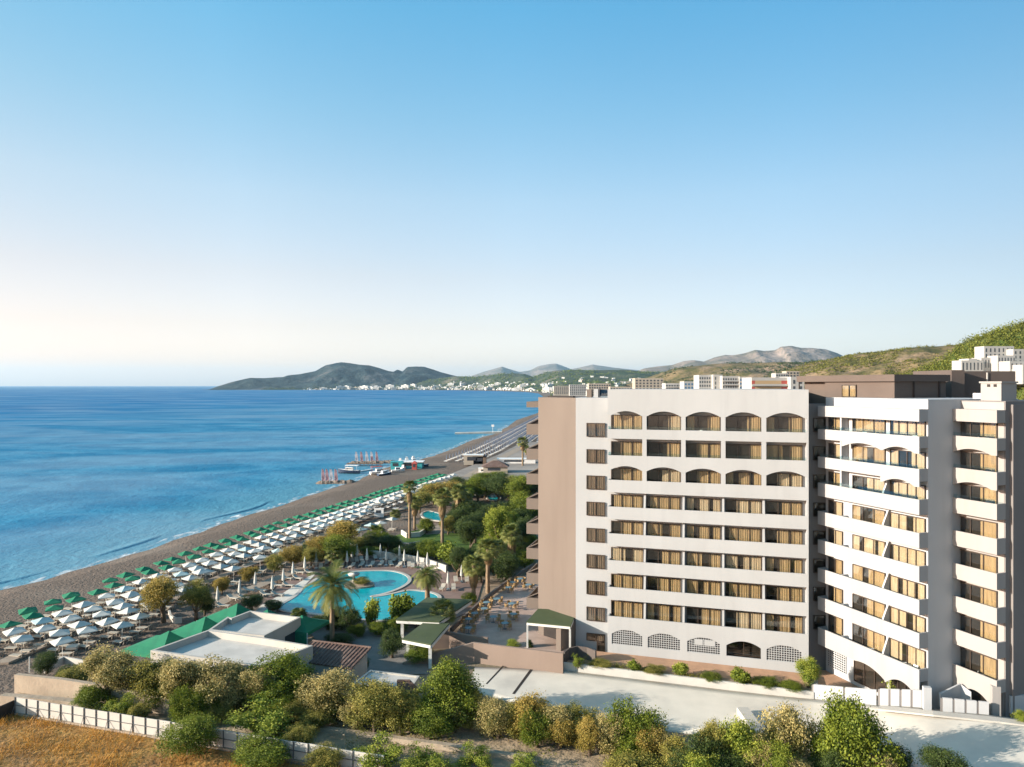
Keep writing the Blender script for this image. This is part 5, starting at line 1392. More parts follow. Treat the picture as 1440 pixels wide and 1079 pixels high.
# ------------------------------------------------------------------ groynes, piers, boats, flags
def lump(name, a, c, w, h, mat, label, cat, seed=1, z=0.0):
    a = Vector(a).to_2d(); c = Vector(c).to_2d(); L = (c - a).length; d = (c - a) / L; n = Vector((d.y, -d.x))
    nu, nv2 = max(14, int(L / 0.8)), 12; mb = MB()
    for i in range(nu + 1):
        u = i / nu; e = min(1, math.sin(math.pi * min(max(u, 0.02), 0.98)) * 2.2)
        for j in range(nv2 + 1):
            v = -1 + 2 * j / nv2
            p = a + d * (L * u) + n * (w / 2 * v * (0.7 + 0.3 * e))
            zz = z - 0.5 + (h + 0.5) * e * max(0, 1 - abs(v) ** 2.5) + 0.55 * noise.noise(Vector((p.x * 0.7, p.y * 0.7, seed))) * min(1, e)
            mb.v.append((p.x, p.y, zz))
    for i in range(nu):
        for j in range(nv2):
            k = i * (nv2 + 1) + j; mb.f.append((k, k + 1, k + nv2 + 2, k + nv2 + 1)); mb.m.append(0)
    return tag(mb.build(name, mat), label, cat)
lump('rock_groyne', P(440, 680, 0), P(506, 679, 0), 5.5, 0.9, MT['rock'], 'low brown rock groyne with four feather flags', 'groyne', 2)
lump('rock_groyne', P(484, 652, 0), P(566, 650, 0), 9, 0.8, MT['rock'], 'longer rock groyne under the row of five feather flags', 'groyne', 3)
pr = empty('jetty', P(525, 650, 0), label='dark timber jetty on posts along the second groyne', cat='jetty')
a, c = P(488, 655, 0.0), P(540, 654, 0.0)
mb = MB(); mb.box(a.x, c.x, a.y - 2, a.y + 0.5, 0.75, 0.95); mb.build('deck', MT['timber'], pr)
for i in range(9):
    x = a.x + (c.x - a.x) * (i + 0.5) / 9; mb = MB(); mb.tube([(x, a.y - 1.6, -1), (x, a.y - 1.6, 1.5)], [0.13, 0.13], 6); mb.build('post', MT['timber'], pr)
mb = MB(); a, c = P(506, 664, 0.0), P(524, 661, 0.0); mb.hexa([(a.x, a.y - 0.8, 0.1), (c.x, c.y - 0.8, 0.1), (c.x, c.y + 0.8, 0.1), (a.x, a.y + 0.8, 0.1)], [(a.x, a.y - 0.8, 0.45), (c.x, c.y - 0.8, 0.45), (c.x, c.y + 0.8, 0.45), (a.x, a.y + 0.8, 0.45)])
tag(mb.build('pontoon', MT['boatwhite']), 'pale floating pontoon between the moored boat and the beach', 'pontoon')
mb = MB(); a, c = P(640, 610.5, 0.0), P(700, 609.5, 0.0); mb.hexa([(a.x, a.y - 3, -1), (c.x + 3, c.y - 3, -1), (c.x + 3, c.y + 3, -1), (a.x, a.y + 3, -1)], [(a.x, a.y - 3, 1.0), (c.x + 3, c.y - 3, 1.2), (c.x + 3, c.y + 3, 1.2), (a.x, a.y + 3, 1.0)])
tag(mb.build('concrete_mole', MT['concrete']), 'long low concrete mole beyond the sunbeds', 'mole')
mb = MB(); q = P(693, 609, 1.1); mb.tube([q, q + Vector((0, 0, 5))], [0.12, 0.1], 6); mb.box(q.x - 0.9, q.x + 0.9, q.y - 0.1, q.y + 0.1, q.z + 4.2, q.z + 5.6); tag(mb.build('beacon', MT['boatwhite']), 'thin white beacon on the concrete mole', 'beacon')

def feather(q, h, k, lab, grp):
    root = empty('feather_flag', q, label=lab, cat='flag', group=grp)
    mb = MB(); mb.tube([q, q + Vector((0, 0, h * 0.7)), q + Vector((0.1, 0, h))], [0.05, 0.04, 0.02], 5); mb.build('pole', MT['pole'], root)
    mb = MB(); n = 10
    prof = [(0.06 + 0.02 * i / n, q.z + h * (0.14 + 0.84 * i / n), (1.15 * (1 - 0.55 * (i / n) ** 2)) * (0.75 if i == n else 1)) for i in range(n + 1)]
    for i, (o, z, w) in enumerate(prof):
        y = q.y + 0.12 * math.sin(i * 0.9)
        mb.v += [(q.x + o, y, z), (q.x + o + w, y + 0.1, z - 0.1), (q.x + o + w, y + 0.13, z - 0.1), (q.x + o, y + 0.03, z)]
    for i in range(n):
        b0 = 4 * i
        for e in range(4): mb.f.append((b0 + e, b0 + (e + 1) % 4, b0 + 4 + (e + 1) % 4, b0 + 4 + e)); mb.m.append((1 if k == 2 and i > 4 else 0 if k != 1 else 1))
    mb.build('flag_cloth', [MT['pink'], MT['flagwhite']], root)
for i, (px, k) in enumerate(((452, 0), (457.5, 0), (463.5, 1), (470, 0))): feather(P(px, 678.5, 0.9), 4.6, k, ['pink feather flag farthest out on the near groyne', 'deep pink feather flag, second on the near groyne', 'white feather flag on the near groyne', 'pink feather flag nearest the beach on the near groyne'][i], 'flags on the near groyne')
for i, (px, k) in enumerate(((499.5, 1), (506.5, 0), (514, 1), (521, 2), (528, 0))): feather(P(px, 650.5, 0.8), 4.7, k, ['white feather flag at the sea end of the far groyne', 'pink feather flag second from the sea end of the far groyne', 'white feather flag in the middle of the far groyne', 'pink and white feather flag on the far groyne', 'pink feather flag nearest shore on the far groyne'][i], 'flags on the far groyne')

def hull(mb, L, W, hgt, sheer=0.5, mi=0):
    n = 12; secs = []
    for i in range(n + 1):
        u = i / n; w = W / 2 * (1 - max(0, (u - 0.45) / 0.55) ** 2.2) * (0.86 + 0.14 * min(1, u * 4)); w = max(w, 0.03); z1 = hgt + sheer * u ** 2
        x = -L / 2 + L * u
        secs.append([(x, -w, z1), (x - 0.02 * L * u, -w * 0.72, hgt * 0.35), (x - 0.05 * L * u, -w * 0.15, -0.1), (x - 0.05 * L * u, w * 0.15, -0.1), (x - 0.02 * L * u, w * 0.72, hgt * 0.35), (x, w, z1)])
    b0 = len(mb.v); mb.v += [q for s in secs for q in s]
    for i in range(n):
        for j in range(6): k = b0 + i * 6; mb.f.append((k + j, k + (j + 1) % 6, k + 6 + (j + 1) % 6, k + 6 + j)); mb.m.append(mi if j != 5 else 1)
    mb.f.append(tuple(b0 + j for j in range(6))); mb.m.append(mi)
def boat(q, L, W, hg, rz, label, hullmat, top=None, name='motor_boat', canopy=None):
    root = empty(name, q, rz, label, 'boat')
    mb = MB(); hull(mb, L, W, hg); me = mb.mesh('hull', [hullmat, MT['boatwhite']]); link('hull', me, root)
    mb = MB(); mb.hexa([(-L * .22, -W * .3, hg), (L * .18, -W * .28, hg), (L * .18, W * .28, hg), (-L * .22, W * .3, hg)], [(-L * .2, -W * .27, hg + 1.0), (L * .1, -W * .24, hg + 1.0), (L * .1, W * .24, hg + 1.0), (-L * .2, W * .27, hg + 1.0)])
    link('cabin', mb.mesh('cabin', MT['boatwhite']), root)
    mb = MB(); mb.hexa([(-L * .19, -W * .3, hg + .35), (L * .145, -W * .285, hg + .35), (L * .145, W * .285, hg + .35), (-L * .19, W * .3, hg + .35)], [(-L * .185, -W * .285, hg + .75), (L * .125, -W * .268, hg + .75), (L * .125, W * .268, hg + .75), (-L * .185, W * .285, hg + .75)])
    link('window', mb.mesh('window', MT['windowdark']), root)
    if canopy:
        mb = MB(); mb.hexa([(-L * .45, -W * .42, hg + 1.7), (L * .12, -W * .38, hg + 1.8), (L * .12, W * .38, hg + 1.8), (-L * .45, W * .42, hg + 1.7)], [(-L * .45, -W * .4, hg + 1.8), (L * .12, -W * .36, hg + 1.9), (L * .12, W * .36, hg + 1.9), (-L * .45, W * .4, hg + 1.8)])
        for x in (-L * .42, L * .1):
            for y in (-W * .36, W * .36): mb.tube([(x, y, hg * 0.9), (x, y, hg + 1.75)], [0.04, 0.04], 5)
        link('awning', mb.mesh('awning', canopy), root)
    return root
boat(P(490, 666, 0.0), 8.6, 3.0, 1.3, math.pi - 0.1, 'dark hulled excursion boat with white awning moored at the jetty', MT['boatblue'], canopy=MT['boatwhite'])
boat(P(534, 667, 0.9), 7.0, 2.6, 1.0, 0.5, 'white boat with red cover drawn up on the beach', MT['boatwhite'], canopy=MT['red'])
boat(P(541, 669, 0.9), 5.5, 2.2, 0.8, 0.7, 'small dark open boat next to the red covered boat', MT['boatblue'])
boat(P(560, 664, 1.0), 5.0, 2.1, 0.8, 0.3, 'white motor boat on the sand beside the teal kiosk', MT['boatwhite'])
boat(P(568, 660, 1.1), 5.0, 2.1, 0.8, 1.2, 'white launch behind the teal kiosk', MT['boatwhite'], canopy=MT['teal'])
boat(P(594, 657, 1.2), 5.0, 2.0, 0.8, 0.2, 'navy launch parked nearest the sunbeds', MT['boatblue'])
for i, (px, py) in enumerate(((563, 650), (572, 648), (581, 647))): boat(P(px, py, 0.4), 4.2, 1.6, 0.7, 1.6 + i * 0.2, ['small white sailing dinghy at the water edge, first', 'small white dinghy at the water edge, middle one', 'small white dinghy at the water edge, closest to the sunbeds'][i], MT['boatwhite'])

def kiosk(name, q, w, d, h, roofmat, wallmat, label, over=0.35, pitch=0.0, cat='kiosk'):
    root = empty(name, q, 0, label, cat)
    x, y, z = q.x, q.y, q.z
    mb = MB(); mb.box(x - w / 2, x + w / 2, y - d / 2, y + d / 2, z - 0.4, z + h); mb.build('wall', wallmat, root)
    mb = MB()
    if pitch: mb.hexa([(x - w / 2 - over, y - d / 2 - over, z + h), (x + w / 2 + over, y - d / 2 - over, z + h), (x + w / 2 + over, y + d / 2 + over, z + h), (x - w / 2 - over, y + d / 2 + over, z + h)], [(x - w * .12, y - d * .06, z + h + pitch), (x + w * .12, y - d * .06, z + h + pitch), (x + w * .12, y + d * .06, z + h + pitch), (x - w * .12, y + d * .06, z + h + pitch)])
    else: mb.box(x - w / 2 - over, x + w / 2 + over, y - d / 2 - over, y + d / 2 + over, z + h, z + h + 0.18)
    mb.build('roof', roofmat, root)
    mb = MB(); mb.box(x - w * .32, x + w * .2, y - d / 2 - 0.04, y - d / 2 + 0.02, z + h * .4, z + h * .85); mb.build('counter_window', MT['windowdark'], root)
    return root
kiosk('beach_kiosk', P(558, 659, 1.3), 4.2, 3, 2.6, MT['teal'], MT['teal'], 'teal painted water sports kiosk on the beach', 0.25)
kiosk('beach_hut', P(578, 658, 1.4), 9, 5, 2.4, MT['boatwhite'], MT['teal'], 'long open beach shelter with a white awning roof', 0.5)
kiosk('red_stand', P(583, 660, 1.4), 1.8, 1.8, 2.2, MT['red'], MT['red'], 'narrow red stand in front of the white awning shelter', 0.3, 0.9, 'stand')
kiosk('store_hut', P(666, 652, 2.4), 7.5, 4, 3.4, MT['boatwhite'], MT['towncream'], 'pale store hut at the end of the sunbed rows', 0.2)
kiosk('store_hut', P(675, 652, 2.4), 5, 4, 2.8, MT['dark'], MT['timber'], 'dark store hut attached behind the pale one', 0.3)
kiosk('yard_hut', P(697, 664, 2.4), 8.5, 6, 2.2, MT['tile'], MT['towncream'], 'yard hut with a brown hipped roof above the garden trees', 0.6, 1.9)
kiosk('white_shed', P(683, 664, 2.4), 5, 3, 1.3, MT['boatwhite'], MT['boatwhite'], 'low white shed beside the brown hipped hut', 0.1)
kiosk('white_shed', P(726, 651, 2.4), 15, 5, 1.6, MT['boatwhite'], MT['boatwhite'], 'long low white shed beyond the gravel yard', 0.2)
kiosk('beach_sign', P(533, 725, 2.3), 2.2, 0.4, 1.5, MT['boatwhite'], MT['boatwhite'], 'small white beach board standing by the path', 0.05, 0, 'board')

# ------------------------------------------------------------------ hotels behind, villas and the town across the bay
def block(px0, px1, ytop, d, floors, cols, label, wm='townwhite', fh=3.1, depth=14, name='hotel_building', wmat='windowdark', rot=0.0, bands=None, skip=None, base=2.0, ww=0.62, cat='hotel', parapet=0.5, alt=None, altmat='red'):
    a, c = PD(px0, ytop, d), PD(px1, ytop, d)
    W = c.x - a.x; zt = a.z
    root = empty(name, ((a.x + c.x) / 2, d, base), rot, label, cat)
    mb = MB(); mb.box(-W / 2, W / 2, 0, depth, 0, zt - base - parapet)
    ring(mb, [(-W / 2, 0), (W / 2, 0), (W / 2, depth), (-W / 2, depth)], 0.4, zt - base - parapet, zt - base)
    link('wall', mb.mesh('wall', MT[wm]), root)
    cw = W / cols
    mb = MB(); mb.box(-cw * ww / 2, cw * ww / 2, -0.06, 0.03, 0.55, fh - 0.55); wme = mb.mesh('window', MT[wmat])
    wme2 = None
    if alt: wme2 = wme.copy(); wme2.materials[0] = MT[altmat]
    mb = MB(); mb.box(-W / 2, W / 2, -1.2, -0.03, -0.15, 0.05); mb.box(-W / 2, W / 2, -1.2, -1.1, 0.05, 0.75); bal = mb.mesh('balcony', MT[bands or wm])
    for f in range(floors + (3 if cat == 'hotel' else 0)):
        z = zt - base - parapet - 0.4 - fh * (f + 1)
        if z < 0: break
        for k in range(cols):
            if skip and skip(f, k): continue
            link('window', (wme2 if alt and alt(f, k) else wme), root, (-W / 2 + cw * (k + 0.5), 0, z))
        if bands is not None: link('balcony', bal, root, (0, 0, z))
    return root
block(893, 933, 532, 620, 5, 8, 'cream hotel with rows of small dark windows, leftmost behind the roof', 'towncream', ww=0.5, fh=2.4)
block(936, 962, 539, 560, 3, 7, 'low white hotel beside the cream one', bands='townwhite', fh=2.4)
block(962, 985, 536.5, 540, 3, 5, 'white block with blue shuttered ground floors', wmat='bluewindow', fh=2.6)
block(983, 1003, 527.5, 470, 5, 6, 'white hotel tower with stacked small windows', fh=2.5, ww=0.5)
block(1003, 1016, 527.0, 466, 1, 2, 'blank pale stair tower between two white hotels', 'townwhite', ww=0.2)
block(1016, 1040, 529, 460, 5, 7, 'white hotel right of the stair tower', fh=2.5, ww=0.5, bands='townwhite')
block(1040, 1057, 530, 458, 5, 4, 'narrow white hotel with deep blue balconies', fh=2.5, wmat='bluewindow', ww=0.75, bands='townwhite')
block(1057, 1122, 531, 330, 3, 14, 'long white hotel with apricot bands and red panels', alt=lambda f, k: k == 0 or k >= 9, fh=2.9, wmat='orange', bands='townwhite', ww=0.97)
block(1112, 1131, 530, 326, 3, 2, 'white end block of the apricot banded hotel', 'townwhite', fh=2.9, ww=0.3)
block(1091, 1108, 525, 800, 3, 5, 'small white house on the slope above the apricot hotel', cat='house', name='house', base=30)
block(1106, 1124, 522, 830, 3, 4, 'cream house with flat roof higher on the slope', 'towncream', cat='house', name='house', base=33)
block(828, 859, 539.5, 900, 2, 9, 'pale yellow hotel seen over the corridor roof', 'towncream', fh=3)
block(801, 824, 541, 1300, 3, 8, 'white hotel along the bay behind the tan wall', fh=3)
block(779, 800, 543, 1600, 3, 8, 'cream hotel along the bay left of the white one', 'towncream', fh=3)
block(858, 893, 544, 800, 1, 9, 'low cream building between the pale yellow and cream hotels', 'towncream', fh=3)
# villas on the right hillside
def villa(px0, px1, y0, y1, d, floors, cols, label, depth=9):
    base = PD(px0, y1, d).z - 4
    return block(px0, px1, y0, d, floors, cols + 2, label, fh=max(2.2, (PD(px0, y0, d).z - PD(px0, y1, d).z) / max(1, floors) * 0.92), depth=depth, name='villa', base=base, ww=0.3, cat='villa', parapet=0.35)
villa(1384, 1426, 487, 504, 430, 2, 5, 'white villa at the top of the right hillside')
villa(1425, 1470, 491, 512, 424, 3, 5, 'tall white villa cut off by the right edge')
villa(1352, 1383, 507, 521, 414, 1, 4, 'long low white villa wall at the left of the cluster')
villa(1362, 1374, 504.5, 509, 417, 1, 2, 'small white roof room on the low villa')
villa(1380, 1405, 503, 518, 416, 1, 4, 'middle white villa with small square windows')
villa(1403, 1428, 500, 520, 410, 2, 4, 'stepped white villa below the hilltop villa')
villa(1420, 1470, 508, 532, 400, 2, 6, 'broad white villa lowest on the right hillside')
villa(1438, 1475, 513, 530, 392, 1, 3, 'white garage block in front of the broad villa')

rt = random.Random(21)
HM = []
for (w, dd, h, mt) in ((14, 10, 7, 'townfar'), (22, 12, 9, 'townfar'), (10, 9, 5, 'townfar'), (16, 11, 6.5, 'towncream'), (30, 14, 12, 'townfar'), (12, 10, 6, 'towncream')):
    mb = MB(); mb.box(-w / 2, w / 2, -dd / 2, dd / 2, -6, h); mb.box(-w * .2, w * .15, -dd * .2, dd * .3, h, h + 2.2)
    nf = int(h // 3)
    for f in range(nf):
        for k in range(int(w // 4)):
            x = -w / 2 + 4 * (k + 0.5); mb.box(x - 1.1, x + 1.1, -dd / 2 - 0.12, -dd / 2 + 0.05, 3 * f + 0.7, 3 * f + 2.3, 1)
    HM.append(mb.mesh('town_house', [MT[mt], MT['windowdark']]))
def town(q, i, lab, grp, s=1.0):
    o = link('town_house', HM[i], None, q); o.rotation_euler = (0, 0, rt.uniform(-0.5, 0.5)); o.scale = (s, s, s * rt.uniform(0.8, 1.2)); tag(o, lab, 'house', grp)
for _ in range(150):
    u = rt.uniform(0.0, 0.80); v = rt.random() ** 2.0 * 0.40 + 0.01
    town(H_town.at(u, v), rt.choice([0, 0, 1, 2, 3, 3, 4, 5]), 'small pale house in the town on the green hills across the bay', 'houses of the town across the bay', rt.uniform(1.0, 1.8))
for _ in range(85):
    u = 0.36 + 0.56 * rt.random(); v = 0.01 + 0.10 * rt.random() ** 1.3
    town(H_cape.at(u, v), rt.choice([0, 1, 2, 3, 4, 4, 5]), 'small white house on the shore below the dark headland', 'shore houses below the headland', rt.uniform(1.3, 2.2))
for _ in range(60):
    px = rt.uniform(700, 905); d = rt.uniform(2300, 3900) if px < 757 else rt.uniform(1200, 3600)
    x = (px - 720) / F * d
    if x < shore_x(d) + 60: continue
    town((x, d, 2.4), rt.choice([0, 1, 3, 4, 4, 5]), 'pale hotel or house on the flat shore of the bay', 'buildings on the flat shore of the bay', rt.uniform(1.1, 1.8))

# the rest of the town, too small and too many to tell apart
mb = MB()
def far_house(q, s):
    w, dd, h = s * rt.uniform(8, 18), s * rt.uniform(8, 12), s * rt.uniform(4, 9); a = rt.uniform(-0.5, 0.5); c, n = math.cos(a), math.sin(a)
    pl = [(q.x + x * c - y * n, q.y + x * n + y * c) for x, y in ((-w / 2, -dd / 2), (w / 2, -dd / 2), (w / 2, dd / 2), (-w / 2, dd / 2))]
    mb.prism(pl, q.z - 5, q.z + h)
for _ in range(420): far_house(H_town.at(rt.uniform(0.05, 0.85), rt.random() ** 1.7 * 0.55 + 0.01), 1.0)
for _ in range(200): far_house(H_cape.at(0.34 + 0.62 * rt.random(), 0.01 + 0.12 * rt.random() ** 1.5), 1.15)
for _ in range(160):
    px = rt.uniform(740, 905); d = rt.uniform(1400, 3700); x = (px - 720) / F * d
    if x > shore_x(d) + 60: far_house(Vector((x, d, 2.4)), 0.9)
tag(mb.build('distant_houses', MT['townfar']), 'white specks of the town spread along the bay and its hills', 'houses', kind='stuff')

# ------------------------------------------------------------------ trees, shrubs and palms
def unit(v):
    return v / np.maximum(np.linalg.norm(v, axis=-1, keepdims=True), 1e-6)

def leaf_quads(rng, C, outward, size, aspect=0.62, rand=1.0, droop=0.0):
    n = len(C)
    nrm = unit(outward * 0.8 + rng.normal(size=(n, 3)) * rand + np.array([0, 0, 0.25]))
    t = unit(np.cross(nrm, rng.normal(size=(n, 3))))
    t[:, 2] -= droop; t = unit(t)
    bt = unit(np.cross(nrm, t))
    s = size * rng.uniform(0.55, 1.35, size=(n, 1))
    a, b = t * s * 0.5, bt * s * 0.5 * aspect
    return np.stack([C - a, C + b * 1.0 - a * 0.1, C + a, C - b * 1.0 - a * 0.1], axis=1)

def crown_mesh(name, seed, mat, lobes=9, tufts=260, lpt=34, tr=0.11, leaf=0.075, spread=0.60, lr=(0.30, 0.50), flat=1.0, rand=1.0, tipbias=0.0, low=-0.85):
    rng = np.random.default_rng(seed)
    c = unit(rng.normal(size=(lobes, 3))) * (rng.random((lobes, 1)) ** 0.6) * spread
    c[:, 2] = c[:, 2] * flat
    c[0] *= 0.15
    r = rng.uniform(lr[0], lr[1], lobes); r[0] = lr[1] * 1.1
    T = []; O = []; K = []
    tries = 0
    while len(T) < tufts and tries < tufts * 30:
        tries += 1
        i = rng.integers(lobes); d = unit(rng.normal(size=3) + np.array([0, 0, 0.15]))
        p = c[i] + d * r[i] * rng.uniform(0.78, 1.06)
        if p[2] < low: continue
        q = np.linalg.norm(c - p, axis=1) / r; q[i] = 9
        if q.min() < 0.72: continue
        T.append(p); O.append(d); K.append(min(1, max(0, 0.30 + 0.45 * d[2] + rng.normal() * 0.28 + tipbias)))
    T = np.array(T); O = np.array(O); K = np.array(K)
    # uneven outline: a few sprays that stick out
    ns = len(T)
    out = rng.random(ns) < 0.12
    T[out] += O[out] * rng.uniform(0.05, 0.16, size=(out.sum(), 1))
    idx = np.repeat(np.arange(ns), lpt)
    C = T[idx] + rng.normal(size=(len(idx), 3)) * tr * np.array([1, 1, 0.85])
    Q = leaf_quads(rng, C, O[idx], leaf, rand=rand)
    rel = ((C - T[idx]) * O[idx]).sum(1) / tr
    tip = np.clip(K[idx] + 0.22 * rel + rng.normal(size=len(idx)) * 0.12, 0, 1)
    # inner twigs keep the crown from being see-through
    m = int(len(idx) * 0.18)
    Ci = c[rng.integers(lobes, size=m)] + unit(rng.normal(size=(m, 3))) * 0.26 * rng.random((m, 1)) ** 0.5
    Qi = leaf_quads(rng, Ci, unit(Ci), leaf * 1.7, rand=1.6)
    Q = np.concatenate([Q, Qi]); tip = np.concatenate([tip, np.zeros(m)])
    lo, hi = Q.reshape(-1, 3).min(0), Q.reshape(-1, 3).max(0)
    ctr = (lo + hi) / 2; half = (hi - lo) / 2
    Q = (Q - ctr) / half            # unit box -1..1
    return quads_mesh(name, Q, mat, tip)

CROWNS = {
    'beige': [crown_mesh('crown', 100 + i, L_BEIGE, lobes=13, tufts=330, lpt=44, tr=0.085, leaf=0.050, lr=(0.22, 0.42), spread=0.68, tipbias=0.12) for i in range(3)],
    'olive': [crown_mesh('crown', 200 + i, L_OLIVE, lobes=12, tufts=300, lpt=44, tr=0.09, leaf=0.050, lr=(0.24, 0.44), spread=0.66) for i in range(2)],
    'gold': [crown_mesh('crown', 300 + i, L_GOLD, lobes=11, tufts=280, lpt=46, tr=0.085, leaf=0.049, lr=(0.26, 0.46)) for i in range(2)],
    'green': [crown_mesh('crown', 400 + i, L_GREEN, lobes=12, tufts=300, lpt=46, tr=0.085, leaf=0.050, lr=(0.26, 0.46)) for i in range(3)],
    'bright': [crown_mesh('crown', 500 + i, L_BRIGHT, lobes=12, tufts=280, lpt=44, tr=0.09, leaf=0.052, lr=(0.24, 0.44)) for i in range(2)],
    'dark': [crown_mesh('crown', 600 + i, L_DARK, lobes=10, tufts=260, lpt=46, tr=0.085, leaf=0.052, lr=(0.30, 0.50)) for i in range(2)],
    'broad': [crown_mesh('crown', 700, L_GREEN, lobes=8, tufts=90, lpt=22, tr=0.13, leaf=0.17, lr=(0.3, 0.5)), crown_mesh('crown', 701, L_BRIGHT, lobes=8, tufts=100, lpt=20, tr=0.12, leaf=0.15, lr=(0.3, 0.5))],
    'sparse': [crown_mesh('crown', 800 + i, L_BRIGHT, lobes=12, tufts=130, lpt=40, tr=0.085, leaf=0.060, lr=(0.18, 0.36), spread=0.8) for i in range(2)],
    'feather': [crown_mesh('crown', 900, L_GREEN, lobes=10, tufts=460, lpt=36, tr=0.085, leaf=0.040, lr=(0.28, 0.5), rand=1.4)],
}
def trunk_mesh(seed):
    rng = random.Random(seed); mb = MB()
    b = Vector((0, 0, 0)); pts = [b, Vector((rng.uniform(-.04, .04), rng.uniform(-.04, .04), .25)), Vector((rng.uniform(-.08, .08), rng.uniform(-.08, .08), .5))]
    mb.tube(pts, [0.075, 0.055, 0.045], 8)
    for i in range(5):
        a = rng.uniform(0, 6.28); e = pts[1 if i % 2 else 2] * 1
        q = e + Vector((math.cos(a) * .16, math.sin(a) * .16, .16)); r2 = q + Vector((math.cos(a + .4) * .14, math.sin(a + .4) * .14, .2))
        mb.tube([e - Vector((0, 0, .02)), q, r2], [0.034, 0.024, 0.010], 6)
    return mb.mesh('trunk', MT['trunk'], True)
TRUNKS = [trunk_mesh(i) for i in range(4)]
rv = random.Random(77); kcount = {}
def tree(kind, px, base, top, wpx, label, z=2.4, name=None, cat='tree', cb=0.12, group=None, dy=0.9):
    q = P(px, base, z); d = q.y
    h = (H - (top - HY) * d / F) - z; w = wpx * d / F
    nm = name or ('bush' if cat in ('bush', 'shrub') else 'broadleaf_tree')
    root = empty(nm, q, rv.uniform(0, 6.28), label, cat, group)
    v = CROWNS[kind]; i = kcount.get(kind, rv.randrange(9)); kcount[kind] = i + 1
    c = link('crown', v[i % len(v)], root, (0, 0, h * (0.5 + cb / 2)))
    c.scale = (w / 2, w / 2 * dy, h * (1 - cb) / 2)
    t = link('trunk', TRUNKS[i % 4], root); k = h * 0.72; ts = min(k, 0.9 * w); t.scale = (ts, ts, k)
    return root

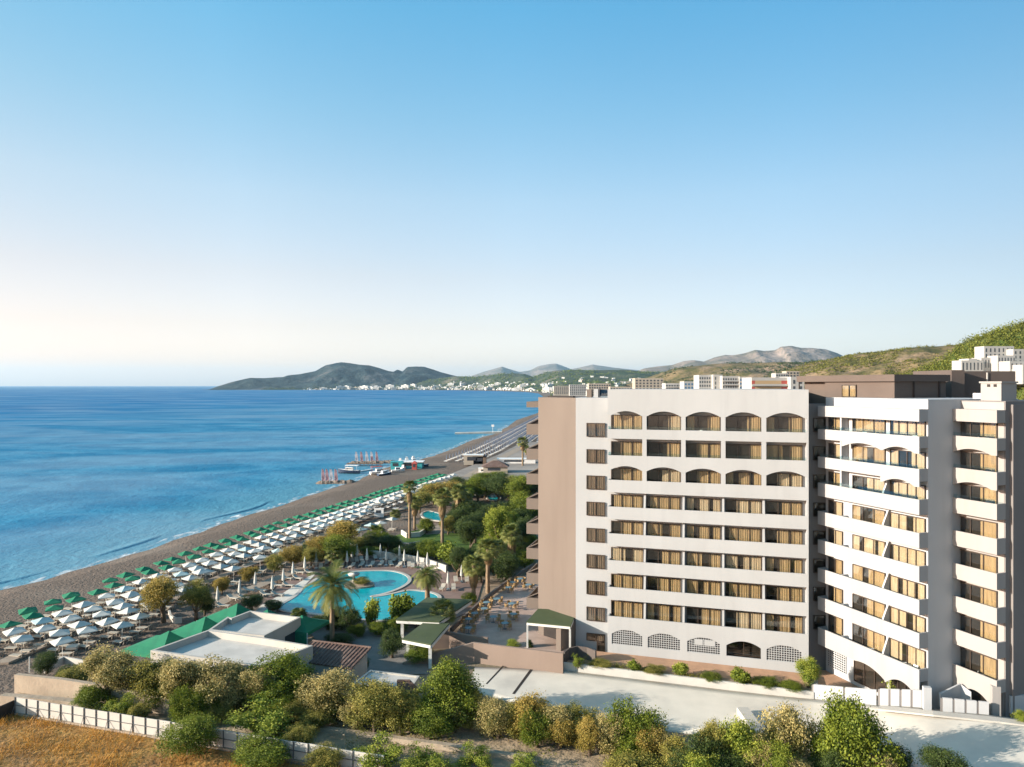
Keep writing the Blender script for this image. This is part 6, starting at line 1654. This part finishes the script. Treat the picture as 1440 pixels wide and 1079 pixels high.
# the foreground belt
TREES = [
 ('beige', 152, 992, 910, 92, 'beige tipped tree on a bare trunk, nearest the beach'), ('olive', 214, 992, 922, 92, 'olive brown tree just right of the bare trunked tree'), ('beige', 258, 1000, 916, 80, 'cream flowering tree before the front parapet of the bar'),
 ('beige', 310, 1006, 924, 100, 'broad cream flowering tree below the lower bar roof'), ('green', 300, 1008, 960, 70, 'green shrubby tree under the cream flowering one', 'bush'), ('green', 395, 996, 916, 115, 'large leafy green tree topping the belt below the bar'), ('beige', 366, 1004, 935, 62, 'cream bush on the left flank of the large green tree', 'bush'), ('beige', 455, 1012, 936, 100, 'greyish cream tree in front of the tiled kiosk'), ('green', 268, 1020, 962, 62, 'fresh green bush among cream trees above the fence', 'bush'),
 ('olive', 528, 1032, 957, 105, 'dull olive tree in front of the service hut'), ('beige', 500, 1026, 972, 60, 'small cream bush left of the olive tree', 'bush'), ('olive', 565, 1034, 962, 70, 'olive bush below the pointed porch roof', 'bush'), ('green', 634, 1018, 924, 116, 'tall rounded green tree at the left end of the driveway'), ('green', 605, 1040, 985, 80, 'low green bush at the foot of the tall rounded tree', 'bush'),
 ('beige', 694, 1036, 980, 78, 'sand coloured bush at the left edge of the driveway', 'bush'), ('gold', 742, 1046, 976, 88, 'golden beige bush in front of the tree shadows', 'bush'), ('beige', 776, 1048, 982, 76, 'pinkish beige bush along the driveway edge', 'bush'), ('olive', 812, 1050, 990, 78, 'olive bush in the middle of the driveway edge', 'bush'), ('beige', 858, 1070, 998, 64, 'pale flowering bush beside the round green tree', 'bush'), ('green', 896, 1070, 983, 98, 'round dark green tree at the driveway edge'),
 ('olive', 952, 1100, 1036, 66, 'dark low bush right of the round green tree', 'bush'), ('olive', 1002, 1100, 1010, 60, 'slim olive bush left of the bright yellow green one', 'bush'), ('bright', 1046, 1105, 1003, 84, 'bright yellow green bush below the white block wall', 'bush'), ('beige', 1112, 1100, 986, 104, 'grey beige flowering tree beside the big dark tree'), ('olive', 1085, 1110, 1030, 70, 'dark olive bush between yellow green and grey beige', 'bush'),
 ('green', 1200, 1120, 968, 132, 'biggest tree, dense and green, at the bottom right'), ('green', 1165, 1110, 1000, 80, 'leafy green tree leaning on the biggest tree'), ('dark', 1262, 1110, 1040, 52, 'thin dark bush in the shade of the biggest tree', 'bush'), ('dark', 1330, 1105, 1046, 84, 'low dark bush standing alone on the driveway corner', 'bush'),
 ('feather', 265, 1062, 1006, 110, 'feathery dark green tree growing through the white fence'), ('green', 372, 1082, 1036, 100, 'dark green shrub in front of the fence', 'bush'), ('sparse', 372, 1042, 984, 118, 'loose yellow green shrub behind the fence', 'bush'), ('sparse', 532, 1085, 1036, 92, 'sparse light green shrub at the right end of the fence', 'bush'), ('sparse', 600, 1088, 1052, 92, 'low straggly shrub on the sandy bank', 'bush'), ('sparse', 668, 1085, 1046, 66, 'small bright shrub by the bottom edge of the bank', 'bush'), ('olive', 455, 1085, 1050, 70, 'dull shrub close to the fence footing', 'bush'), ('sparse', 735, 1094, 1060, 60, 'tiny light shrub below the golden beige bush', 'bush'), ('olive', 890, 1110, 1062, 120, 'dark undergrowth bush below the round green tree', 'bush'), ('bright', 985, 1125, 1056, 80, 'yellow green bush at the very bottom edge', 'bush'),
 ('green', 128, 1000, 962, 66, 'grey green shrub against the retaining wall', 'bush'), ('sparse', 170, 1012, 972, 52, 'small green shrub under the bare trunked tree', 'bush'), ('olive', 196, 1020, 988, 44, 'dry little shrub right behind the fence', 'bush'), ('dark', 66, 948, 914, 44, 'dark clipped hedge bush beside the white post', 'bush'), ('olive', 108, 962, 934, 58, 'brownish hedge bush inside the low white wall', 'bush'), ('dark', 96, 956, 936, 40, 'dark bush at the corner of the low white wall', 'bush'), ('olive', 420, 1058, 1020, 60, 'yellowish weeds bush leaning over the fence', 'bush'),
 # beach side
 ('gold', 230, 876, 806, 74, 'large golden tree standing among the white umbrellas'), ('olive', 276, 872, 814, 54, 'darker tree touching the large golden one'), ('dark', 288, 866, 836, 36, 'round dark bush above the green tents', 'bush'), ('gold', 312, 836, 810, 30, 'small golden shrub on the seaward path, nearest', 'bush'), ('gold', 350, 818, 795, 30, 'second small golden shrub on the seaward path', 'bush'), ('olive', 385, 806, 778, 34, 'third rounded shrub along the seaward path', 'bush'), ('gold', 412, 798, 765, 44, 'fourth, larger shrub along the seaward path', 'bush'),
 ('gold', 486, 784, 728, 66, 'wide golden tree left of the tall fan palms'), ('green', 476, 796, 748, 62, 'green tree in front of the wide golden one'), ('gold', 450, 790, 752, 44, 'golden flank tree beside the green one'), ('olive', 437, 800, 768, 34, 'small olive tree leaning over the path'), ('dark', 355, 858, 834, 40, 'round dark bush behind the far green tent', 'bush'), ('dark', 384, 862, 842, 34, 'smaller dark bush next to the pool edge', 'bush'),
 ('dark', 520, 776, 748, 40, 'dark spiky clump behind the beach pool terrace', 'bush'), ('dark', 545, 778, 752, 46, 'dark evergreen beside the lawn edge'),
 # garden
 ('dark', 575, 784, 762, 60, 'low dark hedge along the lawn, left part', 'bush'), ('green', 612, 786, 758, 56, 'leafy green hedge over the pool wall', 'bush'), ('olive', 588, 780, 764, 36, 'yellowish shrub above the pool wall', 'bush'), ('broad', 632, 795, 760, 46, 'broad leaved shrub at the end of the pool wall', 'bush'), ('dark', 645, 812, 766, 46, 'dark dense tree behind the pool wall end'),
 ('gold', 618, 712, 676, 84, 'beige flowering trees behind the fan palms'), ('olive', 590, 722, 690, 50, 'olive tree left of the beige flowering one'), ('olive', 648, 708, 680, 50, 'olive tree right of the beige flowering one'), ('green', 672, 706, 668, 56, 'green tree at the back of the garden'), ('dark', 700, 708, 664, 66, 'dark tree at the back of the garden'), ('green', 728, 712, 666, 56, 'green tree beside the upper sea balconies'), ('dark', 660, 742, 700, 60, 'dark tree behind the second garden pool'), ('bright', 655, 712, 684, 34, 'bright green tree at the back of the garden'),
 ('dark', 690, 745, 704, 66, 'deep green tree in the middle of the garden'), ('green', 738, 744, 690, 52, 'spreading green tree beside the middle sea balconies'), ('bright', 702, 784, 708, 58, 'tall light green tree in the garden'), ('bright', 690, 800, 752, 40, 'light green lower tree in front of the tall one'), ('dark', 662, 778, 730, 48, 'small dark tree on the lawn'), ('dark', 735, 775, 724, 50, 'dark tree close behind the lower sea balconies'), ('green', 720, 758, 716, 44, 'green tree on the lawn near the building'), ('dark', 712, 818, 772, 60, 'dark shrub mass beside the dining terrace', 'bush'), ('green', 738, 800, 772, 40, 'green shrub under the lower sea balconies', 'bush'), ('dark', 676, 820, 776, 40, 'dark shrub between the drooping palms', 'bush'), ('dark', 745, 790, 776, 26, 'clipped hedge at the end of the terrace', 'bush'),
 ('dark', 640, 750, 716, 40, 'dark shrub behind the middle fan palm', 'bush'), ('olive', 750, 690, 668, 30, 'olive tree behind the highest sea balcony'), ('dark', 715, 702, 676, 50, 'shadowy tree behind the little pool'), ('green', 688, 690, 662, 60, 'green treetop along the gravel yard'), ('olive', 745, 725, 700, 34, 'olive shrub below the upper sea balconies', 'bush'), ('dark', 668, 764, 720, 50, 'dark tree left of the tall light green one'), ('dark', 710, 770, 728, 46, 'dark tree behind the tall light green one'),
 ('green', 600, 750, 726, 30, 'leafy shrub in front of the second garden pool', 'bush'), ('olive', 630, 752, 724, 30, 'olive shrub screening the right end of the second pool', 'bush'),
 # round the pool
 ('dark', 492, 890, 848, 38, 'round clipped dark bush at the pool edge', 'bush'), ('dark', 470, 886, 850, 40, 'dark bush behind the date palm trunk', 'bush'), ('broad', 523, 886, 838, 30, 'cone shaped big leaved plant at the pool edge', 'bush'), ('broad', 567, 876, 830, 46, 'big leaved flowering bush left of the large pergola', 'bush'), ('dark', 551, 926, 882, 42, 'dark bush below the smaller pergola', 'bush'), ('green', 590, 934, 896, 50, 'green bush under the smaller pergola', 'bush'), ('green', 555, 890, 868, 28, 'low green bush under the large pergola', 'bush'), ('dark', 512, 948, 922, 26, 'dark shrub at the corner of the tiled kiosk', 'bush'), ('dark', 477, 906, 890, 50, 'low rounded dark shrub at the foot of the date palm', 'bush'), ('dark', 420, 884, 858, 30, 'dark shrub against the back green tents', 'bush'), ('olive', 508, 822, 812, 34, 'low shrub on the pool island', 'bush'), ('green', 620, 862, 842, 36, 'green shrub on the red ground by the pergola', 'bush'), ('green', 660, 852, 832, 30, 'green shrub at the foot of the drooping palms', 'bush'),
 # hotel forecourt
 ('bright', 1137, 968, 922, 44, 'round yellow green bush at the corner of the forecourt', 'bush'), ('broad', 1259, 985, 946, 38, 'fresh green bush behind the slotted fence', 'bush'), ('sparse', 813, 940, 918, 22, 'small fresh plant by the curved dark wall', 'bush'), ('olive', 845, 944, 930, 40, 'dry brownish bed plants nearest the canopy', 'bush'), ('broad', 891, 950, 934, 26, 'spiky green plant on the kerb wall, first', 'bush'), ('olive', 920, 952, 938, 44, 'dry plants along the planted bed', 'bush'), ('broad', 957, 960, 939, 30, 'spiky green plant on the kerb wall, second', 'bush'), ('broad', 1040, 968, 944, 36, 'largest spiky plant on the kerb wall', 'bush'), ('green', 1075, 970, 953, 44, 'low green bed plants beyond the largest spiky one', 'bush'), ('green', 1112, 973, 957, 44, 'low green bed plants at the end of the bed', 'bush'), ('green', 1000, 962, 949, 40, 'thin green bed plants in the middle of the bed', 'bush'), ('dark', 745, 917, 897, 14, 'dark potted plant at the terrace steps', 'bush'), ('bright', 722, 916, 899, 28, 'light green plants in the terrace planter', 'bush'), ('bright', 1436, 1018, 998, 26, 'light green shrub at the right edge of the frame', 'bush'),
]
for t in TREES:
    kind, px, base, top, w, lab = t[:6]; cat = t[6] if len(t) > 6 else 'tree'
    z = 3.0 if px > 800 and base < 1000 else 2.4
    if px > 640 and base > 1040: z = 1.9
    if px == 508: z = 2.75
    if px == 1330: z = 4.2
    if px == 1436: z = 4.6
    if px == 1259: z = 2.7
    if cat == 'bush' and kind in ('broad', 'sparse'): cb = 0.0
    else: cb = 0.02 if cat == 'bush' else (0.22 if base < 900 else 0.06)
    if px == 152: cb = 0.26
    if 'kerb wall' in lab or ' bed' in lab:
        a = FM.a_at(px, 4.5); q = FM.p(a, 4.5 + 0.009 * a, 3.17); py = HY + F * (H - 3.17) / q[1]
        tree(kind, px, py, py - (base - top) * (0.9 if kind == 'broad' else 0.6), w, lab, 3.17, cat=cat, cb=-0.1)
        continue
    tree(kind, px, base, top, w, lab, z, cat=cat, cb=cb)

# the bushes that close the gaps of the belt and of the garden
def fill(n, line, jit, hpx, wpx, kinds, label, group, seed, z=2.4, cat='bush'):
    r = random.Random(seed)
    xs = [p[0] for p in line]; ys = [p[1] for p in line]
    for i in range(n):
        px = xs[0] + (xs[-1] - xs[0]) * (i + r.uniform(0.1, 0.9)) / n; base = float(np.interp(px, xs, ys)) + r.uniform(-jit, jit)
        h = r.uniform(*hpx)
        tree(r.choice(kinds), px, base, base - h, r.uniform(*wpx), label, z, cat=cat, cb=0.02, group=group)
fill(8, [(168, 986), (230, 992), (480, 1004)], 5, (34, 58), (50, 78), ['olive', 'beige', 'green'], 'rounded bush packed into the shrub belt in front of the bar', 'bushes packed into the belt before the bar', 41)
fill(7, [(240, 1014), (360, 1022), (470, 1024)], 6, (22, 38), (40, 66), ['olive', 'green', 'sparse'], 'low bush on the slope between tree belt and fence', 'low bushes between tree belt and fence', 42)
fill(7, [(470, 1010), (560, 1018), (690, 1030)], 5, (36, 60), (46, 74), ['olive', 'green', 'beige'], 'bush crowding the foot of the trees by the service hut', 'bushes by the service hut', 43)
fill(10, [(690, 1036), (800, 1054), (950, 1078)], 5, (40, 62), (50, 72), ['olive', 'beige', 'gold', 'green'], 'bush of the tight hedge along the lower driveway edge', 'hedge bushes of the lower driveway edge', 44)
fill(9, [(950, 1100), (1060, 1112), (1240, 1124)], 6, (50, 80), (56, 84), ['olive', 'green', 'dark', 'beige'], 'bush massed at the bottom right around the biggest tree', 'bushes round the biggest tree', 45)
fill(10, [(590, 712), (660, 700), (752, 696)], 8, (24, 36), (34, 54), ['dark', 'green', 'dark', 'olive'], 'tree of the packed grove at the back of the garden', 'grove trees at the back of the garden', 46, cat='tree')
fill(12, [(640, 742), (690, 752), (752, 742)], 14, (26, 44), (34, 54), ['dark', 'green', 'dark', 'bright'], 'tree of the packed grove in the middle of the garden', 'grove trees in the middle of the garden', 47, cat='tree')
fill(11, [(640, 806), (680, 800), (745, 778)], 10, (18, 32), (28, 44), ['dark', 'green', 'dark'], 'shrub of the dense planting between lawn and dining terrace', 'dense shrubs between lawn and terrace', 48)
fill(9, [(420, 792), (480, 786), (560, 774)], 6, (16, 30), (26, 42), ['dark', 'green', 'olive'], 'shrub of the planting between the pool and the seaward path', 'shrubs between pool and seaward path', 49)
fill(8, [(440, 886), (520, 890), (592, 880)], 6, (14, 24), (26, 40), ['dark', 'green'], 'low shrub bordering the near side of the pool', 'low shrubs on the near pool side', 50)

# palms
def feather_crown(seed, mat, fronds=46, leafl=20, droop=1.0, up=0.9):
    rng = np.random.default_rng(seed); V = []; T = []
    for i in range(fronds):
        a = i * 2.39996 + rng.normal() * 0.15; u = (i + 0.5) / fronds
        el = up * (1.25 - 1.9 * u) + rng.normal() * 0.08
        L = rng.uniform(0.85, 1.08); n = 14
        p = np.zeros(3); d = np.array([math.cos(a) * math.cos(el), math.sin(a) * math.cos(el), math.sin(el)]); prev = p.copy(); pts = [p.copy()]
        for k in range(n):
            p = p + d * L / n; d = unit(d + np.array([0, 0, -0.115 * droop * (0.6 + k / n)])); pts.append(p.copy())
        pts = np.array(pts)
        for k in range(n):
            dd = unit(pts[k + 1] - pts[k]); side = unit(np.cross(dd, np.array([0, 0, 1.0]))); upv = np.cross(side, dd)
            w = side * 0.012; V.append([pts[k] - w, pts[k] + w, pts[k + 1] + w * .8, pts[k + 1] - w * .8]); T.append(0.7 + 0.3 * rng.random())
            if k < 2: continue
            for s in (-1, 1):
                for m2 in (0, 0.5):
                    b = pts[k] * (1 - m2) + pts[k + 1] * m2; ll = 0.27 * math.sin(math.pi * min(1, (k + m2 + 1.5) / (n + 2))) ** 0.7 * rng.uniform(0.8, 1.1)
                    tip = b + unit(side * s * 0.9 + dd * 0.75 + upv * 0.25 + np.array([0, 0, -0.35 * droop])) * ll
                    ww = dd * 0.016; V.append([b - ww, b + ww, tip + ww * .3, tip - ww * .3]); T.append(float(np.clip(0.15 + 0.6 * u + rng.normal() * 0.15, 0, 1)))
    return quads_mesh('crown', np.array(V), mat, T)

def fan_crown(seed, mat, leaves=34, dead=False):
    rng = np.random.default_rng(seed); V = []; T = []
    for i in range(leaves):
        a = i * 2.39996 + rng.normal() * 0.2; u = (i + 0.5) / leaves
        el = (1.3 - 1.9 * u) if not dead else (-0.75 - 0.6 * u)
        el += rng.normal() * 0.1; L = rng.uniform(0.45, 0.6) if not dead else rng.uniform(0.25, 0.4)
        d = np.array([math.cos(a) * math.cos(el), math.sin(a) * math.cos(el), math.sin(el)]); side = unit(np.cross(d, np.array([0, 0, 1.0])) + 1e-4); upv = np.cross(side, d)
        o = np.array([0, 0, -0.35 * u if dead else 0.0]); e = o + d * L; w = side * 0.014
        V.append([o - w, o + w, e + w, e - w]); T.append(0.6)
        nb = 15; R = rng.uniform(0.42, 0.55)
        for k in range(nb):
            th = (-1.35 + 2.7 * k / (nb - 1)); dr = d * math.cos(th) + side * math.sin(th) + upv * (0.18 * abs(math.sin(th))) + np.array([0, 0, -0.25])
            dr = unit(dr); sd2 = unit(np.cross(dr, upv) + 1e-4); mid = e + dr * R * 0.6; tip = e + unit(dr + np.array([0, 0, -0.45])) * R
            w1, w2 = sd2 * 0.022, sd2 * 0.03
            V.append([e - w1 * .4, e + w1 * .4, mid + w2, mid - w2]); V.append([mid - w2, mid + w2, tip + w2 * .1, tip - w2 * .1])
            tt = float(np.clip(0.1 + 0.5 * u + rng.normal() * 0.15, 0, 1)); T += [tt, tt]
    return quads_mesh('dead_skirt' if dead else 'crown', np.array(V), mat, T)

FEATH = [feather_crown(1, L_PALM, 36, droop=1.25, up=0.85), feather_crown(2, L_PALM, 40, droop=1.0, up=1.0)]
FANS = [fan_crown(3, L_PALM), fan_crown(4, L_PALM, 40)]
SKIRT = [fan_crown(5, L_DEAD, 30, True), fan_crown(6, L_DEAD, 40, True)]
def palm_trunk(seed, bulge=0.0):
    rng = random.Random(seed); mb = MB(); n = 12; pts = []; rad = []
    for i in range(n + 1):
        u = i / n; pts.append((0.02 * math.sin(u * 2 + seed), 0.015 * math.sin(u * 3 + seed), u)); rad.append(1.0 * (1.25 - 0.35 * u + (0.12 if i % 2 else 0) + (0.35 * max(0, u - 0.85) / 0.15 if bulge else 0)))
    mb.tube(pts, rad, 10)
    return mb.mesh('trunk', MT['palmtrunk'], True)
PT = [palm_trunk(1), palm_trunk(2, 1)]
def palm(px, base, top, wpx, label, kind='fan', skirt=1.0, z=2.4, r=0.2, cfrac=0.62):
    q = P(px, base, z); d = q.y; h = (H - (top - HY) * d / F) - z; R = wpx * d / F / 2
    root = empty('palm_tree', q, rv.uniform(0, 6.28), label, 'palm')
    hc = max(0.4, h - R * cfrac)
    t = link('trunk', PT[1 if kind == 'date' else 0], root)
    k = 1.0; t.scale = (r, r, hc)
    for v in ():
        pass
    c = link('crown', (FEATH if kind == 'date' else FANS)[rv.randrange(2)], root, (0, 0, hc)); c.scale = (R, R, R * (1.0 if kind == 'date' else 1.05))
    if skirt:
        s = link('dead_skirt', SKIRT[rv.randrange(2)], root, (0, 0, hc - R * 0.1)); s.scale = (R * 0.75, R * 0.75, R * 1.25 * skirt)
    return root
palm(467, 908, 804, 90, 'tall date palm rising in front of the pool', 'date', 0, r=0.24, cfrac=0.45)
palm(601, 852, 794, 56, 'shorter date palm with yellow fruit stalks by the large pergola', 'date', 0.35, r=0.3, cfrac=0.5)
palm(576, 757, 678, 24, 'tallest slim fan palm left of the lawn', r=0.22, skirt=1.4)
palm(583, 745, 700, 26, 'shorter fan palm behind the tallest one', r=0.24, skirt=1.0)
palm(622, 768, 690, 32, 'fan palm in the middle of the lawn', r=0.26, skirt=1.3)
palm(645, 742, 684, 30, 'fan palm beside the second garden pool', r=0.24, skirt=1.3)
palm(655, 738, 694, 24, 'fan palm partly hidden by its right neighbour', r=0.24, skirt=1.0)
palm(719, 800, 741, 36, 'shaggy fan palm near the lower sea balconies', r=0.28, skirt=1.4)
palm(666, 848, 784, 38, 'drooping pale fan palm by the terrace parapet', r=0.26, skirt=1.2)
palm(686, 834, 762, 40, 'fan palm leaning over the dining terrace', r=0.26, skirt=0.7)
palm(700, 812, 762, 30, 'fan palm behind the leaning one', r=0.26, skirt=0.8)
palm(623, 893, 848, 46, 'small fan palm in the tan planter', r=0.18, skirt=0, z=3.0)
palm(530, 768, 742, 34, 'low dark palm by the small lawn umbrellas', r=0.2, skirt=0)
palm(556, 728, 718, 18, 'little palm standing on the beach behind tall fan palms', r=0.16, skirt=0)
palm(420, 882, 858, 30, 'low palm peeking over the green tents', r=0.16, skirt=0)
palm(735, 655, 616, 20, 'lone palm beside the upper sea balconies', r=0.3, skirt=0.8)
palm(740, 640, 628, 14, 'small tree like palm beyond the lone palm', r=0.3, skirt=0)
palm(470, 800, 770, 30, 'small palm under the green tree near the path', r=0.2, skirt=0.5)

# ------------------------------------------------------------------ grass, weeds and distant woods
def scatter(name, pts, nrm_up, size, mat, label, cat, seed, tips=None, aspect=0.62, rand=1.2):
    rng = np.random.default_rng(seed); C = np.array(pts, float); n = len(C)
    Q = leaf_quads(rng, C, np.tile(np.array([0, 0, 1.0]), (n, 1)), size, aspect, rand)
    return tag(link(name, quads_mesh(name, Q, mat, tips if tips is not None else rng.random(n) * 0.6)), label, cat, kind='stuff')
def clumps(hill, n, per, rad, seed, umin=0, umax=1, vmin=0.05, vmax=1.0, hz=1.0, dens=None):
    r = random.Random(seed); g = np.random.default_rng(seed); out = []; tips = []
    for _ in range(n):
        for _t in range(6):
            u, v = r.uniform(umin, umax), r.uniform(vmin, vmax)
            q = hill.at(u, v)
            if dens is None or noise.noise(Vector((q.x * dens, q.y * dens, seed))) > -0.05: break
        s = rad * r.uniform(0.6, 1.5); tz = r.random()
        p = g.normal(size=(per, 3)) * s * 0.42; p[:, 2] = np.abs(p[:, 2]) * hz + s * 0.1
        out.append(p + np.array(q)); tips += [min(1, max(0, 0.4 * tz + 0.5 * z / (s + 1e-3) * 0.5)) for z in p[:, 2]]
    return np.concatenate(out), np.array(tips)
pts, tp = clumps(H_pine, 2300, 30, 2.8, 31, 0.02, 0.62, 0.03, 1.0, 1.4)
scatter('hillside_wood', pts, None, 1.15, L_PINE, 'green pines and scrub covering the right hillside', 'wood', 1, tp)
pts, tp = clumps(H_near, 3400, 9, 3.0, 32, 0.02, 0.75, 0.05, 1.0, 0.6, 0.012)
scatter('hillside_scrub', pts, None, 1.9, L_OLIVE, 'low scrub dotting the brown hillside behind the hotel', 'scrub', 2, tp * 0.6)
pts, tp = clumps(H_mid, 1500, 8, 7, 33, 0.05, 1.0, 0.05, 1.0, 0.6, 0.006)
scatter('hillside_scrub', pts, None, 3.8, L_DARK, 'dark wooded scrub on the middle hills', 'scrub', 3, tp)
pts, tp = clumps(H_town, 1700, 7, 14, 34, 0.0, 1.0, 0.02, 1.0, 0.6, 0.004)
scatter('town_trees', pts, None, 8, L_GREEN, 'trees among the houses of the town across the bay', 'trees', 4, tp)
pts, tp = clumps(H_cape, 900, 7, 14, 35, 0.2, 1.0, 0.0, 0.3, 0.6)
scatter('headland_scrub', pts, None, 8, L_DARK, 'scrub along the foot of the headland', 'scrub', 5, tp)
rg = np.random.default_rng(8); pl = []
for _ in range(1000):
    px = rg.uniform(690, 905); d = rg.uniform(1100, 3700); x = (px - 720) / F * d
    if x < shore_x(d) + 45: continue
    for _k in range(7): pl.append((x + rg.normal() * 7, d + rg.normal() * 7, 3 + abs(rg.normal()) * 4))
scatter('shore_trees', pl, None, 6, L_GREEN, 'trees between the buildings on the flat shore', 'trees', 6)

# straw of the dry field: upright blades
g = np.random.default_rng(12); N2 = 42000
X = g.uniform(-48, -8, N2); Y = g.uniform(50, 67.5, N2)
fz = np.array([(f1.y - f0.y) / (f1.x - f0.x)])
keep = Y < f0.y + (X - f0.x) * fz - 0.35
X, Y = X[keep], Y[keep]
den = np.array([noise.noise(Vector((x * 0.22, y * 0.22, 4))) for x, y in zip(X, Y)])
keep = g.random(len(X)) < np.clip(0.55 + den * 1.1, 0.08, 1); X, Y, den = X[keep], Y[keep], den[keep]
n = len(X); hh = g.uniform(0.18, 0.55, n) * (0.8 + den); lean = g.normal(size=(n, 2)) * 0.22 + np.array([0.1, 0.05]); an = g.uniform(0, 6.28, n); w = g.uniform(0.012, 0.032, n)
b = np.stack([X, Y, np.full(n, 2.44)], 1); s = np.stack([np.cos(an) * w, np.sin(an) * w, np.zeros(n)], 1); t = b + np.stack([lean[:, 0], lean[:, 1], hh], 1)
tag(link('dry_grass', quads_mesh('dry_grass', np.stack([b - s, b + s, t + s * 0.3, t - s * 0.3], 1), L_STRAW, np.clip(0.5 - den * 0.9 + g.normal(size=n) * 0.15, 0, 1))), 'golden brown dry grass filling the fenced field', 'grass', kind='stuff')
# low plants of the bed behind the kerb wall
bp = []
for _ in range(900):
    a = g.uniform(-3.8, 21.2)
    if noise.noise(Vector((a * 0.5, 2.2, 5))) < -0.22: continue
    hb = 0.14 + 0.3 * max(0, noise.noise(Vector((a * 0.9, 7.1, 5))) + 0.25)
    q = FM.p(a, 4.5 + 0.009 * a + g.normal() * 0.2, 3.17)
    for _k in range(7): bp.append((q[0] + g.normal() * 0.12, q[1] + g.normal() * 0.12, 3.19 + abs(g.normal()) * hb))
scatter('bed_plants', bp, None, 0.13, L_OLIVE, 'low dry plants covering the bed behind the kerb wall', 'plants', 17, aspect=0.45)
# weeds of the bank
X, Y = [], []
for _ in range(5200):
    px, py = g.uniform(20, 1000), g.uniform(985, 1079); q = P(px, py, 2.45)
    if noise.noise(Vector((q.x * 0.35, q.y * 0.35, 9))) < 0.05: continue
    if px > 640 and py < 8 + np.interp(px, [656, 800, 930, 1130], [970, 1008, 1026, 1048]): continue
    if q.y < f0.y + (q.x - f0.x) * fz[0] + 0.2 and px < 520: continue
    for _k in range(4): X.append((q.x + g.normal() * 0.15, q.y + g.normal() * 0.15, 2.45 + abs(g.normal()) * 0.14))
scatter('weeds', X, None, 0.17, L_OLIVE, 'dry weeds scattered over the sandy bank', 'weeds', 7, aspect=0.4)

# ------------------------------------------------------------------ the air
mb = MB(); mb.box(-30500, 14500, -400, 30500, -8, 760)
m = bpy.data.materials.new('haze'); m.use_nodes = True; nt = m.node_tree; nt.nodes.remove(nt.nodes['Principled BSDF'])
pv = nt.nodes.new('ShaderNodeVolumePrincipled'); pv.inputs['Color'].default_value = (0.52, 0.79, 1.0, 1); pv.inputs['Density'].default_value = 3.2e-5; pv.inputs['Anisotropy'].default_value = 0.2
nt.links.new(pv.outputs[0], nt.nodes['Material Output'].inputs['Volume'])
hz = mb.build('haze', m); tag(hz, 'thin bluish haze over the bay', 'haze', kind='stuff')
